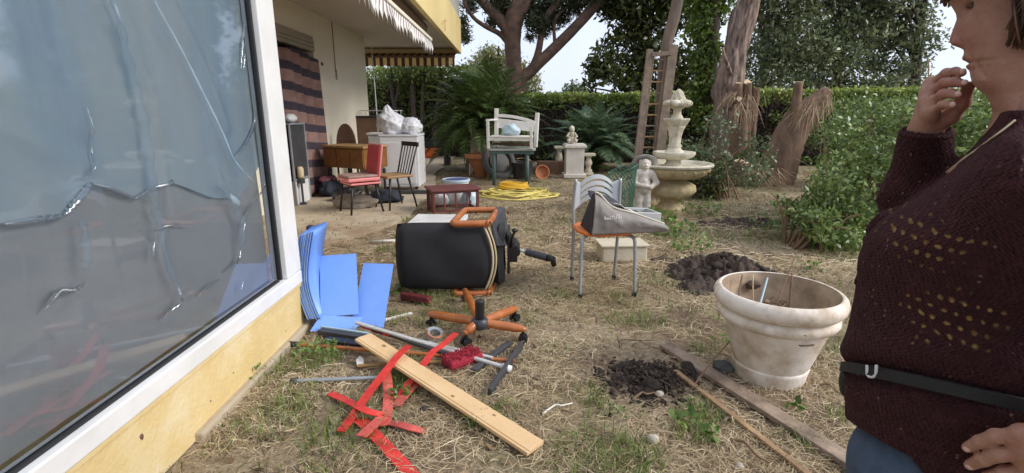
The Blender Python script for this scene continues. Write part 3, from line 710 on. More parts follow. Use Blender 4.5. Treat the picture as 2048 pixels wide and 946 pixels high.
# washing machine turned round, with sacks on it
t_ = empty('washing_machine', (-1.80, 8.35, .018), 'white washing machine standing on a dark pallet bar', 'washing machine')
obj('body', MB().box((0, 0, .49), (.62, .6, .80)), M['white'], t_, bevel=.018)
obj('top', MB().box((0, 0, .907), (.63, .62, .03)), M['whiteplast'], t_, bevel=.008)
obj('rear_panel', MB().box((0, -.303, .47), (.52, .012, .66)), M['white'], t_, bevel=.005)
for x in (-.24, .24):
    for y in (-.22, .22): obj('foot', MB().tube([(x, y, .045), (x, y, .092)], .025, 10), M['blackplast'], t_)
obj('pallet_bar', MB().box((0, 0, 0), (.98, .10, .055)), M['greyplast'], bevel=.006, loc=(-1.75, 7.93, .048), rz=R_(3), label='dark bar lying on the terrace in front of the washing machine', cat='bar')
for lx, ly, lz, r3, sd_, lab, pk in [(-.13, .0, .94, (.23, .24, .175), 11, 'tall white plastic sack with a peak on the washing machine', (-.35, .55)), (.16, -.03, .94, (.17, .2, .13), 14, 'lower rounded white plastic sack beside the peaked one', None)]:
    obj('plastic_sack', crumple(None, r3, sd_, peak=pk), M['bagwhite'], smooth=True, loc=(-1.80 + lx, 8.35 + ly, lz + .001), label=lab, cat='sack', group='white sacks on the washing machine')

# red laminate chair
def chair_red():
    t_ = empty('laminate_chair', (-1.99, 6.47, .018), 'red laminate kitchen chair with pink edges and thin black metal legs', 'chair', rz=R_(-52))
    s = obj('seat', MB().box((0, -.0, .435), (.42, .42, .045)), M['pinkedge'], t_, bevel=.012)
    pd = MB().box((0, -.01, .475), (.40, .39, .03)); obj('seat_pad', pd, M['chairseat'], s, bevel=.012)
    obj('lower_seat', MB().box((.01, .02, .385), (.41, .40, .025)), M['pinkedge'], t_, bevel=.008)
    tilt = Matrix.Rotation(R_(-9), 3, 'X')
    m = MB().box((0, .235, .66), (.41, .03, .42), rot=tilt); obj('back_panel', m, M['pinkedge'], t_, bevel=.014)
    m = MB().box((0, .214, .665), (.37, .022, .37), rot=tilt); obj('back_pad', m, M['redchair'], t_, bevel=.012)
    for x in (-.17, .17):
        obj('leg', MB().tube([(x, -.15, .38), (x * 1.15, -.20, 0)], .014, 8), M['blackplast'], t_, smooth=True)
        obj('leg', MB().tube([(x, .15, .38), (x * 1.15, .23, 0)], .014, 8), M['blackplast'], t_, smooth=True)
        obj('back_tube', MB().tube([(x, .19, .40), (x, .25, .62)], .012, 8), M['blackplast'], t_, smooth=True)
    obj('stretcher', MB().tube([(-.17, -.15, .36), (.17, -.15, .36), (.17, .15, .36), (-.17, .15, .36)], .010, 6, closed=True), M['blackplast'], t_)
chair_red()
t_ = empty('spindle_chair', (-1.60, 6.78, .018), 'wooden chair with black spindle back and tan seat', 'chair', rz=R_(-46))
obj('seat', MB().box((0, -.02, .435), (.40, .40, .035)), M['tanwood'], t_, bevel=.012)
for x in (-.165, .165):
    obj('leg', MB().tube([(x * .9, -.15, .42), (x * 1.1, -.20, 0)], [.017, .012], 8), M['darkwood'], t_, smooth=True)
    obj('leg', MB().tube([(x * .9, .13, .42), (x * 1.15, .22, 0)], [.017, .012], 8), M['darkwood'], t_, smooth=True)
for k in range(6):
    x = -.17 + .068 * k
    obj('spindle', MB().tube([(x * .9, .155, .45), (x * 1.05, .27, .835)], [.0075, .0075] if 0 < k < 5 else [.012, .011], 6), M['darkwood'], t_, smooth=True)
obj('top_rail', MB().bar((-.205, .275, .845), (.205, .275, .845), .026, .06), M['darkwood'], t_, bevel=.008)
# things under the chairs
m = crumple(None, (.24, .14, .095), 21, 40, 22, .5, .18)
obj('grey_sack', m, M['greycloth'], smooth=True, loc=(-2.15, 6.75, .016), label='slumped grey sack lying under the red chair', cat='sack')
m = crumple(None, (.20, .16, .09), 25, 40, 22, .5, .18)
obj('dark_bundle', m, M['blueblk'], smooth=True, loc=(-1.83, 7.2, .016), label='dark blue bundle behind the legs of the red chair', cat='bundle')
m = crumple(None, (.2, .14, .10), 27, 40, 22, .5, .18)
obj('black_sack', m, M['blackplast'], smooth=True, loc=(-2.42, 7.3, .016), label='black plastic sack on the terrace beneath the desk front', cat='sack')
q = G(692, 418); m = MB().prism([(-.13, -.03, 0), (.10, -.05, 0), (.14, .02, 0), (-.06, .05, 0)], (0, 0, .02)); obj('teal_scrap', m, M['teal'], loc=(q.x, q.y, .019), bevel=.006, label='teal plastic scrap on the terrace below the red chair', cat='scrap')
m = MB()
for k in range(3): m.bar((-.3, .03 * k, .01 + .012 * k), (.35, .02 * k - .03, .012 + .012 * k), .02, .01)
obj('wood_strips', m, M['whiteold'], loc=(-2.35, 7.62, .02), rz=.1, label='thin pale strips lying on the terrace near the curtain', cat='strips', kind=None)

# small mahogany table with spindles
t_ = empty('side_table', (-.79, 6.56, .0), 'low mahogany red side table with arched spindle sides', 'table', rz=R_(20))
obj('tabletop', MB().box((0, 0, .315), (.66, .46, .028)), M['mahog'], t_, bevel=.006)
for x in (-.29, .29):
    for y in (-.19, .19): obj('leg', MB().box((x, y, .15), (.035, .035, .30)), M['mahog'], t_, bevel=.004)
for y in (-.19, .19):
    obj('apron', MB().box((0, y, .287), (.54, .02, .026)), M['mahog'], t_); obj('rail', MB().box((0, y, .045), (.54, .022, .026)), M['mahog'], t_)
    for k in range(3 if y < 0 else 0): obj('spindle', MB().box((-.15 + .15 * k, y, .166), (.022, .016, .214)), M['mahog'], t_, bevel=.003)
for x in (-.29, .29):
    obj('apron', MB().box((x, 0, .287), (.02, .34, .026)), M['mahog'], t_); obj('rail', MB().box((x, 0, .045), (.022, .34, .026)), M['mahog'], t_)
    for k in range(2 if x < 0 else 0): obj('spindle', MB().box((x, -.06 + .12 * k, .166), (.016, .022, .214)), M['mahog'], t_, bevel=.003)
t_ = empty('lidded_tub', (-.80, 7.15, 0), 'violet blue lidded tub standing behind the mahogany table', 'tub')
obj('body', MB().lathe([(.15, 0), (.18, .30), (.185, .33)], n=24), M['whiteplast'], t_, smooth=True, auto=40); obj('lid', MB().lathe([(.0, .352), (.165, .352), (.178, .345)], n=24), M['purple'], t_, smooth=True); obj('rim', MB().lathe([(.178, .33), (.20, .33), (.20, .358), (.178, .358), (.178, .33)], n=24, top=False, bot=False), M['lightblue'], t_, smooth=True, auto=40)
for dx, dy, sc, sd_, lab in [(.12, -.02, 1.0, 31, 'white plastic bag with blue print behind the mahogany table'), (-.26, .02, .8, 33, 'smaller white plastic bag behind the mahogany table')]:
    m = MB().ell((0, 0, .11 * sc), (.12 * sc, .10 * sc, .13 * sc), 20, 12, amp=.3, fr=2.5, seed=sd_); m.v = [(x, y, max(z, 0)) for x, y, z in m.v]
    obj('plastic_bag', m, M['bagwhite'] if sd_ == 33 else M['lightblue'], smooth=True, loc=(-.72 + dx, 6.93 + dy, .0), label=lab, cat='bag')
# white board on the ground
t_ = empty('white_board', (-.86, 5.75, .012), 'flat white panel lying on the ground behind the overturned office chair', 'panel', rz=R_(-3))
obj('board', MB().box((0, 0, .035), (.62, .52, .05)), M['white'], t_, bevel=.006); obj('edge_strip', MB().box((0, -.264, .03), (.60, .008, .03)), M['whiteplast'], t_)
q = G(775, 487); m = MB().tube([(-.16, 0, .02), (.14, .02, .025)], .016, 8); obj('tube', m, M['whiteold'], smooth=True, loc=(q.x, q.y, .0), label='short pale tube on the ground left of the black office chair', cat='tube')

# hose
m = MB(); c0 = G(1030, 392); r2 = random.Random(5); pts = []
for k in range(9):
    a0 = r2.uniform(.6, 1.2); b0 = r2.uniform(.45, 1.2); ox, oy = r2.uniform(-.12, .12), r2.uniform(-.16, .16)
    for j in range(18):
        a = 2 * PI * j / 18; pts.append((ox + .47 * a0 * math.cos(a) + .06 * math.sin(3 * a + k), oy + .42 * b0 * math.sin(a) + .03 * math.sin(2 * a + k), .016 + .006 * k + .010 * math.sin(a * 2 + k)))
m.tube(smooth_path(pts, 2), .0135, 6)
obj('garden_hose', m, M['hose'], smooth=True, loc=(c0.x, c0.y + .05, .0), label='long yellow garden hose coiled loosely on the ground', cat='hose')
m = MB()
for k in range(9):
    a0 = .23 + .012 * r2.uniform(-1, 1); pts = [(a0 * math.cos(a) , .13 * math.sin(a) + .01 * k, .0 + .008 * k + .012 * math.sin(3 * a + k)) for a in np.linspace(0, 2 * PI, 22)[:-1]]
    m.tube(pts, .012, 6, closed=True)
obj('amber_strap', m, M['hoseor'], smooth=True, loc=(c0.x - .02, c0.y + .30, .09), label='bundle of amber yellow cord on the coiled yellow hose', cat='cord')

# green garden table with a white bench on it
t_ = empty('garden_table', (-.01, 9.3, 0), 'green plastic garden table with a faded grey top', 'table')
obj('tabletop', MB().prism([(.46 * sx_ * (1 - .06 * (k in (0, 3))), y_, .62) for k, (sx_, y_) in enumerate([(-1, -.30), (-.85, -.36), (.85, -.36), (1, -.30), (1, .30), (.85, .36), (-.85, .36), (-1, .30)])], (0, 0, .03)), M['tabtop'], t_, bevel=.008)
obj('apron', MB().box((0, -.31, .59), (.8, .02, .055)), M['greentab'], t_)
for x in (-.31, .28):
    for y in (-.28, .28): obj('leg', MB().tube([(x, y, .62), (x * 1.02, y, 0)], [.038, .03], 8), M['greentab'], t_, smooth=True)
t_ = empty('garden_bench', (.02, 9.25, .652), 'worn white wooden bench standing on the green garden table', 'bench', rz=R_(-4))
for x, hgt in ((-.36, .70), (.40, .62)):
    obj('back_post', MB().bar((x + (.03 if x < 0 else -.0), .20, .0), (x + .03, .30, hgt), .075, .05), M['whiteold'], t_, bevel=.008)
obj('front_post', MB().bar((-.42, -.28, 0), (-.43, -.28, .50), .06, .05), M['whiteold'], t_, bevel=.008)
obj('front_post', MB().bar((.34, -.28, 0), (.335, -.28, .40), .06, .05), M['whiteold'], t_, bevel=.008)
pts = [(-.34 + .74 * u, .275, .60 - .13 * u + .035 * math.sin(PI * u)) for u in np.linspace(0, 1, 10)]
obj('top_rail', MB().ribbon(pts, .05, .055, side=(0, 1, 0)), M['whiteold'], t_, bevel=.006)
obj('back_slat', MB().bar((-.34, .26, .44), (.40, .26, .36), .028, .17), M['whiteold'], t_, bevel=.006)
obj('arm', MB().bar((-.43, -.30, .50), (-.34, .25, .50), .07, .03), M['whiteold'], t_, bevel=.006)
for k in range(4): obj('seat_slat', MB().bar((-.39, -.26 + .13 * k, .215), (.36, -.26 + .13 * k, .205), .10, .022), M['whiteold'], t_, bevel=.005)
obj('front_rail', MB().bar((-.40, -.285, .175), (.33, -.285, .165), .022, .06), M['whiteold'], t_, bevel=.005)
obj('lower_rail', MB().bar((-.36, .1, .07), (.36, .1, .06), .05, .05), M['brownwood'], t_, bevel=.004)
m = crumple(None, (.15, .12, .10), 41, 40, 24, .4, .16)
obj('blue_bag', m, M['lightblue'], smooth=True, loc=(-.02, 9.18, .885), label='pale blue plastic bag on the seat of the white bench', cat='bag')

def pot(name, c, prof, mt, label, cat, soil=None, rz=0, tilt=None):
    t_ = empty(name, c, label, cat)
    if tilt is not None: t_.rotation_euler = tilt
    obj('body', MB().lathe(prof, n=36), mt, t_, smooth=True, auto=35)
    if soil: obj('soil', MB().ell((0, 0, soil[1]), (soil[0], soil[0], .02), 18, 6, amp=.3, fr=3), M['soil'], t_, smooth=True)
    return t_
pp = [(.10, 0), (.11, .02), (.20, .34), (.205, .35), (.25, .36), (.255, .43), (.235, .44), (.22, .42), (.18, .3), (.0, .3)]
pot('flower_pot', (-.62, 10.15, 0), [(.06, 0), (.11, .02), (.27, .38), (.28, .39), (.33, .40), (.335, .47), (.31, .475), (.28, .42), (.22, .36), (.0, .36)], M['terra'], 'large terracotta pot at the foot of the palm', 'plant pot')
t_ = empty('plastic_chair', (-.62, 10.62, 0), 'old white plastic garden seat behind the large terracotta pot', 'chair')
obj('seat', MB().box((0, -.1, .40), (.5, .45, .05)), M['whiteold'], t_, bevel=.02)
obj('backrest', MB().prism([(-.27, .15, .42), (.27, .15, .42), (.26, .2, .86), (.18, .21, .93), (-.18, .21, .93), (-.26, .2, .86)], (0, .03, 0)), M['whiteold'], t_, bevel=.01)
for x in (-.22, .22):
    for y in (-.28, .1): obj('leg', MB().tube([(x, y, .4), (x * 1.15, y * 1.1, 0)], [.03, .022], 8), M['whiteold'], t_, smooth=True)
m = MB().tube([(.20 * math.cos(a), 0, .20 * math.sin(a)) for a in np.linspace(.15, PI - .15, 14)], .022, 8)
obj('pot_handle', m, M['terra'], smooth=True, loc=(-.55, 10.15, .46), label='terracotta hoop resting upright in the large pot', cat='hoop')
t_ = empty('wheel_tyre', (-.20, 9.75, .0), 'grey rubber tyre leaning under the green garden table', 'tyre')
t_.rotation_euler = (R_(-22), 0, R_(25))
obj('tread', MB().tube([(.29 * math.cos(a), 0, .36 + .29 * math.sin(a)) for a in np.linspace(0, 2 * PI, 36)[:-1]], .065, 10, closed=True), M['tyre'], t_, smooth=True)
obj('hub', MB().tube([(0, -.02, .36), (0, .02, .36)], .20, 20), M['blackplast'], t_)
t_ = empty('black_tub', (.20, 9.95, 0), 'black plastic tub under the back of the garden table', 'tub')
obj('body', MB().lathe([(.17, 0), (.21, .30), (.22, .31), (.22, .33), (.19, .32), (.17, .15), (0, .15)], n=28), M['greyplast'], t_, smooth=True, auto=40)
m = MB().ribbon([(.17 * math.cos(a), .17 * math.sin(a), .335 + .05 * math.sin(a)) for a in np.linspace(.2, 2.3, 10)], .035, .012); obj('handle', m, M['tanwood'], t_)
pot('tipped_flower_pot', (.53, 9.75, .13), pp, M['terra'], 'terracotta pot lying on its side beside the garden table', 'plant pot', tilt=(R_(78), 0, R_(12))).scale = (.55, .55, .55)
m = MB().box((0, 0, .14), (.62, .2, .28)); obj('dark_planter', m, M['brownwood'], bevel=.01, loc=(.85, 10.75, 0), label='dark brown planter box behind the tipped terracotta pot', cat='planter')
# far end of the terrace
q = G(870, 310); 
t_ = empty('orange_planter', (q.x, q.y - 1.2, .018), 'orange plastic planter trough at the far end of the terrace', 'planter')
obj('body', MB().prism([(-.24, -.14, .04), (.24, -.14, .04), (.27, -.16, .24), (-.27, -.16, .24)], (0, .30, 0)), M['terraor'], t_, bevel=.012); obj('rim', MB().box((0, -.005, .25), (.58, .35, .03)), M['terraor'], t_, bevel=.01)
obj('foot', MB().box((0, 0, .02), (.4, .2, .04)), M['terraor'], t_)
t_ = empty('black_planter', (q.x + .1, q.y - .5, .018), 'dark grey planter box behind the orange trough', 'planter')
obj('body', MB().box((0, 0, .24), (.80, .36, .48)), M['greyplast'], t_, bevel=.02); obj('rim', MB().box((0, 0, .49), (.84, .40, .04)), M['greyplast'], t_, bevel=.01)
t_ = empty('folding_trolley', (q.x - .28, q.y - 1.25, .018), 'light folding wire trolley next to the orange trough', 'trolley')
m = MB()
for y in (-.12, .12): m.tube([(-.16, y, 0), (.16, y, .72)], .010, 6); m.tube([(.16, y, 0), (-.16, y, .72)], .010, 6)
obj('crossed_legs', m, M['steel'], t_); m = MB()
for k in range(6): m.tube([(-.18 + .072 * k, -.14, .72), (-.18 + .072 * k, .14, .72)], .007, 5)
m.tube([(-.19, -.14, .72), (.19, -.14, .72), (.19, .14, .72), (-.19, .14, .72)], .010, 6, closed=True); obj('wire_shelf', m, M['steel'], t_)
t_ = empty('paint_can', (-1.62, 12.6, .0), 'small dark grey can beside the terrace edge near the palm', 'can')
obj('body', MB().lathe([(.09, 0), (.09, .2), (.095, .21)], n=18), M['greyplast'], t_, smooth=True, auto=40); obj('handle', MB().tube([(-.09, 0, .2), (-.05, 0, .28), (.05, 0, .28), (.09, 0, .2)], .005, 5), M['steel'], t_)

# garden ornaments
q = G(1147, 354)
t_ = empty('pedestal', (q.x, q.y, 0), 'square white stone pedestal with a moulded cap', 'pedestal')
obj('base', MB().box((0, 0, .04), (.44, .44, .08)), M['marble'], t_, bevel=.012); obj('shaft', MB().box((0, 0, .34), (.36, .36, .519)), M['marble'], t_, bevel=.006)
obj('cap', MB().box((0, 0, .625), (.44, .44, .05)).box((0, 0, .662), (.40, .40, .022)), M['marble'], t_, bevel=.008)
t_ = empty('cherub_figure', (q.x - .06, q.y, .674), 'small pale seated cherub figure on top of the white pedestal', 'figurine')
m = MB().ell((0, 0, .07), (.10, .09, .075)).ell((0, 0, .17), (.065, .06, .085)).ell((0, -.01, .275), (.055, .055, .062))
for s in (-1, 1): m.tube([(s * .05, -.02, .21), (s * .10, -.05, .14), (s * .05, -.10, .12)], [.024, .02, .016], 8); m.tube([(s * .04, -.03, .07), (s * .08, -.13, .07), (s * .06, -.12, .02)], [.035, .03, .022], 8)
obj('body', m, M['stonew'], t_, smooth=True); obj('curls', MB().ell((0, .005, .30), (.055, .055, .05), 14, 8, amp=.2, fr=6), M['stonew'], t_, smooth=True)
def baluster(x, y, h, label, cap):
    t_ = empty('baluster', (x, y, 0), label, 'baluster', 'balusters beside the pedestal')
    obj('base', MB().box((0, 0, .03), (.20, .20, .06)), M['stonew'], t_, bevel=.01)
    obj('shaft', MB().lathe([(.08, .06), (.085, .10), (.05, .14), (.06, .2), (.085, .28 * h / .5), (.06, h - .14), (.045, h - .1), (.07, h - .07), (.07, h - .05)], n=20), M['stonew'], t_, smooth=True)
    obj('cap', MB().box((0, 0, h - .02), (cap, cap, .055)), M['stonew'], t_, bevel=.01)
q = G(1117, 347); baluster(q.x, q.y, .58, 'taller mossy stone baluster on the table side of the white pedestal', .21)
q = G(1176, 350); baluster(q.x, q.y, .45, 'short stone baluster with wide cap between pedestal and ladder', .25)

# tiered fountain
FXY = Vector((2.10, 6.55, 0))
t_ = empty('fountain', FXY, 'three tiered cream stone fountain with a wide lower bowl', 'fountain'); t_.scale = (1, 1, .94)
rip = lambda k, a_: (lambda a, z, i: a_ * math.cos(k * a))
obj('foot', MB().lathe([(.20, -.02), (.20, .06), (.17, .08), (.13, .14), (.14, .2)], n=32), M['stone'], t_, smooth=True, auto=40)
obj('pedestal', MB().lathe([(.15, .2), (.25, .23), (.31, .30), (.295, .37), (.22, .42), (.175, .45), (.17, .47)], n=48, ripple=lambda a, z, i: .06 * math.cos(5 * a) * (1 if i in (2, 3) else .4) + .02 * math.cos(17 * a)), M['stone'], t_, smooth=True)
obj('bowl', MB().lathe([(.17, .47), (.33, .49), (.415, .535), (.45, .60), (.46, .64)], n=64, ripple=lambda a, z, i: .012 * math.cos(20 * a) * (i > 0)), M['stone'], t_, smooth=True)
m = MB()
for k in range(20):
    a = 2 * PI * k / 20; m.ell((.448 * math.cos(a), .448 * math.sin(a), .595), (.022, .022, .02), 8, 6)
obj('carved_beads', m, M['stone'], t_, smooth=True, kind='stuff')
obj('bowl_rim', MB().lathe([(.46, .641), (.495, .648), (.502, .67), (.485, .688), (.45, .682), (.41, .64), (.2, .60), (0, .60)], n=64), M['stonew'], t_, smooth=True, auto=50)
obj('lower_column', MB().lathe([(.13, .6), (.12, .66), (.09, .70), (.10, .735)], n=28), M['stonew'], t_, smooth=True)
obj('second_bowl', MB().lathe([(.09, .73), (.18, .742), (.235, .77), (.262, .815), (.262, .838), (.24, .842), (.2, .815), (0, .80)], n=96, ripple=lambda a, z, i: (.03 * abs(math.cos(17 * a)) if i in (1, 2, 3) else 0)), M['stonew'], t_, smooth=True, auto=60)
obj('middle_column', MB().lathe([(.12, .80), (.115, .85), (.085, .875), (.078, .90), (.09, .915), (.072, .94), (.075, 1.03), (.092, 1.12), (.11, 1.16), (.12, 1.185)], n=32, ripple=lambda a, z, i: .05 * math.cos(8 * a) * (i > 4)), M['stonew'], t_, smooth=True)
obj('top_bowl', MB().lathe([(.10, 1.175), (.13, 1.19), (.155, 1.235), (.172, 1.265), (.172, 1.285), (.15, 1.285), (.12, 1.27), (0, 1.27)], n=8), M['stonew'], t_, bevel=.006)
obj('upper_column', MB().lathe([(.085, 1.27), (.075, 1.30), (.052, 1.34), (.05, 1.40), (.08, 1.415), (.085, 1.43), (.06, 1.44)], n=24), M['stonew'], t_, smooth=True)
m = MB()
for k in range(6):
    a = 2 * PI * k / 6; m.ell((.085 * math.cos(a), .085 * math.sin(a), 1.475), (.062, .05, .045), 12, 8, rot=Matrix.Rotation(a, 3, 'Z'))
m.lathe([(.03, 1.47), (.06, 1.50), (.066, 1.53), (.055, 1.565), (.046, 1.59), (.03, 1.62), (.008, 1.645)], n=40, ripple=lambda a, z, i: .16 * math.cos(7 * a + i * 1.6)); m.ell((0, 0, 1.455), (.08, .08, .04), 12, 8)
for k in range(6):
    a = 2 * PI * (k + .5) / 6; sp5 = [((.06 + .045 * t5 / 10 + .022 * math.cos(t5 * .62)) * math.cos(a), (.06 + .045 * t5 / 10 + .022 * math.cos(t5 * .62)) * math.sin(a), 1.48 + .03 * math.sin(t5 * .62)) for t5 in range(12)]; m.tube(sp5, [.02, .016, .009], 7)
m.v = [(x * 1.3, y * 1.3, 1.45 + (z - 1.45) * 1.12) for x, y, z in m.v]
obj('flower_finial', m, M['stonew'], t_, smooth=True)

# ladder leaning behind the fountain
LB, LT = Vector((1.83, 7.55, 0)), Vector((2.03, 7.80, 2.18))
t_ = empty('ladder', LB, 'old grey wooden ladder leaning against the slender tree behind the statue', 'ladder')
ld = (LT - LB); 
for x, wd, kk in ((0, .088, 1.0), (.335, .135, 1.03)):
    obj('rail', MB().bar((x, 0, 0), Vector((x, 0, 0)) + ld * kk, wd, .06, up=(0, 1, 0)), M['greywood'], t_, bevel=.005)
for x in (.07, .255):
    obj('inner_rail', MB().bar((x, .03, 0), Vector((x, .03, 0)) + ld * .98, .03, .035, up=(0, 1, 0)), M['greywood'], t_, bevel=.003)
for k in range(13):
    q = ld * (.06 + .073 * k); obj('rung', MB().bar(q + Vector((.06, .03, 0)), q + Vector((.28, .03, .0)), .024, .022), M['tanwood'] if k % 3 else M['greywood'], t_, bevel=.004)
obj('top_rung', MB().bar(ld * .965 + Vector((.03, -.045, 0)), ld * .965 + Vector((.31, -.045, .02)), .03, .06), M['greywood'], t_, bevel=.005)
# green wire mesh roll
q = Vector((1.36, 5.95, 0)); m = MB()
R0 = .20
for k in range(26):
    for sg in (1, -1):
        a0 = 2 * PI * k / 26; pts = [(R0 * math.cos(a0 + sg * u * 2.6) * (1 - .15 * u), R0 * .9 * math.sin(a0 + sg * u * 2.6), .02 + .68 * u) for u in np.linspace(0, 1, 14)]
        m.tube(pts, .0042, 4, caps=False)
for z in (.02, .70): m.tube([(R0 * (1 - .15 * (z > .5)) * math.cos(a), R0 * .9 * math.sin(a), z) for a in np.linspace(0, 2 * PI, 22)[:-1]], .006, 5, closed=True)
m.v = [(x + (z * .10), y, z * (.80 + .5 * (x + .2))) for x, y, z in m.v]
obj('wire_mesh_roll', m, M['mesh'], loc=(q.x - .12, q.y, 0), label='roll of green wire mesh standing behind the silver backed chair', cat='wire mesh')

# foam block under the chair
t_ = empty('foam_block', (.98, 4.33, 0), 'pale block lying on the ground behind the orange seated chair', 'block', rz=R_(4))
obj('block', MB().box((.0, 0, .07), (.40, .24, .14)), M['foam'], t_, bevel=.012); obj('lip', MB().box((.0, 0, .15), (.43, .27, .018)), M['foam'], t_, bevel=.006)

# silver backed chair with an orange seat
t_ = empty('cafe_chair', (.66, 3.55, 0), 'cafe chair with slotted silver back and bright orange seat', 'chair', rz=R_(6))
sp_ = [(.21 * math.cos(a) * (1 if abs(math.cos(a)) < .99 else 1), .20 * math.sin(a) * .95, 0) for a in np.linspace(0, 2 * PI, 28)[:-1]]
sp_ = [(math.copysign(abs(x / .21) ** .7, x) * .205, math.copysign(abs(y / .19) ** .7, y) * .20, .445) for x, y, z in sp_]
obj('seat', MB().prism(sp_, (0, 0, .028)), M['orangeseat'], t_, bevel=.010)
for s in (-1, 1):
    obj('leg', MB().tube(smooth_path([(s * .14, -.10, .432), (s * .178, -.145, .425), (s * .192, -.165, .36), (s * .20, -.19, .006)], 5), .0125, 10), M['greysteel'], t_, smooth=True)
    obj('leg', MB().tube(smooth_path([(s * .17, .17, .80), (s * .178, .19, .62), (s * .175, .175, .44), (s * .17, .20, .006)], 5), .0125, 10), M['greysteel'], t_, smooth=True)
for s in (-1, 1):
    for y in (-.19, .20): obj('foot', MB().tube([(s * (.20 if y < 0 else .17), y, .03), (s * (.20 if y < 0 else .17), y, 0)], .016, 10), M['blackplast'], t_)
# backrest: arched plate with three arched slots, built as four arched bands and two side plates
def arch(zl, zc, th):
    lo = []; up = []
    for u in np.linspace(-1, 1, 19): 
        z = zl + (zc - zl) * (1 - u * u); y = .185 + .02 * u * u
        lo.append((u * .125, y - .006, z)); up.append((u * .125, y - .006, z + th))
    return lo + up[::-1]
for zl, zc, th in ((.736, .802, .030), (.691, .754, .031), (.645, .708, .031), (.597, .660, .033)):
    m = MB(); a = arch(zl, zc, th); nA = 19
    for i in range(nA - 1): m.prism([a[i], a[i + 1], a[2 * nA - 2 - i], a[2 * nA - 1 - i]], (0, .012, 0))
    bm_ = m; obj('arched_slat', bm_, M['silverback'], t_, smooth=False)
for s in (-1, 1):
    obj('side_plate', MB().prism([(s * .124, .200, .600), (s * .172, .193, .555), (s * .172, .193, .79), (s * .124, .200, .768)], (0, .012, 0)), M['silverback'], t_, bevel=.003)
# canvas bag and tray on the seat
cb = empty('canvas_bag', (.70, 3.50, .474), 'flattened grey canvas bag with small white lettering on the orange seat', 'bag', rz=R_(6))
m = MB()
front = [(-.185, -.20, .0), (.36, -.19, .012), (.33, -.17, .06), (.12, -.17, .135), (-.04, -.17, .185), (-.13, -.17, .27), (-.165, -.17, .285)]
back = [(-.17, .12, .005), (.30, .08, .02), (.30, .05, .09), (.12, .06, .17), (-.02, .08, .21), (-.12, .09, .285), (-.15, .08, .29)]
nP = len(front)
m.grid(lambda u, v: tuple(Vector(front[0]).lerp(Vector(front[1]), u) * (1 - v) + v * Vector((np.interp(u, np.linspace(0, 1, 5), [p[0] for p in front[:1:-1]]), np.interp(u, np.linspace(0, 1, 5), [p[1] for p in front[:1:-1]]) - .02 * math.sin(PI * v), np.interp(u, np.linspace(0, 1, 5), [p[2] for p in front[:1:-1]]))) + Vector((0, -.025 * math.sin(PI * v) + .05 * float(fbm(np.array([[u * 5, v * 2.5, 1.5]]), 91, 3)[0]) * math.sin(PI * min(1, max(0, v))), .02 * float(fbm(np.array([[u * 4, v * 3, 7.5]]), 93, 3)[0]) * (v > .05)))), 44, 16)
obj('front_panel', m, M['bagfab'], cb, smooth=True, solid=.005)
m = MB(); m.grid(lambda u, v: (np.interp(u, np.linspace(0, 1, 5), [p[0] for p in front[:1:-1]]) * (1 - v) + v * (-.16 + .48 * u), -.165 + .20 * v, np.interp(u, np.linspace(0, 1, 5), [p[2] for p in front[:1:-1]]) - .004 + (-.028 * math.sin(PI * v) + .01 * math.sin(u * 17 + v * 7)) - .02 * v), 30, 8)
obj('lining', m, M['bagdark'], cb, smooth=True, solid=.004)
sp = smooth_path([(p[0], p[1] - .006, p[2] + .004) for p in front[:1:-1]], 6)
obj('hem', MB().tube(sp, .0075, 6), M['bagedge'], cb, smooth=True)
m = MB().prism([(-.185, -.20, 0), (-.165, -.17, .285), (-.15, .02, .20), (-.19, .10, .005)], (.006, 0, 0)); obj('side_gusset', m, M['bagdark'], cb)
obj('strap', MB().ribbon(smooth_path([(-.02, -.10, .20), (.06, -.02, .17), (.12, .0, .125), (.10, -.09, .15), (.16, -.15, .12)], 5), .022, .004), M['bagedge'], cb)
def text(name, body, size, loc, rot, mt, parent, ext=.0008):
    cu = bpy.data.curves.new(name, 'FONT'); cu.body = body; cu.size = size; cu.extrude = ext; cu.align_x = 'CENTER'
    to = bpy.data.objects.new(name, cu); COL.objects.link(to); bpy.context.view_layer.update()
    me = bpy.data.meshes.new_from_object(to.evaluated_get(bpy.context.evaluated_depsgraph_get())); bpy.data.objects.remove(to)
    me.materials.append(mt); o = bpy.data.objects.new(name, me); COL.objects.link(o); o.parent = parent; o.location = loc; o.rotation_euler = rot; return o
text('lettering', 'samilli', .050, (-.05, -.230, .115), (R_(82), R_(-2), 0), M['printwhite'], cb)
M['foamgrey'] = mat('pale_grey_plastic', (.50, .50, .49), (.43, .43, .42), 7, .5)
tr_ = empty('plastic_tray', (.90, 3.62, .50), 'grey rimmed plastic tray tucked behind the canvas bag', 'tray', rz=R_(8))
tr_.rotation_euler = (R_(-3), R_(3), R_(6))
obj('tray_floor', MB().box((0, 0, .02), (.27, .24, .01)), M['bagfab'], tr_)
m = MB()
for c_, d_ in (((0, -.13, .05), (.30, .022, .07)), ((0, .13, .05), (.30, .022, .07)), ((-.14, 0, .05), (.022, .238, .07)), ((.14, 0, .05), (.022, .238, .07))): m.box(c_, d_)
obj('tray_wall', m, M['foamgrey'], tr_, bevel=.006)

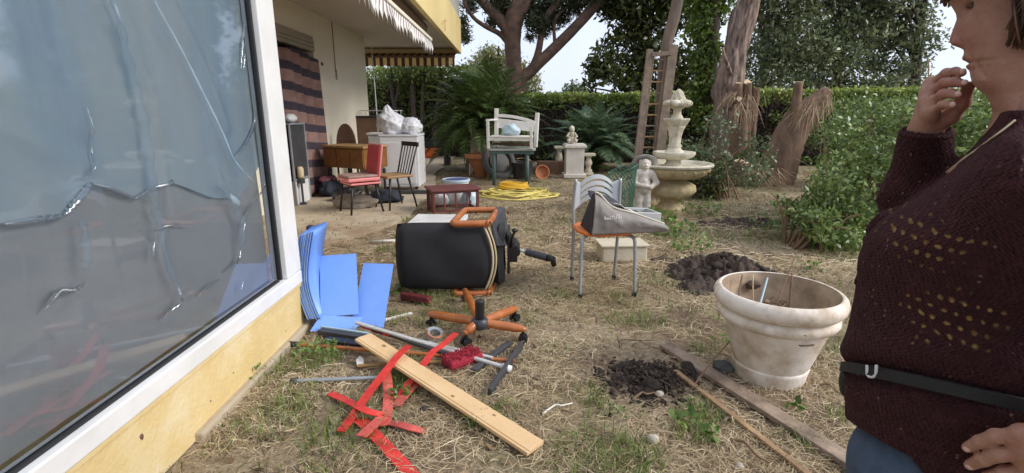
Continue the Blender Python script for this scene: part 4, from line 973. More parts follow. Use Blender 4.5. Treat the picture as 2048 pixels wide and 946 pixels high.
# ================================================================== blue corrugated sheets
t_ = empty('blue_sheet_stack', (-1.13, 3.0, 0), 'stack of folded blue corrugated plastic sheets standing against the house corner', 'plastic sheets')
BO = Vector((-1.13, 3.0, 0))
def leaf(k):
    d = .0155 * k
    k = k + (.9 if k else 0) + .35 * math.sin(k * 5.3)
    A = [P(627 - 2.3 * k, 463 + .8 * k + 2 * math.sin(k * 3), 2.86), P(619 - 2.3 * k, 515 + .6 * k, 2.86), P(617 - 2.0 * k, 562 + .5 * k, 2.84), P(627 - 2.0 * k, 605, 2.82), P(641 - 2.1 * k, 637 + .2 * k + 1.5 * math.sin(k * 7), 2.80)]
    A = smooth_path(A, 3)
    mm = MB(); sp = [Vector((p.x - (0.012 + .0006 * k), p.y + .26, p.z)) for p in A]
    mm.add([p - BO for p in A] + [p - BO for p in sp], [(i, i + 1, len(A) + i + 1, len(A) + i) for i in range(len(A) - 1)])
    return mm
for k in range(12):
    lf = obj('leaf', leaf(k), M['blueplast'] if k % 3 else M['bluepale'], t_, smooth=True, solid=.004)  # two blues alternate to stand for shade lines between the leaves
    lm = leaf(k); nl = len(lm.v) // 2; obj('cut_edge', MB().tube([Vector(p) + Vector((0, -.001, 0)) for p in lm.v[:nl]], .0022, 5), M['bluerod' if k % 2 else 'blueplast'], lf)
def panel(name, c, mt, label=None, parent=None, off=BO, **kw):
    m = MB(); c = [Vector(p) - off for p in c]; c[2] = c[1] + c[3] - c[0]; n_ = (c[1] - c[0]).cross(c[3] - c[0]).normalized(); m.prism(c, n_ * .005); return obj(name, m, mt, parent, label=label, **kw)
panel('front_sheet', [P(640, 512, 3.10), P(712, 507, 3.12), P(725, 641, 2.87), P(641, 634, 2.83)], M['bluepale'], parent=t_)
panel('flap', [P(641, 631, 2.825), P(726, 634, 2.86), P(706, 656, 2.76), P(620, 662, 2.74)], M['bluepale'], parent=t_)
t2 = panel('blue_sheet', [P(727, 526, 3.16), P(787, 528, 3.14), P(765, 657, 2.80), P(702, 652, 2.82)], M['bluepale'], off=Vector((-.8, 2.95, 0)), loc=(-.8, 2.95, 0), label='single pale blue plastic sheet leaning beside the folded stack', cat='plastic sheet')
m = MB().prism([(-.06, 0, 0), (.05, 0, 0), (.03, .02, .22), (-.04, .02, .24)], (0, .06, 0)); obj('dark_box', m, M['blueblk'], loc=(-1.33, 3.22, .31), bevel=.01, label='dark navy box wedged behind the top of the blue sheets', cat='box')
m = MB().prism([(-.10, 0, 0), (.08, 0, 0), (.08, .1, 0), (-.1, .1, 0)], (0, 0, .31)); obj('wooden_block', m, M['brownwood'], loc=(-1.36, 3.2, 0), bevel=.01, label='brown wooden block behind the stack of blue sheets', cat='block')

# ================================================================== office chair on its side
OC = Vector((-.14, 3.42, 0))
t_ = empty('office_chair', OC, 'black upholstered office chair without its base lying on its side', 'chair')
def slab(cx, cy, cz, lx, ly, lz, bow=.05, n1=16, n2=16, pw=6):   # padded slab, thin along y
    m = MB()
    def f(side):
        def g_(u, v):
            a, b_ = 2 * u - 1, 2 * v - 1
            k = (1 - abs(a) ** pw) ** (1 / pw) * (1 - abs(b_) ** pw) ** (1 / pw)
            A = a * (1 - .05 * b_ ** 4); B = b_ * (1 - .05 * a ** 4)
            return (cx + lx / 2 * A, cy + side * ly / 2 * k - bow * (1 - b_ * b_) * .6 + .004 * math.sin(u * 9 + v * 7), cz + lz / 2 * B)
        return g_
    m.grid(f(-1), n1, n2); m.grid(f(1), n1, n2); return m
bk = slab(-.36, .04, .275, .66, .13, .50, .05)
bk.v = [(x + .05 * (1 - ((z - .275) / .25) ** 2) * ((x + .69) / .66), y + .0, z * (1 - .04 * (x > -.1)) + .012 * (-x) * 0) for x, y, z in bk.v]
bv = np.array(bk.v); q5 = fbm(bv * np.array([5, 3, 9]), 81, 3) * .022 + np.abs(fbm(bv * np.array([3, 3, 3]), 83, 2)) * .02; bv[:, 1] += q5; bk.v = [tuple(x) for x in bv]
obj('backrest', bk, M['blackfab'], t_, smooth=True)
for zz in (.13, .42): obj('seam', MB().tube([(-.66 + .6 * u, -.034 + .018 * abs(2 * u - 1) ** 4 + (.012 if zz < .2 else .016), zz + .008 * math.sin(u * 5)) for u in np.linspace(0.03, .97, 16)], .0022, 5), M['greyplast'], t_, smooth=True)
edge = [( -.055 + .062 * (1 - u * u), -.025 - .028 * (1 - u * u), .275 + .235 * u) for u in np.linspace(-1, 1, 18)]
obj('piping', MB().tube(edge, .008, 6), M['piping'], t_, smooth=True)
edge2 = [(x + .022, y + .012, z) for x, y, z in edge]
obj('piping', MB().tube(edge2, .006, 6), M['piping'], t_, smooth=True)
st = slab(0, 0, 0, .50, .11, .46, .02)
st.v = [(.045 + y * .9, .27 + x * .95, .27 + z) for x, y, z in st.v]
obj('seat', st, M['blackfab'], t_, smooth=True)
obj('seat_pan', MB().box((.115, .27, .27), (.02, .34, .30)), M['blackplast'], t_, bevel=.006)
obj('mechanism', MB().box((.15, .23, .27), (.06, .22, .13)).prism([(.12, .12, .20), (.12, .12, .40), (.20, .16, .29), (.20, .16, .25)], (0, .2, 0)), M['blackplast'], t_, bevel=.006)
obj('lever', MB().tube([(.13, .10, .33), (.14, .02, .42), (.16, .0, .47)], .010, 6).ell((.16, 0, .475), (.022, .022, .016), 8, 6), M['blackplast'], t_, smooth=True)
a_, b_ = Vector((.17, .20, .285)), Vector((.44, .10, .235))
obj('piston_rod', MB().tube([a_, a_.lerp(b_, .30)], .012, 10), M['steel'], t_, smooth=True)
obj('gas_cylinder', MB().tube([a_.lerp(b_, .28), a_.lerp(b_, .85)], .027, 14), M['greyplast'], t_, smooth=True, auto=40)
obj('cylinder_cap', MB().tube([a_.lerp(b_, .84), b_, b_ + Vector((.01, -.0, -.05))], [.029, .026, .018], 12), M['blackplast'], t_, smooth=True)
lp = [(-.27, -.02, .535), (-.235, .40, .535), (-.20, .445, .535), (.0, .45, .535), (.02, .42, .535), (-.02, .0, .535), (-.05, -.035, .535), (-.24, -.05, .535)]
obj('arm_loop', MB().tube(smooth_path(lp + lp[:1], 5)[:-1], .0235, 10, closed=True), M['orangewood'], t_, smooth=True)
obj('arm_bracket', MB().prism([(.02, .0, .36), (.085, .10, .34), (.075, .40, .46), (.06, .46, .56), (.005, .42, .56), (-.02, .02, .53)], (.025, 0, 0)), M['greyplast'], t_, bevel=.008)
lp2 = [(x, y, .022) for x, y, z in lp]
obj('arm_loop', MB().tube(smooth_path(lp2 + lp2[:1], 5)[:-1], .0215, 8, closed=True), M['orangewood'], t_, smooth=True)
# its five star base, standing by itself
hub = G(960, 648, .105)
t_ = empty('chair_base', (hub.x, hub.y, 0), 'five star office chair base of orange wood standing on black castors', 'chair base')
def arm_leg(px, py, z=.085):
    q = G(px, py, z) - Vector((hub.x, hub.y, 0)); d = Vector((q.x, q.y, 0)).normalized()
    a = d * .035 + Vector((0, 0, .112)); m = MB(); nrm = Vector((-d.y, d.x, 0)); pts = []
    N = 8
    m.tube([a.lerp(q, u) for u in np.linspace(0, 1, N)], [.021, .024, .025, .026, .026, .026, .025, .018], 12)
    m.ell(q, (.02, .02, .018), 10, 6)
    lg = obj('leg', m, M['orangewood'], t_, smooth=True, auto=60)
    cs = MB(); 
    for s in (-1, 1): cs.tube([q + nrm * s * .008 + Vector((0, 0, -z + .026)), q + nrm * s * .024 + Vector((0, 0, -z + .026))], .026, 14)
    cs.tube([q, q + Vector((0, 0, -.045))], .010, 8); obj('castor', cs, M['blackplast'], lg, smooth=True, auto=50)
for px, py in ((862, 628), (930, 581), (1030, 617), (1046, 658), (932, 664)): arm_leg(px, py)
obj('hub', MB().lathe([(.045, .085), (.052, .10), (.052, .125), (.04, .14)], n=20), M['greyplast'], t_, smooth=True, auto=40)
obj('column_sleeve', MB().lathe([(.027, .12), (.027, .245), (.022, .25), (0, .25)], n=18), M['blackplast'], t_, smooth=True, auto=40)

# ================================================================== tools and scraps
def pole(name, a, b, r, mt, label, cat='pole', za=.02, zb=.02, n=10, group=None):
    A = G(*a, za); B = G(*b, zb); o = (A + B) / 2; o.z = 0
    e = empty(name, o, label, cat, group); obj('shaft', MB().tube([A - o, B - o], r, n), mt, e, smooth=True, auto=50); return e, A - o, B - o
e, A, B = pole('squeegee', (712, 645), (1004, 733), .0115, M['steel'], 'long silver squeegee pole with a dark crosspiece at its end', 'squeegee', .075, .03)
c1 = G(1043, 690, .03) - e.location; c2 = G(979, 786, .03) - e.location
obj('rubber_blade', MB().bar(c1, c2, .022, .045), M['greyplast'], e, bevel=.005); obj('joint', MB().tube([B, B + (B - A).normalized() * .05], .018, 10), M['whiteplast'], e, smooth=True)
e, A, B = pole('silver_pole', (745, 660), (985, 716), .010, M['steel'], 'second silver pole lying just under the squeegee pole', 'pole', .05, .03)
obj('grip', MB().tube([A, A.lerp(B, .12)], .0125, 10), M['darkred'], e, smooth=True)
e, A, B = pole('red_grip_pole', (722, 650), (912, 714), .0125, M['greyplast'], 'charcoal pole with a bright red grip lying by the plank', 'pole', .05, .035)
obj('grip', MB().tube([A.lerp(B, .03), A.lerp(B, .34)], .0145, 10), M['red'], e, smooth=True)
e, A, B = pole('broom_handle', (596, 689), (1030, 722), .0115, M['orangewood'], 'orange brown broom handle with a black end lying under the plank', 'broom handle', .02, .02)
obj('end_cap', MB().tube([A, A + (A - B).normalized() * .055], .016, 10), M['blackplast'], e, smooth=True)
e, A, B = pole('grey_tube', (590, 762), (762, 755), .010, M['greysteel'], 'thin blue grey metal tube with a black rubber tip', 'tube', .015, .02)
obj('rubber_tip', MB().tube([A + (B - A) * .03, A + (A - B).normalized() * .02], .016, 10), M['greyplast'], e, smooth=True)
e, A, B = pole('wooden_stick', (716, 732), (905, 722), .010, M['tanwood'], 'thin tan wooden stick lying across under the pale plank', 'stick', .015, .02)
e, A, B = pole('bamboo_stick', (752, 645), (824, 627), .012, M['whiteold'], 'short greyish white stick beside the blue sheet', 'stick', .012, .012)
A, B = G(1020, 684, .03), G(946, 742, .02)
obj('dark_bar', MB().bar(A - (A + B) / 2, B - (A + B) / 2, .035, .02), M['greyplast'], bevel=.004, loc=(A + B) / 2, label='short dark bar lying beside the red brush and the squeegee', cat='bar')
A, B = G(640, 662, .03), G(735, 676, .03)
e = empty('dark_rail', (A + B) / 2, 'dark flat rail with a pale strip on top below the blue sheets', 'rail')
obj('rail', MB().bar(A - (A + B) / 2, B - (A + B) / 2, .05, .03), M['greyplast'], e, bevel=.004); obj('strip', MB().bar(A - (A + B) / 2 + Vector((0, .02, .02)), B - (A + B) / 2 + Vector((0, .02, .02)), .014, .008), M['bluerod'], e)
A, B = G(650, 680, .02), G(760, 692, .02)
obj('charcoal_rail', MB().bar(A - (A + B) / 2, B - (A + B) / 2, .06, .025), M['blackplast'], bevel=.004, loc=(A + B) / 2, label='black flat rail lying above the orange broom handle', cat='rail')
# crimson scrubbing brush
q = G(925, 728, .0); e = empty('scrub_brush', q, 'crimson brush head with worn bristles lying by the squeegee', 'brush', rz=R_(38))
cr_ = [G(888, 745, .05) , G(903, 757, .03), G(964, 719, .05), G(948, 698, .08)]
ang = -R_(38); rm = Matrix.Rotation(ang, 3, 'Z')
m = MB().box((0, 0, .035), (.20, .105, .045)); obj('bristle_pad', m, M['crimson'], e, bevel=.014)
m = MB(); r3 = random.Random(3)
for k in range(140):
    x, y = r3.uniform(-.1, .1), r3.uniform(-.052, .052); m.tube([(x, y, .055), (x + r3.uniform(-.01, .01), y + r3.uniform(-.01, .01), .068)], .003, 4)
obj('bristles', m, M['crimson'], e, kind='stuff')
obj('backing', MB().box((0, 0, .008), (.205, .10, .012)), M['darkred'], e, bevel=.003)
q = G(832, 608, .0); e = empty('long_brush', q, 'dark red long brush lying behind the chair base', 'brush', rz=R_(-24))
obj('block', MB().box((0, 0, .045), (.23, .05, .05)), M['darkred'], e, bevel=.010); m = MB()
for k in range(120): x, y = r3.uniform(-.11, .11), r3.uniform(-.024, .024); m.tube([(x, y, .02), (x + r3.uniform(-.01, .01), y - .01, .0)], .003, 4)
obj('bristles', m, M['blackplast'], e, kind='stuff')
# roll of wire tape
q = G(868, 676, .0); e = empty('tape_roll', q, 'roll of white and orange tape lying between poles and chair base', 'tape roll', rz=.3)
e.rotation_euler = (R_(18), R_(10), .3)
obj('ring', MB().lathe([(.032, .0), (.055, .0), (.055, .04), (.032, .04), (.032, .0)], n=28, top=False, bot=False), M['greysteel'], e, smooth=True, auto=40); obj('band', MB().tube([(.048 * math.cos(a), .048 * math.sin(a), .042) for a in np.linspace(2.8, 6.2, 16)], .007, 6), M['orangewood'], e, smooth=True)
# plank
c4 = [G(740, 664, .10), G(1083, 880, .036), G(1059, 906, .036), G(711, 679, .10)]
o_ = sum(c4, Vector()) / 4
e = empty('wooden_plank', o_, 'long pale planed plank with a groove lying across the poles', 'plank')
ax = (c4[1] + c4[2]) / 2 - (c4[0] + c4[3]) / 2; L = ax.length; d_ = ax.normalized(); wdv = ((c4[0] - c4[3]) + (c4[1] - c4[2])) / 2; wdp = wdv.length; up_ = Vector((0, 0, 1))
s_ = wdv - d_ * wdv.dot(d_); wdp = s_.length; s_.normalize(); u_ = d_.cross(s_) * -1; u_ = s_.cross(d_) if s_.cross(d_).z > 0 else -s_.cross(d_)
def pk(a, b, c): return (d_ * a + s_ * b + u_ * c)
prof = [(-wdp / 2, -.018), (wdp / 2, -.018), (wdp / 2, .0), (-wdp / 2 + .014, .0), (-wdp / 2 + .012, -.004), (-wdp / 2 + .008, -.004), (-wdp / 2 + .006, -.002), (-wdp / 2, -.003)]
m = MB().prism([pk(-L / 2, b_, c_) for b_, c_ in prof], d_ * L); obj('board', m, M['plankwood'], e, bevel=.0015)
m = MB()
for aa, bb, rr_ in ((-.36, .02, .010), (.12, -.015, .007), (.3, .022, .006)):
    m.add([pk(L * aa + rr_ * 1.6 * math.cos(t3), bb + rr_ * math.sin(t3), .0008) for t3 in np.linspace(0, 2 * PI, 12)[:-1]], [tuple(range(11))])
obj('knot', m, M['tanwood'], e)
# red straps
def strap(pts, wd, label, mt='red', th=.004, seed=0):
    P3 = [G(px, py, z) for px, py, z in pts]; o = sum(P3, Vector()) / len(P3); o.z = 0
    sp = smooth_path([p - o for p in P3], 6); m = MB(); rr_ = random.Random(seed)
    tw = rr_.uniform(-.4, .4); N = len(sp)
    for i, p in enumerate(sp): pass
    m.ribbon(sp, wd, th)
    e = obj('red_strap', m, M[mt], smooth=True, auto=40, loc=o, label=label, cat='strap', group='red straps on the ground', solid=0)
    return e
strap([(818, 692, .13), (796, 712, .11), (770, 745, .075), (735, 790, .05), (706, 832, .025), (682, 864, .015)], .040, 'red strap running over the top of the pale plank towards the ground')
strap([(912, 667, .10), (886, 690, .09), (866, 704, .085), (848, 728, .075), (830, 752, .05), (812, 775, .03), (796, 800, .02)], .038, 'red strap passing over the poles beside the crimson brush')
strap([(772, 742, .045), (776, 775, .03), (776, 810, .02), (771, 852, .015)], .045, 'faded red strap hanging straight down from under the plank', 'redfade')
strap([(660, 787, .012), (685, 798, .018), (708, 809, .03), (735, 823, .045), (764, 830, .03)], .036, 'red strap with its cut end nearest the house wall')
strap([(766, 834, .03), (748, 850, .035), (722, 874, .04)], .046, 'short faded red strap crossing above the widest strap', 'redfade')
strap([(778, 846, .012), (800, 850, .03), (825, 857, .035), (851, 864, .012)], .036, 'short red strap curling towards the plank side', 'redfade')
strap([(836, 764, .02), (815, 785, .025), (792, 812, .018)], .044, 'faded red strap emerging from under the pale plank', 'redfade')
strap([(717, 838, .012), (735, 855, .02), (757, 878, .022), (785, 908, .018), (822, 948, .012), (850, 985, .01)], .050, 'widest bright red strap reaching the bottom of the picture')
# trowel and small scraps
q = G(720, 724, .012); m = MB().prism([(-.015, -.05, 0), (.018, -.05, 0), (.02, .02, 0), (.0, .06, 0), (-.02, .02, 0)], (0, 0, .008)); obj('trowel_blade', m, M['whiteold'], loc=(q.x, q.y, .012), rz=.3, bevel=.002, label='small grey trowel blade lying near the broom handle', cat='trowel')
q = G(850, 824); m = MB().ell((0, 0, .01), (.022, .018, .014), 10, 7, amp=.3, seed=2); obj('black_stone', m, M['blackplast'], loc=(q.x, q.y, .005), label='small black lump in the straw beside the red straps', cat='stone')
q = G(1305, 886); m = MB().ell((0, 0, .018), (.026, .02, .02), 14, 10, amp=.3, seed=5); obj('white_stone', m, M['rock'], smooth=True, loc=(q.x, q.y, .0), label='round whitish stone in the grass below the dark soil patch', cat='stone', group='stones in the grass')
q = G(1318, 800); m = MB().ell((0, 0, .012), (.02, .015, .014), 14, 10, amp=.3, seed=6); obj('white_stone', m, M['rock'], smooth=True, loc=(q.x, q.y, .02), label='yellowish stone on the edge of the dark soil patch', cat='stone', group='stones in the grass')
q = G(1445, 742); m = MB().ell((0, 0, .02), (.055, .045, .035), 12, 8, amp=.35, seed=7); obj('grey_rock', m, M['darkrock'], loc=(q.x, q.y, .0), label='dark grey stone at the foot of the cream pot', cat='stone')
q = G(1478, 938); m = MB().ell((0, 0, .012), (.018, .015, .012), 12, 8, amp=.35, seed=8); obj('pale_rock', m, M['rock'], smooth=True, loc=(q.x, q.y, .0), label='pale stone at the very front beside the thin batten', cat='stone', group='stones in the grass')
# weathered boards beside the pot
def board(a, b, wd, th, mt, label, za, zb):
    A, B = G(*a, za), G(*b, zb); o = (A + B) / 2
    m = MB(); NN = 14; d_ = (B - A); 
    m.bar(A - o, B - o, wd, th); 
    e = empty('old_board', o, label, 'board'); obj('board', m, M[mt], e, bevel=.004); return e
board((1330, 690), (1830, 1005), .078, .024, 'oldwood', 'thick weathered grey board on the ground beside the cream pot', .022, .018)
board((1350, 742), (1680, 1000), .027, .018, 'rawwood', 'thin tan batten lying parallel to the weathered board', .018, .014)
# soil heaps
def heap(name, cx, cy, rx, ry, h, seed, label, n_=110, rot=0, clods=0):
    t_ = empty(name, (cx, cy, 0), label, 'soil heap', rz=rot)
    us = np.linspace(-1, 1, n_ + 1); A, B2 = np.meshgrid(us, us); r = np.hypot(A, B2); p = np.stack([A * rx * 3 + seed, B2 * ry * 3, 0 * A + seed], -1)
    edge_ = r * (1 + 1.3 * fbm(p * .9, seed, 3)); dome = np.clip(1 - edge_, 0, 1) ** .6
    rel_ = np.abs(fbm(p * 3.4, seed + 3, 4)) * 2.2 - .25 + .8 * fbm(p * 5, seed + 5, 4)
    z = h * dome * (1 + 1.3 * rel_) - .026 + (.06 * dome + .012) * fbm(p * 7, seed + 7, 4) + .03 * dome * fbm(p * 19, seed + 9, 3)
    V = np.stack([A * rx, B2 * ry, z], -1).reshape(-1, 3); i = (np.arange(n_)[:, None] * (n_ + 1) + np.arange(n_)[None]).ravel()
    mesh_np('soil_mass', V, np.stack([i, i + 1, i + n_ + 2, i + n_ + 1], -1), M['soil'], t_, smooth=True)
    rs_ = random.Random(seed); protos = []
    for k in range(6):
        m = MB().ell((0, 0, 0), (1.1, .9, .6), 14, 9, amp=.42, fr=2.0, seed=50 + k + seed); m.v = [(x * (.6 + .9 * rs_.random() ** .1), y, z) for x, y, z in m.v][:]; protos.append(m)
    mes = []
    for k in range(clods):
        a = rs_.uniform(0, 6.28); q_ = rs_.random() ** .6 * .9; s_ = rs_.uniform(.008, .024) * (1 if rs_.random() < .85 else 1.7); x, y = q_ * rx * math.cos(a), q_ * ry * math.sin(a)
        iz = int((y / ry + 1) / 2 * n_) * (n_ + 1) + int((x / rx + 1) / 2 * n_)
        if k < 6: o_ = obj('clod', protos[k], M['soil'], t_, smooth=True); mes.append(o_.data)
        else: o_ = bpy.data.objects.new('clod', mes[k % 6]); COL.objects.link(o_); o_.parent = t_
        o_.location = (x, y, max(V[iz, 2], 0) + s_ * .25); o_.scale = (s_, s_, s_); o_.rotation_euler = (rs_.uniform(-.5, .5), rs_.uniform(-.5, .5), rs_.uniform(0, 6))
def crumbs(cx, cy, rx, ry, n_, label):
    rr6 = np.random.default_rng(n_); a = rr6.uniform(0, 2 * PI, n_); q_ = np.abs(rr6.normal(0, .55, n_)); C = np.stack([cx + rx * q_ * np.cos(a), cy + ry * q_ * np.sin(a), 0 * a], 1); C[:, 2] = ground_z(C[:, 0], C[:, 1]) + .004 + .05 * np.clip(1 - q_, 0, 1) * rr6.random(n_)
    o8 = np.array([[1, 0, 0], [0, 1, 0], [-1, 0, 0], [0, -1, 0], [0, 0, 1], [0, 0, -1]], float); sz = .003 + .010 * rr6.random(n_) ** 3
    V = C[:, None] + (o8[None] * (1 + .7 * rr6.uniform(-1, 1, (n_, 6, 3))) + rr6.normal(0, .35, (n_, 6, 3))) * sz[:, None, None]; F = np.array([[0, 1, 4], [1, 2, 4], [2, 3, 4], [3, 0, 4], [1, 0, 5], [2, 1, 5], [3, 2, 5], [0, 3, 5]]); mesh_np('soil_crumbs', V.reshape(-1, 3), (np.arange(n_)[:, None, None] * 6 + F[None]).reshape(-1, 3), M['soil'], kind='stuff', label=label, cat='soil')
for px_, py_, rx_, ry_, n_, lab_ in ((1302, 765, .26, .22, 1700, 'fine dark crumbs of soil round the low dug patch'), (1450, 548, .55, .58, 4200, 'fine dark crumbs of soil round the large heap')):
    q = G(px_, py_); crumbs(q.x, q.y, rx_, ry_, n_, lab_)
q = G(1302, 765); heap('soil_heap', q.x - .0, q.y + .02, .30, .26, .035, 4, 'low patch of dark dug soil beside the thin batten', clods=22)
q = G(1450, 548); heap('soil_heap', q.x, q.y, .50, .52, .15, 9, 'large heap of dark dug soil behind the cream pot', 130, clods=46)
q = G(1500, 447); heap('soil_heap', q.x, q.y, .6, .30, .07, 15, 'far strip of turned soil between fountain and bush', clods=14)

# ================================================================== big cream pot
PX, PY = 1.29, 2.28
t_ = empty('planter_pot', (PX, PY, 0), 'big weathered cream planter pot with double rolled rim', 'planter')
obj('body', MB().lathe([(.158, 0), (.164, .012), (.173, .066), (.175, .075), (.170, .082), (.175, .09), (.238, .30), (.244, .312)], n=64, top=False), M['potmat'], t_, smooth=True, auto=60)
obj('lower_roll', MB().lathe([(.242, .300), (.262, .312), (.272, .330), (.270, .350), (.258, .364), (.250, .369)], n=64, top=False, bot=False), M['potmat'], t_, smooth=True)
obj('rim_roll', MB().lathe([(.248, .367), (.272, .375), (.289, .396), (.293, .42), (.286, .442), (.272, .455), (.264, .458), (.258, .455)], n=64, top=False, bot=False), M['potmat'], t_, smooth=True, auto=60)
obj('inner_wall', MB().lathe([(.2595, .455), (.253, .43), (.165, .09), (.0, .08)], n=64, bot=False), M['potin'], t_, smooth=True)
obj('soil', MB().ell((0, 0, .27), (.212, .212, .035), 28, 8, amp=.3, fr=4, seed=3), M['litter'], t_, smooth=True)
rp = random.Random(12); m = MB()
for k in range(70):
    a = rp.uniform(0, 6.28); r_ = .19 * math.sqrt(rp.random()); a2_ = rp.uniform(0, 6.28); l_ = rp.uniform(.03, .12); p0 = Vector((r_ * math.cos(a), r_ * math.sin(a), .295 + .03 * rp.random())); m.tube([p0, p0 + Vector((math.cos(a2_) * l_ * .5, math.sin(a2_) * l_ * .5, .012 + .02 * rp.random())), p0 + Vector((math.cos(a2_) * l_, math.sin(a2_) * l_, .02 * rp.random()))], .0022, 4)
obj('plant_debris', m, M['twig'], t_, kind='stuff')
po = Vector((PX, PY, 0))
def stick(name, pts, r, mt, label, cat='twig', group=None): 
    P3 = [Vector(p) for p in pts]; o = P3[0].copy(); return obj(name, MB().tube([p - o for p in smooth_path(P3, 4)], [r, r * .7], 7), M[mt], smooth=True, loc=o, label=label, cat=cat, group=group)
stick('pale_blue_rod', [(PX - .12, PY - .05, .33), (PX + .0, PY + .12, .47)], .0062, 'bluerod', 'pale blue rod sticking out of the cream pot', 'rod')
stick('dry_stick', [(PX + .07, PY + .02, .13), (PX + .095, PY + .06, .30), (PX + .11, PY + .10, .50)], .006, 'twig', 'brown stick leaning on the near rim inside the pot', 'twig', 'sticks in the pot')
stick('dry_stick', [(PX - .17, PY + .04, .25), (PX - .12, PY + .15, .38), (PX - .09, PY + .20, .46)], .006, 'twig', 'dark stick against the inner wall of the pot facing the chair', 'twig', 'sticks in the pot')
stick('dry_stick', [(PX - .05, PY + .1, .16), (PX - .045, PY + .14, .30), (PX - .05, PY + .17, .47)], .005, 'cutwood', 'pale upright stick next to the blue rod in the pot', 'twig', 'sticks in the pot')
stick('dry_stick', [(PX - .02, PY + .02, .25), (PX + .1, PY + .15, .40), (PX + .22, PY + .27, .56)], .0045, 'twig', 'long thin stick poking over the back rim of the pot', 'twig', 'sticks in the pot')
m = MB().ell((0, 0, 0), (.034, .026, .022), 16, 10, amp=.7, fr=3, seed=3); obj('moss_clump', m, M['leafdead'], smooth=True, loc=(PX - .02, PY + .215, .40), label='dark mossy clump at the back of the pot', cat='moss')
m = MB().ell((0, 0, 0), (.018, .014, .012), 12, 8, amp=.3, seed=4); obj('orange_stone', m, M['rawwood'], smooth=True, loc=(PX + .02, PY + .14, .335), label='orange brown lump lying inside the cream pot', cat='stone')

# ================================================================== child statue
import openvdb as vdb
class SDF:
    def __init__(s, lo, hi, h):
        s.lo = np.array(lo, np.float32); s.h = h; s.n = np.ceil((np.array(hi) - s.lo) / h).astype(int) + 1
        s.d = np.full(s.n, 1.0, np.float32)
    def box(s, lo, hi, pad):
        a = np.clip(np.floor((np.array(lo) - pad - s.lo) / s.h).astype(int), 0, s.n - 1); b = np.clip(np.ceil((np.array(hi) + pad - s.lo) / s.h).astype(int) + 1, 1, s.n)
        b = np.maximum(b, a + 1)
        g = [s.lo[i] + s.h * np.arange(a[i], b[i], dtype=np.float32) for i in range(3)]
        return tuple(slice(a[i], b[i]) for i in range(3)), g[0][:, None, None], g[1][None, :, None], g[2][None, None, :]
    def put(s, sl, e, k=.0, sub=False):
        d = s.d[sl]
        if sub:
            e = -e
            if k > 0: hh = np.maximum(k - np.abs(d - e), 0) / k; s.d[sl] = np.maximum(d, e) + hh * hh * k * .25
            else: s.d[sl] = np.maximum(d, e)
        elif k > 0:
            hh = np.maximum(k - np.abs(d - e), 0) / k; s.d[sl] = np.minimum(d, e) - hh * hh * k * .25
        else: s.d[sl] = np.minimum(d, e)
    def cap(s, a, b, ra, rb, k=.01, sub=False):
        a = np.array(a, np.float32); b = np.array(b, np.float32); R = max(ra, rb)
        sl, X, Y, Z = s.box(np.minimum(a, b) - R, np.maximum(a, b) + R, k + 3 * s.h); ba = b - a
        t = np.clip(((X - a[0]) * ba[0] + (Y - a[1]) * ba[1] + (Z - a[2]) * ba[2]) / (ba @ ba + 1e-9), 0, 1)
        e = np.sqrt((X - a[0] - t * ba[0]) ** 2 + (Y - a[1] - t * ba[1]) ** 2 + (Z - a[2] - t * ba[2]) ** 2) - (ra + (rb - ra) * t)
        s.put(sl, e, k, sub)
    def chain(s, pts, rs, k=.01):
        for i in range(len(pts) - 1): s.cap(pts[i], pts[i + 1], rs[i], rs[i + 1], k)
    def ell(s, c, r, k=.01, sub=False, R=None):
        c = np.array(c, np.float32); r = np.array(r, np.float32); m_ = r.max() if R is not None else r
        sl, X, Y, Z = s.box(c - m_, c + m_, k + 3 * s.h)
        x, y, z = X - c[0], Y - c[1], Z - c[2]
        if R is not None:
            R = np.array(R); x, y, z = (R[0, 0] * x + R[1, 0] * y + R[2, 0] * z), (R[0, 1] * x + R[1, 1] * y + R[2, 1] * z), (R[0, 2] * x + R[1, 2] * y + R[2, 2] * z)
        q = np.sqrt((x / r[0]) ** 2 + (y / r[1]) ** 2 + (z / r[2]) ** 2) + 1e-6
        q2 = np.sqrt((x / r[0] ** 2) ** 2 + (y / r[1] ** 2) ** 2 + (z / r[2] ** 2) ** 2) + 1e-6
        s.put(sl, q * (q - 1) / q2, k, sub)
    def mesh(s, adapt=0.0):
        bgv = 3 * s.h; g = vdb.FloatGrid(bgv); g.copyFromArray(np.clip(s.d, -bgv, bgv).astype(np.float32)); 
        V, T, Q = g.convertToPolygons(isovalue=0.0, adaptivity=adapt)
        return V * s.h + s.lo, T, Q
def sdf_obj(name, s, m, parent=None, adapt=0.0, **kw):
    V, T, Q = s.mesh(adapt); me = bpy.data.meshes.new(name)
    F = [tuple(int(i) for i in f) for f in T] + [tuple(int(i) for i in f) for f in Q]
    F = [f[::-1] for f in F]
    me.from_pydata(V.tolist(), [], F); me.update()
    # outward normals
    bm_ = bmesh.new(); bm_.from_mesh(me); bmesh.ops.recalc_face_normals(bm_, faces=bm_.faces); bm_.to_mesh(me); bm_.free()
    me.polygons.foreach_set('use_smooth', np.ones(len(me.polygons), bool)); me.materials.append(m)
    o = bpy.data.objects.new(name, me); COL.objects.link(o)
    if parent is not None: o.parent = parent
    return tagp(o, **kw)
q = G(1280, 432)
t_ = empty('child_statue', (q.x + .02, q.y, 0), 'pale plaster statue of a standing child in a wide brimmed hat', 'statue')
S_ = SDF((-.26, -.26, -.01), (.26, .26, .85), .006)
S_.ell((0, 0, .02), (.13, .12, .035), .01)
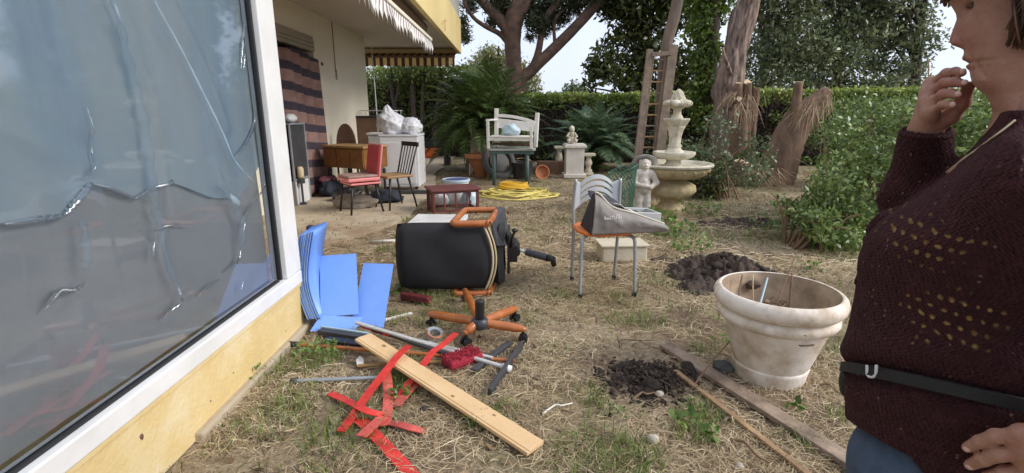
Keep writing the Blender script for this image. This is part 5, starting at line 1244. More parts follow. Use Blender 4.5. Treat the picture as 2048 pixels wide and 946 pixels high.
for s in (-1, 1): S_.cap((s * .05, 0, .10), (s * .05, 0, .12), .058, .056, .006); S_.chain([(s * .045, .0, .36), (s * .05, -.01, .2), (s * .05, .0, .05)], [.054, .047, .04], .02); S_.ell((s * .05, -.04, .045), (.035, .06, .03), .015)
S_.chain([(0, 0, .36), (0, 0, .46), (0, .0, .53)], [.07, .066, .066], .03); S_.cap((-.07, 0, .545), (.07, 0, .545), .05, .05, .03); S_.cap((0, 0, .56), (0, -.01, .62), .03, .03, .02)
S_.ell((0, -.015, .655), (.062, .066, .075), .015); S_.ell((0, -.08, .65), (.012, .014, .014), .01); S_.ell((0, -.06, .625), (.03, .02, .02), .02)
for s in (-1, 1): S_.ell((s * .024, -.078, .668), (.012, .012, .010), .01, sub=True); S_.ell((s * .06, 0, .66), (.018, .025, .06), .02)
S_.cap((-.018, -.078, .628), (.018, -.078, .628), .004, .004, .006, sub=True)
S_.chain([(-.10, 0, .54), (-.135, -.03, .42), (-.05, -.10, .40)], [.042, .036, .028], .02); S_.chain([(.10, 0, .54), (.15, -.03, .43), (.06, -.11, .38)], [.042, .036, .028], .02)
S_.cap((0, 0, .37), (0, 0, .41), .098, .088, .012); S_.cap((0, -.01, .575), (0, 0, .585), .05, .048, .006); S_.ell((0, -.10, .40), (.05, .04, .03), .02); S_.ell((0, -.085, .44), (.045, .03, .04), .02)
sdf_obj('body', S_, M['statue'], t_)
hat = MB().lathe([(.0, .115), (.05, .11), (.068, .08), (.072, .035), (.115, .012), (.148, .0), (.15, -.008), (.115, .0), (.07, .015), (.06, .03)], n=36)
h_ = obj('hat', hat, M['statuehat'], t_, smooth=True); h_.scale = (1.12, 1.12, 1.0); h_.location = (.012, .058, .655); h_.rotation_euler = (R_(-48), R_(10), 0)
# ================================================================== vegetation
def unit(n_, r=rng):
    v = r.normal(size=(n_, 3)); return v / np.linalg.norm(v, axis=1, keepdims=True)
def leaf_quads(C, size, aspect=.5, up=.35, droop=0.0, var=.55, fold=.25, d=None):
    N = len(C); d = unit(N) if d is None else d
    d[:, 2] -= droop; d /= np.linalg.norm(d, axis=1, keepdims=True)
    nrm = unit(N) + np.array([0, 0, up * 2]); sd_ = np.cross(d, nrm); sd_ /= np.linalg.norm(sd_, axis=1, keepdims=True) + 1e-9; nn = np.cross(sd_, d)
    L = (size * (1 + var * rng.uniform(-1, 1, N)))[:, None]; Wd = L * aspect * .5
    a = C - d * L * .5; b = C + sd_ * Wd + nn * L * fold * .3 - d * L * .05; c = C + d * L * .5 - nn * L * fold * .2; e = C - sd_ * Wd + nn * L * fold * .3 - d * L * .05
    V = np.stack([a, b, c, e], 1).reshape(-1, 3); i = np.arange(N)[:, None] * 4
    return V, i + np.array([[0, 1, 2, 3]])
def in_clusters(cen, rad, n_, shell=.45, flat=1.0):
    cen = np.asarray(cen, float); rad = np.asarray(rad, float); 
    if rad.ndim == 1: rad = np.stack([rad, rad, rad * flat], 1)
    wgt = np.prod(rad, 1) ** .75; k = rng.choice(len(cen), n_, p=wgt / wgt.sum())
    u = unit(n_); q = (shell + (1 - shell) * rng.random(n_)) ** .6
    return cen[k] + u * rad[k] * (q * (1 + .16 * rng.normal(size=n_)))[:, None]
def cull(C, keep_out=None):                         # leaves far outside the picture are left out
    return C
def crown(name, C, size, mt, parent, **kw):
    C = C - np.array(parent.location); V, F = leaf_quads(C, size, **kw); return mesh_np(name, V, F, mt, parent)
def limb(pts, r, n=10): return MB().tube(smooth_path(pts, 5), r, n)
def rough(mb, amp, fr, seed=1):                      # bark relief on a tube
    a = np.array(mb.v); q = fbm(a * np.array([fr, fr, fr * .35]), seed, 4)[:, None]
    d_ = np.stack([np.cos(np.arange(len(a)) * 2.4), np.sin(np.arange(len(a)) * 2.4), np.zeros(len(a))], 1)
    mb.v = [tuple(x) for x in a + q * amp * d_]; return mb
def rel(mb, o):
    mb.v = [(x - o[0], y - o[1], z - o[2]) for x, y, z in mb.v]; return mb

# --- umbrella pine
o = Vector((.12, 14.2, 0)); t_ = empty('pine_tree', o, 'big umbrella pine with reddish brown forked limbs behind the palm', 'tree')
Yp = 14.2
m = limb([(.10, Yp, 0), P(1030, 170, Yp), P(1027, 130, Yp), P(1025, 80, Yp), P(1028, 40, Yp), P(1045, 0, Yp), P(1060, -60, Yp + .3), P(1080, -140, Yp + .8)], [.30, .24, .21, .22, .26, .24, .18, .10], 14)
obj('trunk', rel(rough(m, .05, 7), o), M['bark'], t_, smooth=True)
limbs = [([P(1024, 75, Yp), P(1005, 45, Yp), P(980, 20, Yp), P(952, -10, Yp - .2), P(900, -60, Yp - .5)], [.17, .16, .13, .11, .06]),
         ([P(1020, 90, Yp), P(1000, 68, Yp), P(975, 55, Yp - .1), P(950, 38, Yp - .3), P(932, 12, Yp - .5), P(925, -20, Yp - .6)], [.09, .07, .06, .05, .05, .03]),
         ([(.35, Yp, 0), P(1040, 175, Yp), P(1062, 142, Yp), P(1105, 100, Yp), P(1150, 55, Yp), P(1195, 5, Yp), P(1250, -60, Yp - .3)], [.22, .17, .16, .15, .14, .14, .09]),
         ([P(1060, 145, Yp), P(1075, 110, Yp), P(1083, 70, Yp), P(1095, 30, Yp), P(1120, 0, Yp), P(1140, -40, Yp)], [.11, .095, .085, .08, .09, .05]),
         ([P(1110, 95, Yp), P(1110, 40, Yp), P(1135, 15, Yp)], [.05, .04, .03]), ([P(1030, 40, Yp), P(1000, -20, Yp + .5), P(960, -80, Yp + .8)], [.14, .1, .05])]
for pts, r in limbs: obj('limb', rel(rough(limb(pts, r, 12), .03, 7, 4), o), M['bark'], t_, smooth=True)
cl = []; rad = []
for px, py, r, dy in [(1075, 45, .45, 0), (1105, 40, .35, .3), (1085, 62, .28, .1), (1060, 12, .5, .2), (1000, 8, .5, .2), (1120, 5, .5, .2), (985, 45, .22, 0), (940, 10, .3, -.3), (926, 60, .26, -.5), (930, 75, .22, -.5), (1010, 25, .3, .3),
                      (1180, -15, .6, 0), (1150, 15, .32, .4), (1090, 20, .4, .4), (1230, 10, .5, .3), (1060, 75, .18, .2), (1130, 40, .22, .3), (925, 40, .2, -.6)]:
    q = P(px, py, Yp + dy); cl.append(q); rad.append(r)
for k in range(46):
    a, r = rng.uniform(0, 6.28), 3.8 * math.sqrt(rng.random()); cl.append((.4 + r * math.cos(a), Yp + r * math.sin(a), 5.0 + .5 * rng.normal() + 1.0 * (1 - r / 3.8))); rad.append(rng.uniform(.6, 1.0))
C = np.concatenate([in_clusters(cl[:18], rad[:18], 12000, .05, .75), in_clusters(cl[18:], rad[18:], 9000, .15, .65)])
crown('crown', C, .17, M['needle'], t_, aspect=.16, up=.1, var=.4)

# --- evergreens behind: one builder
def evergreen(name, base, h, crown_px, Yd, nleaf, size, mt, label, trunk_r=.16, barkm='barkdark', aspect=.45, up=.4, extra=None, trunk_px=None, group=None):
    o = Vector(base); t_ = empty(name, o, label, 'tree', group)
    tp_ = [o, o + Vector((.1, 0, h * .4)), o + Vector((-.05, 0, h * .75)), o + Vector((.0, 0, h))]
    obj('trunk', rel(limb(tp_, [trunk_r, trunk_r * .8, trunk_r * .5, trunk_r * .2], 10), o), M[barkm], t_, smooth=True)
    cl = [P(px, py, Yd + dy) for px, py, r, dy in crown_px]; rad = [r for _, _, r, _ in crown_px]
    if extra is not None:
        for c_, r_ in extra: cl.append(Vector(c_)); rad.append(r_)
    m = MB(); r4 = random.Random(len(label))
    for c_ in cl:
        s_ = o + Vector((0, 0, min(max(.4, c_.z * .65), h * .9))); mid = s_.lerp(c_, .5) + Vector((r4.uniform(-.2, .2), 0, .15)); m.tube(smooth_path([s_, mid, c_], 4), [.05, .035, .015], 6)
    obj('branches', rel(m, o), M[barkm], t_, smooth=True)
    C = in_clusters(cl, rad, nleaf, .12, .9); crown('crown', C, size, mt, t_, aspect=aspect, up=up)
    return t_
# dark magnolia
rr = np.random.default_rng(3)
mg = [(1205, 115, .42, 0), (1190, 150, .35, .2), (1225, 150, .42, -.2), (1250, 120, .5, .2), (1215, 90, .3, .3), (1255, 165, .42, .2), (1290, 140, .5, .4), (1240, 75, .38, .2), (1275, 60, .45, .5), (1300, 95, .5, .2), (1310, 30, .5, .2), (1250, 30, .5, .3),
      (1350, 150, .5, .4), (1370, 110, .45, .3), (1385, 160, .5, .5), (1340, 60, .42, .6), (1375, 40, .35, .6), (1265, 5, .6, .0), (1330, 0, .6, .1), (1220, 10, .5, .4), (1390, -10, .6, .4), (1180, 175, .25, .2), (1300, 178, .5, .4), (1230, -40, .8, .2), (1310, -60, .9, 0), (1390, -70, .9, .2), (1180, 130, .2, .1), (1360, 185, .45, .3)]
evergreen('magnolia_tree', (3.6, 14.6, 0), 5.5, mg, 14.2, 11500, .165, M['leafmag'], 'dark glossy leaved tree behind the ladder with sky showing through', .17, aspect=.42)
# tall evergreens beyond the hedge on the person side
def rect_px(x0, x1, y0, y1, nx, ny, r, jit=18, dy=1.2):
    return [(x0 + (x1 - x0) * (i + .5) / nx + rr.uniform(-jit, jit), y0 + (y1 - y0) * (j + .5) / ny + rr.uniform(-jit, jit), r * rr.uniform(.75, 1.2), rr.uniform(-dy, dy)) for i in range(nx) for j in range(ny)]
Ye = 17.0
evergreen('evergreen_tree', (8.4, 17.6, 0), 5.2, rect_px(1500, 1620, -90, 200, 3, 6, .85), Ye, 13000, .15, M['leaftree'], 'tall dark evergreen beyond the hedge nearest the big leaning trunk', .2)
evergreen('evergreen_tree', (10.8, 17.4, 0), 5.4, rect_px(1610, 1760, -110, 200, 3, 6, .9), Ye + .4, 14000, .15, M['leaftree'], 'tall evergreen in the middle of the row beyond the hedge', .2)
evergreen('evergreen_tree', (13.0, 17.0, 0), 5.2, rect_px(1740, 1850, -90, 200, 3, 6, .72, 12), Ye, 11500, .14, M['leaftree'], 'tall evergreen at the end of the row with bright sky beside it', .2)
# pale trees far beyond
evergreen('olive_tree', (-.6, 24, 0), 4.2, [(955, 140, .75, 0), (985, 125, .8, .5), (1015, 130, .8, 0), (1050, 150, .7, .4), (1000, 165, .9, .4), (940, 160, .6, 0), (1060, 170, .6, 0), (975, 110, .5, 0)], 24, 7000, .16, M['leafpale'], 'pale olive coloured tree far behind the pine trunk', .2)
evergreen('round_tree', (3.0, 26, 0), 2.9, [(1145, 182, .55, 0), (1160, 188, .5, .3), (1135, 195, .45, 0), (1150, 200, .6, 0)], 26, 2600, .14, M['leafolive'], 'small rounded tree far beyond the hedge under open sky', .15)
# slender bare tree the ladder leans on
o = Vector((2.38, 8.0, 0)); t_ = empty('slender_tree', o, 'slender grey trunk rising behind the wooden ladder', 'tree')
obj('trunk', rel(rough(limb([o, P(1322, 200, 8.0), P(1334, 90, 8.0), P(1347, 40, 8.0), P(1358, -20, 8.0), P(1366, -120, 8.0)], [.10, .085, .08, .085, .08, .06], 12), .02, 9, 5), o), M['barkg'], t_, smooth=True)
q = [P(1366, -130, 8.0) + Vector((rng.normal() * .5, rng.normal() * .5, .5 + .3 * rng.normal())) for _ in range(8)]
m = MB()
for c_ in q: m.tube(smooth_path([P(1362, -80, 8.0), (P(1366, -130, 8.0) + c_) / 2, c_], 3), [.04, .03, .012], 6)
obj('branches', rel(m, o), M['barkg'], t_, smooth=True); crown('crown', in_clusters(q, [.5] * 8, 2500, .1), .12, M['leafmag'], t_)
# big leaning pine trunk
Yb = 11.2; o = Vector((4.85, Yb, 0)); t_ = empty('leaning_pine', o, 'thick leaning pine trunk with peeling reddish bark', 'tree')
m = limb([o, P(1452, 290, Yb), P(1458, 220, Yb), P(1460, 170, Yb), P(1468, 120, Yb), P(1480, 60, Yb), P(1498, 0, Yb), P(1530, -90, Yb), P(1580, -200, Yb + .4)], [.36, .33, .31, .29, .24, .215, .21, .2, .14], 40)
a = np.array(m.v); axis_z = a[:, 2]; ang = np.arange(len(a)) % 40 / 40 * 2 * PI
ridge = vnoise(np.stack([np.cos(ang) * 5.5, np.sin(ang) * 5.5, axis_z * 2.2], 1), 31) - .5
ridge += .7 * (vnoise(np.stack([np.cos(ang) * 13, np.sin(ang) * 13, axis_z * 6], 1), 33) - .5)
cen = a.reshape(-1, 40, 3).mean(1, keepdims=True).repeat(40, 1).reshape(-1, 3); m.v = [tuple(x) for x in a + (a - cen) * ridge[:, None] * .55]
obj('trunk', rel(m, o), M['barkr'], t_, smooth=True)
m = limb([P(1462, 150, Yb - .25), P(1448, 110, Yb - .5), P(1446, 95, Yb - .5)], [.05, .035, .02], 8); obj('stub', rel(m, o), M['barkr'], t_, smooth=True)
cl = [P(1600, -230, Yb + .4) + Vector((rng.normal() * 1.4, rng.normal() * 1.4, .6 + .4 * rng.normal())) for _ in range(16)]
m = MB()
for c_ in cl[:8]: m.tube(smooth_path([P(1570, -180, Yb + .4), (P(1580, -200, Yb + .4) + c_) / 2, c_], 3), [.09, .06, .02], 6)
obj('limbs', rel(m, o), M['barkr'], t_, smooth=True); crown('crown', in_clusters(cl, [.8] * 16, 5000, .1, .6), .17, M['needle'], t_, aspect=.16)
# ivy covered trunk
Yi = 11.9; o = Vector((4.75, Yi, 0)); t_ = empty('ivy_covered_tree', o, 'trunk wrapped in bright green ivy beside the leaning pine', 'tree')
obj('trunk', rel(limb([o, P(1418, 200, Yi), P(1422, 100, Yi), P(1428, 0, Yi), P(1436, -120, Yi)], [.2, .17, .16, .14, .1], 12), o), M['barkdark'], t_, smooth=True)
iv = [(1408 + 12 * math.sin(k * 1.3) + 12 * (1 - k / 22), 285 - 17.5 * k, .27 + .07 * math.sin(k * 2.1), .15 * math.sin(k * 1.7)) for k in range(23)] + [(1392, 60, .25, 0), (1398, 120, .25, 0), (1440, 30, .25, .1), (1395, 180, .26, 0), (1385, 0, .3, .1), (1450, -10, .3, .1)]
crown('ivy', in_clusters([P(a_, b_, Yi + d_) for a_, b_, c_, d_ in iv], [c_ for _, _, c_, _ in iv], 8500, .5), .085, M['leafivy'], t_, aspect=.8, up=.3)

# --- clipped hedges
def hedge(name, a, b, h, depth, ntop, nface, label, size=.075, top='leafhtop', face='leafhedge', twigs=400, dead=.35, htop=.22):
    A, B = Vector(a), Vector(b); o = (A + B) / 2; t_ = empty(name, o, label, 'hedge'); d_ = (B - A); L = d_.length; d_.normalize(); s_ = Vector((-d_.y, d_.x, 0))
    def place(u, v, z): return np.array(A)[None] + np.outer(u * L, np.array(d_)) + np.outer(v, np.array(s_)) + np.outer(z, [0, 0, 1])
    n1 = ntop; u = rng.random(n1); v = rng.uniform(-.5, .5, n1) * depth; wob = h + .10 * fbm(np.stack([u * L * .9, v, 0 * u], 1), 6, 3); z = wob - htop * rng.random(n1) ** 1.6 + .03 * rng.normal(size=n1)
    crown('top_leaves', place(u, v, z), size, M[top], t_, aspect=.6, up=.5)
    n2 = nface; u = rng.random(n2); z = rng.uniform(.05, 1, n2) * h; sg = np.where(rng.random(n2) < .72, -1, 1)
    v = sg * depth * (.5 - .16 * rng.random(n2) ** 2) + .35 * fbm(np.stack([u * L * 1.4, z * 1.6, sg * 3.], 1), 8, 3)
    hole = vnoise(np.stack([u * L * 1.3, z * 1.9, sg * 0.], 1), 12); dd = hole < dead
    crown('side_leaves', place(u[~dd], v[~dd], z[~dd]), size, M[face], t_, aspect=.6, up=.2)
    crown('dead_leaves', place(u[dd], v[dd] * .9, z[dd]), size * .8, M['leafdead'], t_, aspect=.35, up=.1)
    m = MB(); r5 = random.Random(int(L * 10))
    for k in range(twigs):
        x = r5.random() * L; p0 = A + d_ * x + s_ * r5.uniform(-.25, .25) * depth; p1 = p0 + d_ * r5.uniform(-.25, .25) + s_ * r5.uniform(-.35, .3) * depth + Vector((0, 0, h * r5.uniform(.6, .95)))
        m.tube([p0 - o, (p0 + p1) / 2 - o + d_ * r5.uniform(-.1, .1), p1 - o], [.022, .014, .005], 5, caps=False)
    obj('stems', m, M['barkdark'], t_, smooth=True)
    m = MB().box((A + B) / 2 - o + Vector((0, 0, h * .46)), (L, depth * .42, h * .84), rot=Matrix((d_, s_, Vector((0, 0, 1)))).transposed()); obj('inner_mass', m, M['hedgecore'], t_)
    return t_
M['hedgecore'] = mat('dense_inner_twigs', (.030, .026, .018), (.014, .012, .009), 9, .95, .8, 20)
hedge('clipped_hedge', (.2, 14.0, 0), (5.2, 13.2, 0), 1.74, .9, 5500, 9000, 'clipped garden hedge behind the sago palms and the ladder', .085, dead=.60)
hedge('clipped_hedge', (5.0, 13.0, 0), (12.6, 12.2, 0), 1.80, .9, 10000, 14000, 'long clipped hedge with a bright lit top behind the cut palms', .085, dead=.62, htop=.30)
hedge('clipped_hedge', (9.0, 9.6, 0), (16.5, 12.0, 0), 1.62, .9, 7000, 11000, 'dark twiggy hedge seen between the hand and the chin of the person', .085, top='leafhedge', dead=.55)
hedge('tall_hedge', (-7.2, 16.6, 0), (-1.1, 15.2, 0), 2.55, 1.1, 8000, 9000, 'tall bare stemmed hedge at the end of the terrace', .09, dead=.5, htop=1.0)
# a few bare stems in front of the tall hedge
for k, (px, r_) in enumerate([(795, .07), (828, .09), (842, .06), (868, .07), (780, .05)]):
    o = G(px, 318); o = Vector((o.x * 14.6 / o.y, 14.6, 0)); m = limb([o, o + Vector((.05, 0, .9)), o + Vector((-.1 + .1 * k, .2, 1.9)), o + Vector((-.1 + .12 * k, .3, 2.5))], [r_, r_ * .9, r_ * .7, r_ * .4], 8)
    t_ = empty('bare_stem', o, ['bare hedge trunk nearest the white sacks', 'thickest bare trunk in front of the tall hedge', 'thin bare trunk beside the thickest one', 'bare trunk nearest the big palm', 'thin bare trunk behind the brown cupboard'][k], 'trunk', 'bare trunks of the tall hedge')
    obj('stem', rel(m, o), M['barkdark'], t_, smooth=True); q = o + Vector((-.1 + .12 * k, .3, 2.4)); crown('foliage', in_clusters([q, q + Vector((.3, 0, .0)), q + Vector((-.3, .1, -.2))], [.35, .3, .3], 420, .1), .09, M['leafhedge'], t_, aspect=.6)

# --- palms
def frond_mesh(L, nleaf, ll, arch, mt, seed, wid=.02):
    r6 = np.random.default_rng(seed); t = np.linspace(0, 1, 16); x = L * (t - .12 * arch * t ** 2); z = L * arch * (.55 * np.sin(t * 1.9) - .75 * t ** 2.2)
    m = MB().tube([(x[i], 0, z[i]) for i in range(16)], [.016, .004], 5)
    V = [m.v]; F4 = []
    vv = list(m.v); ff = [f for f in m.f if len(f) == 4]
    for k in range(nleaf):
        u = .10 + .88 * k / nleaf; i = u * 15; i0 = int(i); fr = i - i0; p = np.array([np.interp(u, t, x), 0, np.interp(u, t, z)]); tg = np.array([np.interp(min(1, u + .02), t, x) - p[0], 0, np.interp(min(1, u + .02), t, z) - p[2]]); tg /= np.linalg.norm(tg)
        for s in (-1, 1):
            l_ = ll * math.sin(PI * min(1, .12 + u * .95)) ** .6 * r6.uniform(.85, 1.1); dirv = tg * (.55 + .3 * u) + np.array([0, s * 1.0, 0]) + np.array([0, 0, .28 + r6.uniform(-.1, .1)]); dirv /= np.linalg.norm(dirv)
            tip = p + dirv * l_ + np.array([0, 0, -.22 * l_]); mid = p + dirv * l_ * .5; b = len(vv); wv = tg * wid * .5
            vv += [tuple(p - wv), tuple(p + wv), tuple(mid + wv * .9), tuple(mid - wv * .9), tuple(tip)]; ff += [(b, b + 1, b + 2, b + 3), (b + 3, b + 2, b + 4, b + 4)]
    me = bpy.data.meshes.new('frond'); me.from_pydata(vv, [], [f if f[-1] != f[-2] else f[:3] for f in ff]); me.materials.append(mt); me.update(); return me
def palm(name, base, label, trunk_h, trunk_r, nf, L, ll, mt, seed, elev=(-.3, 1.25), skirt=0, nleaf=34, wid=.022):
    o = Vector(base); t_ = empty(name, o, label, 'palm'); r7 = random.Random(seed)
    m = MB(); pr = [(trunk_r * (1.05 - .25 * k / 10) * (1 + .10 * ((k * 7) % 3 - 1)), trunk_h * k / 10) for k in range(11)]
    m.lathe([(a_, b_) for a_, b_ in pr], n=26, ripple=lambda a, z, i: .10 * math.sin(9 * a + i * 2.2)); obj('trunk', m, M['palmtrunk'], t_, smooth=True)
    ms = [frond_mesh(L * s_, nleaf, ll, ar, mt, seed + i, wid) for i, (s_, ar) in enumerate([(1, .38), (.92, .52), (1.05, .28), (.85, .62)])]
    for k in range(nf):
        f = bpy.data.objects.new('frond', ms[k % 4]); COL.objects.link(f); f.parent = t_
        u = (k + .5) / nf; el = elev[1] + (elev[0] - elev[1]) * u ** .8; az = k * 2.39996 + r7.uniform(-.2, .2)
        f.location = (.06 * math.cos(az), .06 * math.sin(az), trunk_h - .04 + .05 * (1 - u)); f.rotation_euler = Euler((r7.uniform(-.25, .25), -el, az), 'XYZ')
    if skirt:
        vv = MB()
        for k in range(skirt):
            a = r7.uniform(0, 6.28); r0 = trunk_r * r7.uniform(.9, 1.05); z0 = trunk_h * r7.uniform(.45, 1.0); l_ = r7.uniform(.3, .8); q = Vector((math.cos(a), math.sin(a), 0))
            vv.ribbon([q * r0 + Vector((0, 0, z0)), q * (r0 + .10) + Vector((0, 0, z0 - l_ * .4)), q * (r0 + .06 + .1 * r7.random()) + Vector((0, 0, max(.02, z0 - l_)))], .018, .003, side=(-q.y, q.x, 0))
        obj('dry_skirt', vv, M['drypalm'], t_, kind='stuff')
    return t_
palm('palm', (-.62, 11.2, 0), 'large feathery palm with a shaggy brown trunk behind the terracotta pot', 1.0, .30, 125, 1.48, .33, M['frond'], 3, (-.55, 1.45), 190, 44, .026)
palm('sago_palm', (1.86, 11.5, 0), 'blue green sago palm between the pedestal and the ladder', .42, .2, 70, 1.28, .28, M['frondblue'], 13, (-.25, 1.25), 30, 40, .030)
palm('low_palm', (1.72, 11.0, 0), 'small yellowish palm seedling behind the short baluster', .10, .06, 14, .55, .2, M['frond'], 23, (-.1, 1.2), 0, 14, .03)
palm('low_palm', (4.3, 9.6, 0), 'tuft of narrow green fronds beside the leaning cut stump', .10, .06, 14, .7, .2, M['frond'], 27, (.1, 1.3), 0, 16, .025)

# --- cut palm stumps
def stump(name, o, label, paths, ends, tufts, seed):
    o = Vector(o); t_ = empty(name, o, label, 'tree stump'); r8 = random.Random(seed)
    for i, (pts, r) in enumerate(paths):
        m = rough(limb(pts, r, 22), .10, 9, seed + i); obj('trunk' if i == 0 else 'cut_branch', rel(m, o), M['palmtrunk'], t_, smooth=True)
    for c_, r_, nrm in ends:
        c_ = Vector(c_); n_ = Vector(nrm).normalized(); u = n_.orthogonal().normalized(); v = n_.cross(u)
        m = MB().prism([c_ + (u * math.cos(a) + v * math.sin(a)) * r_ * (1 + .12 * math.sin(3 * a)) for a in np.linspace(0, 2 * PI, 15)[:-1]], n_ * .015); obj('cut_face', rel(m, o), M['cutwood'], t_)
    m = MB()
    for c_, nn, spread, l_, dirv in tufts:
        for k in range(nn):
            p = Vector(c_) + Vector((r8.gauss(0, spread), r8.gauss(0, spread * .6), r8.gauss(0, spread * .7))); d_ = Vector(dirv) + Vector((r8.gauss(0, .32), r8.gauss(0, .3), r8.gauss(0, .25))); d_.normalize(); ln = l_ * r8.uniform(.2, 1.15)
            m.ribbon([p, p + d_ * ln * .5 + Vector((0, 0, -.02)), p + d_ * ln + Vector((0, 0, -.10 * ln))], [.013, .011, .003], .002, side=(.8, r8.uniform(-.5, .5), .2))
    obj('dry_strips', rel(m, o), M['drypalm'], t_, kind='stuff')
    return t_
Ys = 9.2; o = G(1545, 372); o = Vector((o.x * Ys / o.y, Ys, 0))
stump('leaning_stump', o, 'leaning cut palm trunk with a stubby branch and dry hanging strips',
      [([o + Vector((-.05, 0, -.05)), P(1552, 345, Ys), P(1572, 290, Ys), P(1598, 240, Ys), P(1640, 195, Ys), P(1654, 184, Ys)], [.40, .34, .29, .25, .13, .10]),
       ([P(1575, 262, Ys - .05), P(1590, 225, Ys - .1), P(1594, 192, Ys - .1), P(1597, 166, Ys - .1)], [.14, .09, .075, .07])],
      [(P(1597, 165, Ys - .1), .07, (0.05, 0, 1)), (P(1656, 181, Ys), .09, (.6, -.2, .8))],
      [(P(1612, 215, Ys - .2), 60, .12, .50, (-.35, -.1, -1)), (P(1640, 200, Ys - .15), 48, .10, .45, (-.25, -.1, -1)), (P(1655, 192, Ys - .15), 26, .04, .42, (-.05, 0, -1)), (P(1560, 355, Ys - .3), 40, .2, .35, (.5, -.3, -.6))], 5)
q = Vector((4.05, 9.0, 0)); stump('short_stump', q, 'short cut palm stump with pale cut ends by the fountain shrub', [([q, q + Vector((.02, 0, .22)), q + Vector((.05, 0, .42))], [.22, .17, .13]), ([q + Vector((.25, -.2, 0)), q + Vector((.28, -.22, .2))], [.1, .08])],
      [(q + Vector((.05, 0, .42)), .12, (.1, -.2, 1)), (q + Vector((.28, -.22, .2)), .075, (.2, -.5, 1))], [(q + Vector((.15, -.2, .3)), 70, .12, .4, (.2, -.2, -1)), (q + Vector((.4, -.3, .25)), 40, .12, .4, (.6, -.3, -.8))], 9)
Yt = 10.8; q = P(1480, 260, Yt); q.z = 0
stump('cluster_stump', q, 'cluster of three sawn palm stems with pale tops against the hedge',
      [([q, P(1480, 250, Yt), P(1478, 215, Yt), P(1477, 168, Yt)], [.2, .17, .10, .065]), ([q + Vector((.2, .1, 0)), P(1492, 240, Yt), P(1494, 205, Yt), P(1495, 166, Yt)], [.15, .13, .09, .08]), ([q + Vector((.3, .1, 0)), P(1503, 240, Yt), P(1508, 205, Yt), P(1512, 175, Yt)], [.12, .1, .08, .08])],
      [(P(1477, 167, Yt), .06, (0, -.2, 1)), (P(1495, 165, Yt - .02), .075, (0, -.7, .7)), (P(1478, 198, Yt - .16), .05, (0, -1, .2))],
      [(P(1462, 190, Yt - .1), 45, .07, .35, (-.5, -.1, -.7)), (P(1500, 195, Yt - .1), 60, .08, .45, (.15, -.1, -1)), (P(1480, 210, Yt - .15), 50, .08, .4, (-.1, -.2, -1))], 12)
# --- shrubs
def shrub(name, o, label, blobs, n_, size, mt, aspect=.5, stems=30, up=.35, shell=.1, extra_stems=()):
    o = Vector(o); t_ = empty(name, o, label, 'bush'); r9 = random.Random(n_)
    cl = [Vector(b_[:3]) for b_ in blobs]; rad = [b_[3] for b_ in blobs]; m = MB()
    for k in range(stems):
        c_ = cl[k % len(cl)] + Vector((r9.gauss(0, .1), r9.gauss(0, .1), r9.uniform(-.05, .2))); s_ = o + Vector((r9.gauss(0, .12), r9.gauss(0, .12), 0)); s_ = Vector((s_.x + (c_.x - s_.x) * .35, s_.y + (c_.y - s_.y) * .35, 0)); m.tube(smooth_path([s_, (s_ + c_) / 2 + Vector((0, 0, .12)), c_], 3), [.014, .010, .004], 5, caps=False)
    obj('stems', rel(m, o), M['twig'], t_, smooth=True); crown('foliage', in_clusters(cl, rad, n_, shell, .9), size, mt, t_, aspect=aspect, up=up); return t_
bl = [(3.05 + .55 * rr.normal(), 8.3 + .3 * rr.normal(), rr.uniform(.15, 1.2), rr.uniform(.16, .32)) for _ in range(30)]
bl = [b_ for b_ in bl if b_[2] < 1.35 - .5 * abs(b_[0] - 3.1)]
shrub('grey_green_shrub', (3.1, 8.3, 0), 'loose grey green shrub behind the fountain', bl, 4200, .065, M['leafolive'], stems=50)
b2 = []
for _ in range(150):
    y = rr.uniform(4.65, 6.9); q_ = rr.uniform(.625, 1.08); x = q_ * y; top = min(1.55, .95 + (q_ - .58) * 4.2) * (.72 if y < 4.9 else 1); z = top * rr.uniform(.05, 1) ** .75
    b2.append((x, y, max(.10, z - .14), rr.uniform(.16, .30)))
shrub('leafy_bush', (3.8, 5.8, 0), 'large glossy green bush between the cut palms and the person', b2, 38000, .054, M['leafbush'], stems=90, shell=.35, up=.5)
b3 = [(2.98 + .18 * rr.normal(), 4.75 + .25 * rr.normal(), rr.uniform(.08, .4), rr.uniform(.12, .2)) for _ in range(16)]
shrub('low_bush', (2.75, 4.75, 0), 'low dark green growth at the front foot of the large bush', b3, 2600, .055, M['leafbush'], stems=24, shell=.3, up=.5)
b5 = [(6.5 + .4 * rr.normal(), 9.6 + .3 * rr.normal(), rr.uniform(.7, 1.5), rr.uniform(.18, .3)) for _ in range(14)] + [(5.7 + .25 * rr.normal(), 8.6 + .3 * rr.normal(), rr.uniform(.2, .9), rr.uniform(.2, .3)) for _ in range(10)]
shrub('airy_shrub', (6.2, 9.2, 0), 'airy light green shrub between the leaning stump and the large bush', b5, 4200, .07, M['leafbush'], stems=50, shell=.2)
b6 = [(3.5 + .4 * rr.normal(), 7.4 + .3 * rr.normal(), rr.uniform(.05, .3), rr.uniform(.12, .22)) for _ in range(10)]
shrub('dark_shrub', (3.3, 7.6, 0), 'dark low shrub at the foot of the grey green shrub', [(3.0 + .25 * rr.normal(), 7.7 + .2 * rr.normal(), rr.uniform(.1, .45), rr.uniform(.15, .25)) for _ in range(12)], 1800, .06, M['leafmag'], stems=20, shell=.2)
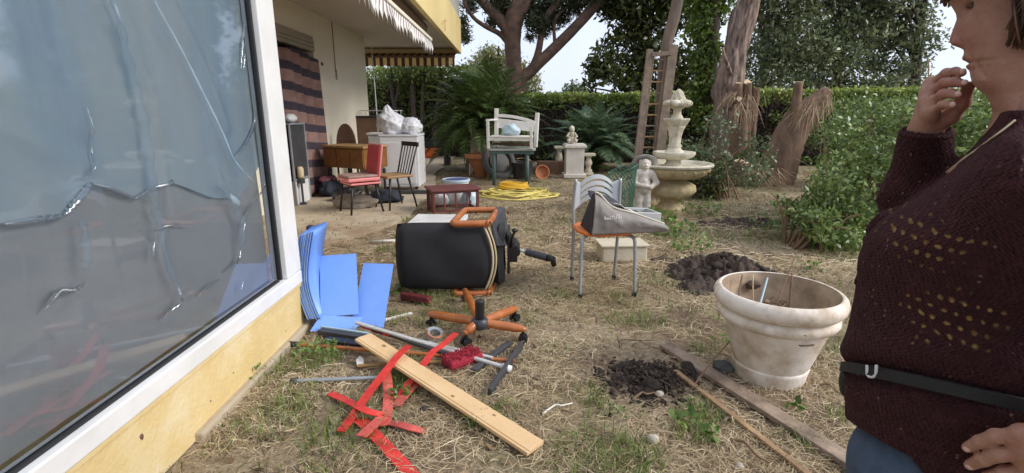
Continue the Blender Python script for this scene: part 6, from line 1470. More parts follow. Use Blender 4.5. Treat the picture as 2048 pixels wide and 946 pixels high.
# dead stalks standing in the bush
for (a_, b_, Yd, lab) in [((1652, 355), (1660, 305), 5.0, 'straw coloured dead stalk standing in the large bush'), ((1858, 250), (1856, 118), 6.5, 'tall straw coloured stalk rising above the hedge by the raised hand'), ((1420, 345), (1408, 360), 8, 'thin dry stalk lying against the fountain shrub')]:
    p0, p1 = P(*a_, Yd), P(*b_, Yd); p00 = Vector((p0.x, p0.y, 0)); obj('dry_stalk', MB().tube([Vector(), (p0 - p00), (p1 - p00) * .98 + Vector((.01, 0, 0)), p1 - p00], [.006, .006, .008, .015], 6), M['drypalm'], smooth=True, loc=p00, label=lab, cat='stalk')

M['darktwig'] = leafmat('dark_rotten_twig', (.05, .033, .024), (.14, .092, .062), (.26, .18, .13), .05, .85, 3)
# --- low growth: straw, grass, weeds, litter
def strips(N, pts, lmin, lmax, wmin, wmax, zlift, tilt=.25):
    a = 12 * (vnoise(np.stack([pts[:, 0] * 2.3, pts[:, 1] * 2.3, 0 * pts[:, 0]], 1), 71)) + rng.normal(0, .9, N); L = lmin + (lmax - lmin) * rng.random(N) ** 1.6; Wd = rng.uniform(wmin, wmax, N); d = np.stack([np.cos(a), np.sin(a), rng.normal(0, tilt, N)], 1); s = np.stack([-np.sin(a), np.cos(a), rng.normal(0, .3, N)], 1)
    c = np.stack([pts[:, 0], pts[:, 1], ground_z(pts[:, 0], pts[:, 1]) + .004 + zlift * rng.random(N) ** 2], 1); bend = rng.normal(0, .14, N)[:, None] * L[:, None]
    p0 = c - d * L[:, None] / 2; p1 = c + s * bend + np.array([0, 0, .004]); p2 = c + d * L[:, None] / 2
    for p in (p0, p1, p2): p[:, 2] = np.maximum(p[:, 2], ground_z(p[:, 0], p[:, 1]) + .002)
    w_ = s * Wd[:, None] / 2; V = np.stack([p0 - w_ * .6, p0 + w_ * .6, p1 - w_, p1 + w_, p2 - w_ * .5, p2 + w_ * .5], 1).reshape(-1, 3); i = np.arange(N)[:, None] * 6
    return V, np.concatenate([i + np.array([[0, 1, 3, 2]]), i + np.array([[2, 3, 5, 4]])], 0)
def scatter(N, x0, x1, y0, y1, power=1.0, avoid=(), dens=None):
    x = rng.uniform(x0, x1, N); y = y0 + (y1 - y0) * rng.random(N) ** power; k = ~in_poly(x, y, TER) & (x > -1.24 + 0 * y) | (y > 3.0) & ~in_poly(x, y, TER) & (x > -3)
    for cx, cy, r in avoid: k &= np.hypot(x - cx, y - cy) > r * rng.uniform(.75, 1.1, N)
    if dens is not None: k &= rng.random(N) < dens(x, y)
    k &= np.abs(x) < (y + .6) * 1.15
    return np.stack([x[k], y[k]], 1)
h1, h2 = G(1300, 765), G(1450, 560); AV = [(h1.x, h1.y, .22), (h2.x, h2.y, .50), (PX, PY, .16)]
def sd_dens(x, y): return np.clip(.30 + 1.7 * (vnoise(np.stack([x * 1.4, y * 1.4, 0 * x], 1), 41) - .28) + 1.1 * (vnoise(np.stack([x * 5, y * 5, 0 * x], 1), 43) - .5), .06, 1)
PT = scatter(5200, -1.3, 3.4, .9, 6, 1.3, ()); V, F = strips(len(PT), PT, .02, .16, .002, .006, .02, .12); mesh_np('dead_twigs', V, F, M['darktwig'], kind='stuff', label='dark broken twigs and rotten stems mixed into the straw', cat='twigs')
P1 = scatter(135000, -1.3, 3.2, .9, 4.2, 1.25, AV, sd_dens); V, F = strips(len(P1), P1, .022, .135, .0013, .0032, .022, .11); mesh_np('straw', V, F, M['straw'], kind='stuff', label='dry straw and cut grass lying over the near garden ground', cat='straw')
P2 = scatter(70000, -2.2, 7.5, 4.0, 11, 1.5, AV, sd_dens); V, F = strips(len(P2), P2, .06, .22, .003, .007, .03, .12); mesh_np('straw', V, F, M['straw'], kind='stuff', label='dry straw lying over the far garden ground', cat='straw')
P3 = scatter(9000, -1.3, 5, .9, 8, 1.3, (), lambda x, y: np.clip(2.2 * (vnoise(np.stack([x * 1.1, y * 1.1, 0 * x], 1), 44) - .35), .05, 1))
C = np.stack([P3[:, 0], P3[:, 1], ground_z(P3[:, 0], P3[:, 1]) + .012], 1); V, F = leaf_quads(C, .035, .5, 1.2, 0, .5); mesh_np('leaf_litter', V, F, M['litter'], kind='stuff', label='small brown fallen leaves scattered through the straw', cat='leaf litter')
def blades(base, hmin, hmax, wd, lean=.5):
    N = len(base); a = rng.uniform(0, 2 * PI, N); H = rng.uniform(hmin, hmax, N)[:, None]; d = np.stack([np.cos(a), np.sin(a), 0 * a], 1); s = np.stack([-np.sin(a), np.cos(a), 0 * a], 1) * wd / 2; ln = (lean * rng.random(N) ** .7)[:, None]
    m_ = base + d * H * ln * .4 + np.array([0, 0, .6]) * H; t = base + d * H * ln * 1.3 + np.array([0, 0, 1.]) * H * (1 - .4 * ln)
    V = np.stack([base - s, base + s, m_ - s * .8, m_ + s * .8, t - s * .1, t + s * .1], 1).reshape(-1, 3); i = np.arange(N)[:, None] * 6
    return V, np.concatenate([i + np.array([[0, 1, 3, 2]]), i + np.array([[2, 3, 5, 4]])], 0)
# tufts that can be told apart near the camera, and thin green everywhere else
gp = [(620, 718, .16, 260), (650, 712, .12, 160), (520, 752, .12, 180), (545, 840, .16, 200), (590, 800, .14, 160), (700, 850, .2, 240), (690, 890, .18, 160), (800, 770, .12, 220), (820, 740, .1, 160), (880, 640, .18, 260), (780, 640, .12, 140), (865, 600, .16, 260), (1010, 830, .08, 80), (960, 845, .07, 90),
      (1200, 920, .2, 380), (1260, 925, .14, 260), (1290, 640, .14, 140), (1250, 600, .14, 110), (1400, 835, .10, 200), (1385, 870, .08, 100), (1300, 560, .2, 150), (1110, 590, .14, 90), (1180, 790, .1, 80), (1190, 820, .08, 60), (1330, 470, .3, 300), (1400, 470, .35, 300), (1240, 640, .1, 70), (770, 500, .1, 120), (1530, 480, .3, 260), (950, 620, .1, 120), (1150, 440, .3, 200), (1180, 400, .4, 220),
      (850, 350, .3, 260), (905, 330, .35, 300), (820, 440, .12, 120), (1350, 380, .4, 200), (1690, 520, .25, 200), (1110, 700, .08, 40), (1060, 640, .1, 50), (1400, 700, .08, 60), (1650, 620, .15, 80), (1680, 830, .06, 60), (1600, 880, .08, 60)]
BB = []
for px, py, r, n_ in gp:
    q = G(px, py); a = rng.uniform(0, 6.28, n_); rr_ = r * np.sqrt(rng.random(n_)); BB.append(np.stack([q.x + rr_ * np.cos(a), q.y + rr_ * np.sin(a), 0 * a], 1))
BB = np.concatenate(BB); k = ~((BB[:, 0] < -1.24) & (BB[:, 1] < 2.95)); BB = BB[k]; BB[:, 2] = ground_z(BB[:, 0], BB[:, 1])
V, F = blades(BB, .02, .075, .0042, .9); mesh_np('grass', V, F, M['grass'], kind='stuff', label='patches of short green grass growing through the straw', cat='grass')
P4 = scatter(34000, -1.3, 8, 1.2, 12, 1.3, AV, lambda x, y: np.clip(2.6 * (vnoise(np.stack([x * .9, y * .9, 0 * x], 1), 47) - .40), .04, 1)); B4 = np.stack([P4[:, 0], P4[:, 1], ground_z(P4[:, 0], P4[:, 1])], 1); V, F = blades(B4, .02, .07, .005, .9); mesh_np('grass', V, F, M['grass'], kind='stuff', label='thin green grass scattered over the whole garden', cat='grass')
# broad leaved weeds
wp = [(815, 580, .08, 30, .05), (845, 580, .06, 22, .045), (790, 588, .06, 18, .04), (1375, 855, .07, 16, .045), (1420, 880, .05, 10, .05), (1440, 690, .06, 10, .04), (1640, 655, .06, 10, .035), (1590, 820, .05, 8, .04), (1345, 470, .25, 120, .06), (1320, 440, .2, 100, .06), (1385, 500, .2, 70, .055), (1300, 455, .15, 60, .05), (630, 722, .12, 60, .03), (1395, 430, .3, 90, .06), (1660, 500, .25, 160, .05), (1610, 540, .12, 30, .04), (640, 708, .1, 40, .03), (500, 757, .08, 40, .03), (1240, 835, .05, 8, .03), (1560, 470, .4, 120, .05), (805, 800, .06, 40, .03)]
CC = []; SS = []
for px, py, r, n_, s_ in wp:
    q = G(px, py); a = rng.uniform(0, 6.28, n_); rr_ = r * np.sqrt(rng.random(n_)); CC.append(np.stack([q.x + rr_ * np.cos(a), q.y + rr_ * np.sin(a), rng.uniform(.012, .03 + r * .5, n_)], 1)); SS.append(np.full(n_, s_))
V, F = leaf_quads(np.concatenate(CC), np.concatenate(SS), .6, .9, 0, .35); mesh_np('weeds', V, F, M['weed'], kind='stuff', label='small broad leaved weeds growing in the straw and soil', cat='weeds')
# twigs that can be told apart
tw = [((1085, 828), (1145, 806), .005, 'pale curved twig lying in the straw in front of the plank end'), ((1265, 800), (1310, 785), .006, 'short thick twig lying across the dark soil patch'), ((1385, 775), (1500, 640), .005, 'long thin stalk leaning from the batten to the cream pot'), ((1640, 770), (1690, 790), .006, 'dark twig lying beside the cream pot towards the person'), ((1460, 880), (1540, 925), .007, 'dry branch lying between the two old boards'), ((1240, 680), (1330, 700), .004, 'thin dry stalk lying at the top end of the boards')]
for a_, b_, r_, lab in tw:
    A, B = G(*a_, .012), G(*b_, .02 if b_[1] > 645 else .22); o = A.copy(); obj('twig', MB().tube(smooth_path([Vector(), (B - A) * .35 + Vector((.01, .02, .012)), (B - A) * .7 + Vector((-.01, -.01, .01)), B - A], 4), [r_, r_ * .6], 6), M['twig'] if 'pale' not in lab else M['whiteold'], smooth=True, loc=o, label=lab, cat='twig', group='twigs on the ground')
# debris along the sandy edge of the terrace
P5 = scatter(5000, -3.1, -1.0, 4.2, 6.6, 1, ()) if False else np.stack([rng.uniform(-3.1, -1.1, 1500), 4.0 + 3.2 * rng.random(1500) ** 1.8], 1)[:600]
C = np.stack([P5[:, 0], P5[:, 1], .022 + .004 * rng.random(len(P5))], 1); V, F = leaf_quads(C, .026, .3, 1.4, 0, .8); mesh_np('terrace_litter', V, F, M['litter'], kind='stuff', label='dry leaf scraps scattered over the sandy edge of the terrace', cat='leaf litter')
# ================================================================== person
M['skin'] = None
sk, n, b = newmat('skin'); t = n.nodes.new('ShaderNodeTexCoord')
def mth(op, a, b_=None, c_=None):
    q = n.nodes.new('ShaderNodeMath'); q.operation = op
    for i, v in enumerate((a, b_, c_)):
        if v is None: continue
        if isinstance(v, (int, float)): q.inputs[i].default_value = v
        else: n.links.new(v, q.inputs[i])
    return q.outputs[0]
sx = n.nodes.new('ShaderNodeSeparateXYZ'); n.links.new(t.outputs['Object'], sx.inputs[0])
def near_(c, r):                               # flushed skin round a point
    d2 = None
    for i in range(3):
        k_ = mth('POWER', mth('DIVIDE', mth('SUBTRACT', sx.outputs[i], c[i]), r), 2); d2 = k_ if d2 is None else mth('ADD', d2, k_)
    return mth('MAXIMUM', mth('SUBTRACT', 1.0, d2), 0.0)
flush = mth('ADD', mth('MULTIPLY', near_((.018, 0, 1.386), .026), .9), mth('ADD', mth('MULTIPLY', near_((.0, .035, 1.385), .030), .45), mth('ADD', mth('MULTIPLY', near_((-.002, -.03, 1.325), .045), .8), mth('MULTIPLY', near_((0, .012, 1.353), .016), .7))))  # redness at the hand also colours in shade of the inner fingers
n.links.new(mixc(ramp(mth('ADD', tex(26, 7, .7), mth('MULTIPLY', flush, .35)), [(.38, (0, 0, 0)), (.72, (.95, .95, .95))]), ramp(tex(60, 4), [(.3, (.36, .19, .130)), (.7, (.43, .245, .17))]), ramp(tex(90, 4), [(.3, (.32, .115, .085)), (.7, (.40, .165, .12))])), b.inputs['Base Color'])
b.inputs['Roughness'].default_value = .5; b.inputs['Subsurface Weight'].default_value = .12; b.inputs['Subsurface Radius'].default_value = (.012, .005, .003); b.inputs['Subsurface Scale'].default_value = .6
bp = n.nodes.new('ShaderNodeBump'); bp.inputs['Strength'].default_value = .55; bp.inputs['Distance'].default_value = .002; n.links.new(mth('ADD', tex(420, 3), mth('MULTIPLY', tex(90, 5, .7, dist=1.5), 1.6)), bp.inputs['Height']); n.links.new(bp.outputs['Normal'], b.inputs['Normal'])
FWD = Vector((-.7587, .651, 0)); AWAY = Vector((.651, .7587, 0)); PDIST = 1.069
ORG = AWAY * PDIST
person = empty('person', (ORG.x, ORG.y, 0), 'person in a dark maroon knitted sweater and blue jeans raising one hand to the mouth', 'person', rz=math.atan2(.651, -.7587))
def SS(px, py, off=0.0):                       # the point of the photograph in the person's own frame, at a distance from the mid plane
    x, y, d = ray(px, py); t_ = (PDIST + off) / (AWAY.x * x + AWAY.y * y)
    return Vector((FWD.x * x * t_ + FWD.y * y * t_, -off, CAM_H + d * t_))
class Multi:
    def __init__(s, gs): s.gs = gs
    def cap(s, a, b, *r, **k):
        lo, hi = np.minimum(a, b) - .13, np.maximum(a, b) + .13
        for g_ in s.gs:
            if np.all(hi > g_.lo) and np.all(lo < g_.lo + g_.n * g_.h): g_.cap(a, b, *r, **k)
    def chain(s, pts, rs, k=.01):
        for i in range(len(pts) - 1): s.cap(pts[i], pts[i + 1], rs[i], rs[i + 1], k)
    def ell(s, c, r, *a, **k):
        for g_ in s.gs:
            if np.all(np.array(c) + .15 > g_.lo) and np.all(np.array(c) - .15 < g_.lo + g_.n * g_.h): g_.ell(c, r, *a, **k)
FINE = SDF((-.19, -.20, 1.205), (.075, .10, 1.57), .0017); LOW = SDF((-.36, -.26, 0.0), (.20, .205, 1.205), .005); NEAR = SDF((-.46, .205, .70), (.02, .36, 1.205), .0022)
B_ = Multi([FINE, LOW, NEAR])
# --- head, from the profile
zt = [1.25, 1.265, 1.28, 1.295, 1.305, 1.316, 1.325, 1.336, 1.343, 1.349, 1.353, 1.357, 1.362, 1.367, 1.377, 1.388, 1.40, 1.419, 1.43, 1.445, 1.47, 1.50, 1.525, 1.545, 1.56]
fr = [-.075, -.068, -.058, -.043, -.033, -.0205, -.0135, -.0095, -.0088, -.0042, -.0062, .0005, .0022, .0024, .0050, .0070, .0100, .0165, .0240, .0330, .0340, .0220, -.004, -.035, -.075]
bk_ = [-.16, -.155, -.15, -.148, -.148, -.148, -.149, -.150, -.151, -.152, -.153, -.153, -.154, -.155, -.157, -.159, -.161, -.163, -.164, -.164, -.162, -.154, -.140, -.115, -.085]
hw = [.052, .051, .051, .052, .053, .055, .0565, .058, .0590, .0595, .060, .0605, .061, .0615, .0625, .0635, .0645, .066, .067, .0675, .066, .062, .054, .042, .02]
sl, X, Y, Z = FINE.box((-.18, -.075, 1.25), (.045, .075, 1.56), .01)
z1 = Z[0, 0]; fz = np.interp(z1, zt, fr)[None, None, :]; bz = np.interp(z1, zt, bk_)[None, None, :]; hz_ = np.interp(z1, zt, hw)[None, None, :]
nose = np.interp(z1, [1.374, 1.378, 1.382, 1.388, 1.395, 1.402, 1.41, 1.419, 1.427], [0, .007, .0138, .0160, .0142, .0112, .0072, .003, 0])[None, None, :]
nw = np.interp(z1, [1.374, 1.384, 1.39, 1.40, 1.42], [.0145, .0150, .0130, .0095, .0085])[None, None, :]
aL = np.abs(Y)
f_ = fz + nose * np.exp(-(Y / nw) ** 2)
f_ = f_ + .0062 * np.exp(-((aL - .0135) / .0060) ** 2 - ((Z - 1.3835) / .0062) ** 2)              # wings of the nose
f_ = f_ - .0090 * np.exp(-((aL - .008) / .004) ** 2 - ((Z - 1.3755) / .003) ** 2)                  # nostrils
f_ = f_ - .015 * np.exp(-((aL - .030) / .015) ** 2 - ((Z - 1.433) / .0125) ** 2)                    # eye sockets
zm = 1.3535 + .22 * aL
f_ = f_ - .0065 * np.exp(-((Z - zm) / .0021) ** 2) * np.clip((.0185 - aL) / .005, 0, 1)   # line of the mouth
f_ = f_ + .0020 * np.exp(-((Z - zm - .0065) / .0045) ** 2 - (Y / .018) ** 2) + .0026 * np.exp(-((Z - zm + .0075) / .005) ** 2 - (Y / .016) ** 2)
fold = np.abs((Z - 1.383) * .0 + (aL - (.019 + (1.385 - Z) * .42)))
f_ = f_ - .0055 * np.exp(-(fold / .0040) ** 2) * np.clip((Z - 1.325) / .01, 0, 1) * np.clip((1.39 - Z) / .006, 0, 1)  # fold from nose to mouth
f_ = f_ + .0055 * np.exp(-((aL - .036) / .016) ** 2 - ((Z - 1.388) / .022) ** 2)                   # cheek
f_ = f_ + .0040 * np.exp(-((aL - .036) / .014) ** 2 - ((Z - 1.325) / .014) ** 2)                   # jowl
c_ = -.066; a_f = np.maximum(f_ - c_, .008); a_b = np.maximum(c_ - bz, .02)
aa = np.where(X > c_, a_f, a_b)
rho = (np.abs((X - c_) / aa) ** 2.25 + (aL / hz_) ** 2.25) ** (1 / 2.25)
e = (rho - 1) * np.minimum(np.minimum(aa, hz_), .06) * .9
e = np.maximum(e, np.maximum(1.262 - Z, Z - 1.556)); FINE.put(sl, e.astype(np.float32), .012)
# eyelids, eyeball opening
for s in (-1, 1):
    B_.ell((-.0075, s * .030, 1.433), (.0128, .0150, .0122), .004)
    B_.ell((.0055, s * .0305, 1.4325), (.010, .0120, .0048), .002, sub=True)
    B_.cap((-.012, s * .033, 1.416), (.0, s * .018, 1.420), .005, .004, .008)
# neck and body
B_.chain([(-.098, 0, 1.36), (-.108, 0, 1.28), (-.118, 0, 1.18)], [.052, .052, .062], .03)
B_.chain([(-.09, 0, 1.15), (-.075, 0, 1.0), (-.075, 0, .85), (-.08, 0, .75)], [.09, .10, .11, .11], .05)
B_.cap((-.125, -.13, 1.175), (-.125, .13, 1.175), .045, .045, .04)
for s in (-1, 1):
    B_.chain([(-.075, s * .085, .76), (-.04, s * .09, .43), (-.075, s * .09, .09)], [.095, .062, .042], .03); B_.chain([(-.085, s * .09, .06), (.06, s * .095, .045)], [.045, .035], .02)
# raised arm (the one away from the camera)
wr = SS(1848, 268, .085); wr.y = -.085
B_.chain([(-.115, -.155, 1.18), (.035, -.165, 1.02), tuple(SS(1838, 330, .095)), tuple(wr)], [.05, .042, .033, .0235], .02)
def hand(mcp, tips, mids, wrist, rs, thumb, palm_k=.014):
    for i, (a, m_, t_) in enumerate(zip(mcp, mids, tips)):
        B_.cap(tuple(wrist), tuple(a), .0175, .0118, palm_k); a, m_, t_ = Vector(a), Vector(m_), Vector(t_); dj = m_.lerp(t_, .55) + (m_ - (a + t_) / 2) * .25; B_.chain([tuple(a), tuple(a.lerp(m_, .5)), tuple(m_), tuple(m_.lerp(dj, .5)), tuple(dj), tuple(t_)], [rs[i] * 1.18, rs[i] * .93, rs[i] * 1.07, rs[i] * .90, rs[i] * .95, rs[i] * .74], .0028)
    for i in range(len(mcp) - 1): B_.cap(tuple(mcp[i]), tuple(mcp[i + 1]), .0105, .0105, .008)
    B_.chain([tuple(p) for p in thumb], [.0155, .0118, .0102, .0078], .008)
mc = [SS(1863, 168, .088), SS(1858, 187, .074), SS(1857, 207, .059), SS(1862, 226, .045)]
md = [SS(1893, 147, .060), SS(1890, 166, .043), SS(1887, 188, .030), SS(1885, 210, .020)]
tp_ = [SS(1924, 146, .030), SS(1927, 168, .016), SS(1914, 191, .006), SS(1903, 212, .002)]
th = [SS(1872, 250, .075), SS(1903, 232, .066), SS(1925, 205, .052), SS(1937, 173, .038)]
hand(mc, tp_, md, wr, [.0080, .0082, .0077, .0068], th)
# near arm and hand, resting on the hip
wl = SS(2120, 880, -.240)
B_.chain([(-.115, .155, 1.18), (-.30, .27, .98), tuple(wl)], [.05, .042, .0235], .02)
mcl = [SS(2045, 868, -.246), SS(2052, 902, -.244), SS(2062, 938, -.240), SS(2074, 972, -.236)]
mdl = [SS(1992, 872, -.240), SS(1998, 908, -.240), SS(2008, 946, -.236), SS(2024, 982, -.232)]
tpl = [SS(1935, 895, -.226), SS(1940, 930, -.226), SS(1955, 966, -.224), SS(1985, 1000, -.222)]
thl = [wl, SS(2110, 900, -.225), SS(2085, 930, -.215), SS(2070, 960, -.21)]
hand(mcl, tpl, mdl, wl, [.0088, .0092, .0088, .0078], thl)
vs2, fs2 = [], []; base_ = 0
for g_ in (FINE, LOW, NEAR):
    V, T, Q = g_.mesh(0.0); vs2 += V.tolist(); fs2 += [tuple(int(i) + base_ for i in f)[::-1] for f in list(T) + list(Q)]; base_ += len(V)
me = bpy.data.meshes.new('body'); me.from_pydata(vs2, [], fs2); me.update()
bm_ = bmesh.new(); bm_.from_mesh(me); bmesh.ops.remove_doubles(bm_, verts=bm_.verts, dist=.0004); bmesh.ops.recalc_face_normals(bm_, faces=bm_.faces); bm_.to_mesh(me); bm_.free()
me.polygons.foreach_set('use_smooth', np.ones(len(me.polygons), bool)); me.materials.append(sk)
body = bpy.data.objects.new('body', me); COL.objects.link(body); body.parent = person
# nails
nail = mat('finger_nail', (.66, .40, .34), None, 20, .3)
for a, t_, sg in [(md[i], tp_[i], 1) for i in range(4)] + [(mdl[i], tpl[i], 1) for i in range(4)]:
    d_ = (Vector(t_) - Vector(a)).normalized(); obj('finger_nail', MB().ell(Vector(t_) + d_ * .0015 + Vector((0, .0052, .0022)), (.0062, .0032, .0045), 10, 6, rot=d_.to_track_quat('X', 'Z').to_matrix()), nail, person, smooth=True)
for s in (-1, 1):
    ey = obj('eye', MB().ell((-.0075, s * .030, 1.4325), (.0120, .0120, .0120), 18, 12), mat('eye_white', (.62, .56, .52), None, 9, .25), person, smooth=True)
    obj('iris', MB().ell((.0024, s * .0300, 1.4325), (.0034, .0070, .0062), 14, 8), mat('dark_iris', (.03, .018, .012), None, 9, .15), ey, smooth=True)
lipm = mat('lip_skin', (.44, .17, .15), (.38, .14, .12), 30, .45)
# --- sweater
W_ = SDF((-.46, -.30, .64), (.20, .37, 1.34), .004)
zs = [.66, .70, .73, .76, .806, .852, .904, .95, 1.0, 1.04, 1.08, 1.10, 1.13, 1.16, 1.19, 1.22, 1.245, 1.262, 1.28]
fs = [.056, .060, .064, .068, .068, .083, .0825, .081, .078, .0745, .0715, .062, .038, .012, -.010, -.030, -.043, -.050, -.054]
bs = [-.235, -.24, -.24, -.24, -.225, -.215, -.21, -.205, -.205, -.21, -.215, -.215, -.215, -.215, -.21, -.195, -.18, -.17, -.165]
ws = [.20, .205, .205, .203, .195, .198, .195, .19, .188, .19, .195, .196, .196, .19, .18, .155, .115, .082, .066]
sl, X, Y, Z = W_.box((-.26, -.22, .64), (.12, .22, 1.285), .01); z1 = Z[0, 0]
def smo(tb):
    zz = np.linspace(.6, 1.32, 400); v = np.interp(zz, zs, tb); kk = np.ones(9) / 9; v = np.convolve(np.pad(v, 4, 'edge'), kk, 'valid'); return np.interp(z1, zz, v)[None, None, :]
fz, bz, hz_ = smo(fs), smo(bs), smo(ws); c_ = -.075
fz = fz + .018 * np.exp(-((np.abs(Y) - .075) / .05) ** 2 - ((Z - 1.06) / .06) ** 2)               # bust
aa = np.where(X > c_, np.maximum(fz - c_, .02), np.maximum(c_ - bz, .02)); rho = (np.abs((X - c_) / aa) ** 2.3 + np.abs(Y / hz_) ** 2.3) ** (1 / 2.3)
q3 = np.stack(np.broadcast_arrays(X * 7, Y * 7, Z * 7), -1); q4 = np.stack(np.broadcast_arrays(X * 5 + 3, Y * 5, Z * 16 + X * 6), -1); ripple = (fbm(q3, 61, 3) * .020 + (np.abs(fbm(q4, 65, 2)) - .1) * .030 * np.exp(-((Z - .86) / .16) ** 2)).astype(np.float32); bd = Z - (.8075 + .056 * (.069 - X) + .476 * np.maximum(-.1, Y)); ripple = (ripple + .007 * np.exp(-(bd / .014) ** 2) - .006 * np.exp(-((bd - .040) / .028) ** 2) - .005 * np.exp(-((bd + .036) / .026) ** 2)).astype(np.float32)
e = (rho - 1) * np.minimum(np.minimum(aa, hz_), .12) * .9 + ripple
hemz = .716 + .36 * np.clip(Y, -.1, .2) - 1.0 * np.maximum(0, -.03 - X) * (Y > 0) + .004 * np.sin(X * 40)
e = np.maximum(e, np.maximum(hemz - Z, Z - 1.283)); W_.put(sl, e.astype(np.float32), .0)
W_.chain([(-.115, .145, 1.185), (-.30, .275, .985), tuple(wl.lerp(Vector((-.30, .275, .985)), .25))], [.070, .062, .046], .05)
el = Vector((.034, -.135, 1.035)); cuff = SS(1850, 279, .088)
W_.chain([(-.115, -.15, 1.175), tuple(el), tuple(el.lerp(cuff, .5)), tuple(cuff)], [.068, .052, .044, .0405], .03)
up_ = (cuff - el).normalized()
W_.cap(tuple(cuff - up_ * .006), tuple(cuff + up_ * .07), .030, .034, .003, sub=True); W_.cap(tuple(cuff + up_ * .06), tuple(cuff + up_ * .07), .05, .05, .001, sub=True)
W_.cap((-.112, 0, 1.262), (-.10, 0, 1.36), .048, .066, .008, sub=True)
swm, n, b = newmat('maroon_open_knit'); t = n.nodes.new('ShaderNodeTexCoord')
def mth(op, a, b_=None, c_=None):
    q = n.nodes.new('ShaderNodeMath'); q.operation = op
    for i, v in enumerate((a, b_, c_)):
        if v is None: continue
        if isinstance(v, (int, float)): q.inputs[i].default_value = v
        else: n.links.new(v, q.inputs[i])
    return q.outputs[0]
sx = n.nodes.new('ShaderNodeSeparateXYZ'); n.links.new(t.outputs['Object'], sx.inputs[0]); ox, oy, oz = sx.outputs
warp = tex(14, 3); dv = mth('ADD', ox, mth('MULTIPLY', warp, .02)); dz = mth('ADD', mth('ADD', oz, mth('MULTIPLY', ox, -.10)), mth('MULTIPLY', warp, .014))
def cells(wd, hg):
    row = mth('FLOOR', mth('DIVIDE', dz, hg)); fx = mth('SUBTRACT', mth('FRACT', mth('ADD', mth('DIVIDE', dv, wd), mth('MULTIPLY', row, .5))), .5); fz_ = mth('SUBTRACT', mth('FRACT', mth('DIVIDE', dz, hg)), .5)
    return fx, fz_
fx, fz_ = cells(.0135, .0175); hole = mth('SQRT', mth('ADD', mth('POWER', mth('MULTIPLY', fx, 1.0), 2), mth('POWER', mth('MULTIPLY', fz_, 1.25), 2)))
jit = tex(90, 3); hole = mth('ADD', hole, mth('MULTIPLY', mth('SUBTRACT', jit, .5), .55))
holem = ramp(hole, [(.12, (1, 1, 1)), (.27, (0, 0, 0))])
def patch(c0, rx, rz):
    d_ = mth('SQRT', mth('ADD', mth('POWER', mth('DIVIDE', mth('SUBTRACT', ox, c0.x), rx), 2), mth('POWER', mth('DIVIDE', mth('SUBTRACT', oz, c0.z), rz), 2)))
    return mth('ADD', d_, mth('MULTIPLY', mth('SUBTRACT', tex(28, 3), .5), 1.6))
pm = mth('MINIMUM', patch(SS(1850, 485, -.17), .055, .040), patch(SS(1895, 640, -.19), .060, .045))
pm = ramp(pm, [(.7, (1, 1, 1)), (1.15, (.0, .0, .0))])
mxm = n.nodes.new('ShaderNodeMix'); mxm.data_type = 'RGBA'; mxm.blend_type = 'MULTIPLY'; mxm.inputs[0].default_value = 1; n.links.new(holem, mxm.inputs[6]); n.links.new(pm, mxm.inputs[7])
basec = ramp(tex(70, 6, .7), [(.3, (.016, .004, .003)), (.6, (.040, .010, .009)), (.8, (.075, .021, .018))])
vo = n.nodes.new('ShaderNodeTexVoronoi'); vo.inputs['Scale'].default_value = 150; n.links.new(t.outputs['Object'], vo.inputs['Vector'])
vs_ = n.nodes.new('ShaderNodeSeparateColor'); n.links.new(vo.outputs['Color'], vs_.inputs[0])
fl = mth('MULTIPLY', ramp(vs_.outputs[0], [(.925, (0, 0, 0)), (.96, (1, 1, 1))]), ramp(vo.outputs['Distance'], [(.18, (1, 1, 1)), (.4, (0, 0, 0))]))
flk = ramp(vs_.outputs[1], [(.2, (.26, .18, .16)), (.5, (.18, .06, .055)), (.8, (.22, .14, .08))])
strand = ramp(tex(38, 7, .75), [(.52, (0, 0, 0)), (.75, (.55, .55, .55))]); basec = mixc(strand, basec, ramp(tex(300, 2), [(.3, (.08, .024, .026)), (.7, (.17, .06, .058))])); basec = mixc(mth('MULTIPLY', holem, .75), basec, ramp(tex(200, 3), [(.3, (.006, .002, .003)), (.7, (.014, .005, .006))])); colr = mixc(fl, basec, flk); colr = mixc(mxm.outputs[2], colr, ramp(tex(200, 3), [(.3, (.22, .12, .03)), (.7, (.56, .36, .11))]))  # strand glints and the dark in the holes are put into colour
n.links.new(colr, b.inputs['Base Color']); b.inputs['Roughness'].default_value = .95; b.inputs['Sheen Weight'].default_value = .25; b.inputs['Sheen Roughness'].default_value = .5; b.inputs['Sheen Tint'].default_value = (.5, .2, .25, 1); b.inputs['Specular IOR Level'].default_value = .2
fx2, fz2 = cells(.0068, .0085)
hgt = mth('ADD', mth('ADD', mth('MULTIPLY', mth('MULTIPLY', mth('COSINE', mth('MULTIPLY', fx2, 6.28)), mth('COSINE', mth('MULTIPLY', fz2, 6.28))), .85), mth('MULTIPLY', holem, -1.2)), mth('MULTIPLY', tex(420, 5, .7), 2.2))
bp = n.nodes.new('ShaderNodeBump'); bp.inputs['Strength'].default_value = .9; bp.inputs['Distance'].default_value = .004; n.links.new(hgt, bp.inputs['Height']); n.links.new(bp.outputs['Normal'], b.inputs['Normal'])
sl2, X, Y, Z = W_.box((-.05, -.24, .98), (.12, -.03, 1.25), .01); W_.d[sl2] += (.006 * np.sin((Z - .5 * X) * 95 + 3 * np.sin(Y * 40)) * np.clip((1.16 - Z) / .05, 0, 1)).astype(np.float32)
sw = sdf_obj('sweater', W_, swm, person)
sm = sw.modifiers.new('smooth', 'SMOOTH'); sm.factor = .5; sm.iterations = 2
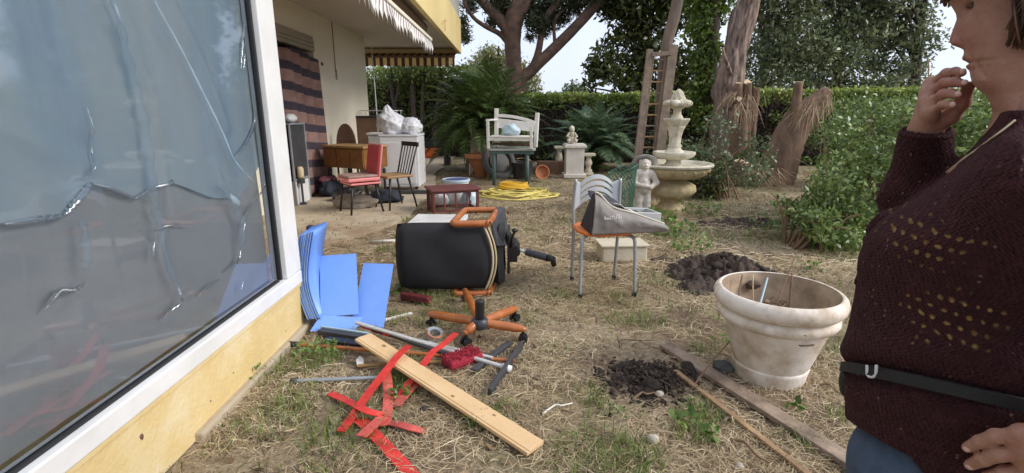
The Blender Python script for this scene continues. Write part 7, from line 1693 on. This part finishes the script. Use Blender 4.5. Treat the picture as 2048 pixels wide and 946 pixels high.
# cuff roll, hem roll, pale cord
def ring_pts(c0, d_, r, n_=20):
    u = d_.orthogonal().normalized(); v = d_.cross(u); return [c0 + (u * math.cos(a) + v * math.sin(a)) * r for a in np.linspace(0, 2 * PI, n_ + 1)[:-1]]
obj('cuff', MB().tube(ring_pts(cuff + up_ * .012, up_, .0355), .0050, 8, closed=True), swm, person, smooth=True)
def hit(px, py, lift=.004):                    # first point of the sweater seen at a pixel, in the person's frame
    x, y, d = ray(px, py); L0 = Vector((0, PDIST, CAM_H)); dl = Vector((FWD.x * x + FWD.y * y, -(AWAY.x * x + AWAY.y * y), d)); dl.normalize()
    for t5 in np.arange(.3, 2.2, .0015):
        p = L0 + dl * t5; i = ((np.array(p) - W_.lo) / W_.h + .5).astype(int)
        if np.all(i >= 0) and np.all(i < W_.n) and W_.d[tuple(i)] < 0: return p - dl * lift
    return SS(px, py, 0)
cp = [hit(px, py, .010) for px, py in ((2030, 240), (2008, 258), (1985, 275), (1960, 294), (1935, 312), (1910, 331), (1893, 344))]
obj('cord', MB().tube(smooth_path(cp, 5), .0014, 6), M['piping'], person, smooth=True)
# --- belt bag
def girth(ang, zz, add=.006):
    f0, b0, w0 = (float(np.interp(zz, zs, tb)) for tb in (fs, bs, ws)); ca, sa = math.cos(ang), math.sin(ang); a_ = (f0 - c_) if ca > 0 else (c_ - b0); k = 1 / (abs(ca) ** 2.3 + abs(sa) ** 2.3) ** (1 / 2.3); return c_ + (a_ + add) * ca * k, (w0 + add) * sa * k
bpth = []
for ang in np.linspace(-PI, PI, 73)[:-1]:
    zz = .82
    for _ in range(6):
        f0, l0 = girth(ang, zz); zz = .8075 + .056 * (.069 - f0) + .476 * max(-.1, l0) * (1 if f0 > -.2 else 1)
    bpth.append((f0, l0, zz))
m = MB(); nB = len(bpth); vv = []
for f0, l0, zz in bpth:
    q = Vector((f0 - c_, l0, 0)).normalized() * .005
    vv += [(f0, l0, zz - .009), (f0 + q.x, l0 + q.y, zz - .009), (f0 + q.x, l0 + q.y, zz + .009), (f0, l0, zz + .009)]
m.add(vv, [(i * 4 + k, i * 4 + (k + 1) % 4, ((i + 1) % nB) * 4 + (k + 1) % 4, ((i + 1) % nB) * 4 + k) for i in range(nB) for k in range(4)])
obj('belt', m, mat('black_webbing', (.012, .013, .015), (.008, .009, .01), 60, .6, .3, 400), person)
q = SS(1743, 746, -.105); f0, l0 = q.x, q.y
def bl_(px, py, off): 
    q = SS(px, py, off); return q
m = MB().tube([hit(px, py, .042) for px, py in ((1734, 731), (1734, 748), (1738, 753), (1743, 754), (1748, 753), (1752, 748), (1753, 731))], .0022, 8); obj('buckle', m, M['steel'], person, smooth=True)
c3_ = hit(1714, 738, .040); m = MB()
for k in range(5):
    a = 2 * PI * k / 5 + .4; m.tube([c3_, c3_ + Vector((-.35 * math.cos(a), .1 * math.cos(a), math.sin(a))) * .0095], [.0022, .0012], 6)
obj('star_charm', m, M['piping'], person, smooth=True)
q = SS(1706, 750, -.01); m = MB().ell((q.x + .004, q.y - .02, q.z - .012), (.018, .06, .036), 16, 10); obj('belt_pouch', m, M['blackfab'], person, smooth=True)
# --- jeans and shoes
J_ = SDF((-.26, -.24, .05), (.12, .24, .92), .006)
for s in (-1, 1): J_.chain([(-.070, s * .085, .80), (-.052, s * .088, .70), (-.045, s * .092, .42), (-.075, s * .092, .08)], [.088, .096, .082, .076], .03)
J_.chain([(-.09, -.05, .84), (-.09, .05, .84)], [.10, .10], .05)
jn = mat('blue_denim', (.075, .11, .175), (.05, .078, .13), 40, .9, .5, 700)
jo = sdf_obj('jeans', J_, jn, person)
for s in (-1, 1): obj('shoe', MB().ell((-.0, s * .095, .05), (.145, .05, .052), 18, 10), M['blackfab'], person, smooth=True)
# --- hair: bob of many locks over a close cap
hm, n, b = newmat('brown_hair'); g = n.nodes.new('ShaderNodeNewGeometry'); n.links.new(ramp(g.outputs['Random Per Island'], [(.1, (.026, .011, .006)), (.5, (.065, .028, .014)), (.95, (.14, .066, .032))]), b.inputs['Base Color']); b.inputs['Roughness'].default_value = .38
m = MB(); r10 = random.Random(4)
hc = Vector((-.068, 0, 1.455))
for k in range(2600):
    az = r10.uniform(-PI, PI); side_ = abs(az)
    # crown start, then falling outward around the skull
    st_ = hc + Vector((r10.uniform(-.03, .02), r10.uniform(-.012, .012), .108))
    rx, ry = .110, .085
    if side_ < 1.05: zend = r10.uniform(1.452, 1.475)                       # fringe
    elif side_ < 1.32: zend = r10.uniform(1.44, 1.475)
    else: zend = r10.uniform(1.362, 1.40) - .02 * (side_ > 2.2)
    pts = [st_]; ph_ = r10.gauss(0, .7) + 3 * math.sin(az * 5)
    for u in (.2, .4, .55, .7, .85, 1.0):
        z = 1.555 + (zend - 1.555) * u ** 1.15; el_ = min(1, math.sqrt(max(0, 1 - ((z - 1.455) / .112) ** 2))) if z > 1.455 else 1
        k_ = el_ * (1 + r10.uniform(-.03, .06)) * (1 if z > 1.41 else 1 - .10 * (1.41 - z) / .05)
        wv_ = .007 * math.sin(u * 9 + ph_) * u; az_ = az + .10 * math.sin(u * 7 + ph_ * 1.7) * u; pts.append(Vector((hc.x + math.cos(az_) * (rx * k_ + wv_), math.sin(az_) * (ry * k_ + wv_), z)))
    m.tube(smooth_path(pts, 3), [.0016, .0020, .0009], 4)
for k in range(140):                           # loose flyaway hairs
    az = r10.choice((-1, 1)) * r10.uniform(1.2, 2.9); z0 = r10.uniform(1.40, 1.54); rr5 = math.sqrt(max(.1, 1 - ((z0 - 1.455) / .125) ** 2)); p0 = Vector((hc.x + math.cos(az) * rx * rr5, math.sin(az) * ry * rr5, z0)); d5 = Vector((math.cos(az), math.sin(az), r10.uniform(-1.5, .2))) * r10.uniform(.01, .03)
    m.tube([p0, p0 + d5 + Vector((r10.uniform(-.008, .008), 0, .004)), p0 + d5 * 2 + Vector((r10.uniform(-.015, .015), r10.uniform(-.01, .01), -.02))], [.0007, .0006, .0003], 3)
for k in range(90):                            # fringe locks over the brow
    l_ = r10.uniform(-.045, .045); pts = [Vector((-.02, l_ * .5, 1.545)), Vector((.022, l_ * .9, 1.505)), Vector((.040 - abs(l_) * .25, l_, 1.470)), Vector((.0405 - abs(l_) * .3 + r10.uniform(-.002, .003), l_ + r10.uniform(-.012, .012), r10.uniform(1.440, 1.456)))]
    m.tube(smooth_path(pts, 3), [.0018, .0022, .0009], 4)
hair = obj('hair', m, hm, person, smooth=True)
m = MB().ell((-.070, 0, 1.462), (.097, .0755, .103), 24, 16); m.v = [(min(x, -.048) if z < 1.468 else x, y, max(z, 1.38)) for x, y, z in m.v]
obj('scalp_cap', m, mat('dark_hair_base', (.03, .016, .010), None, 40, .6), hair, smooth=True)
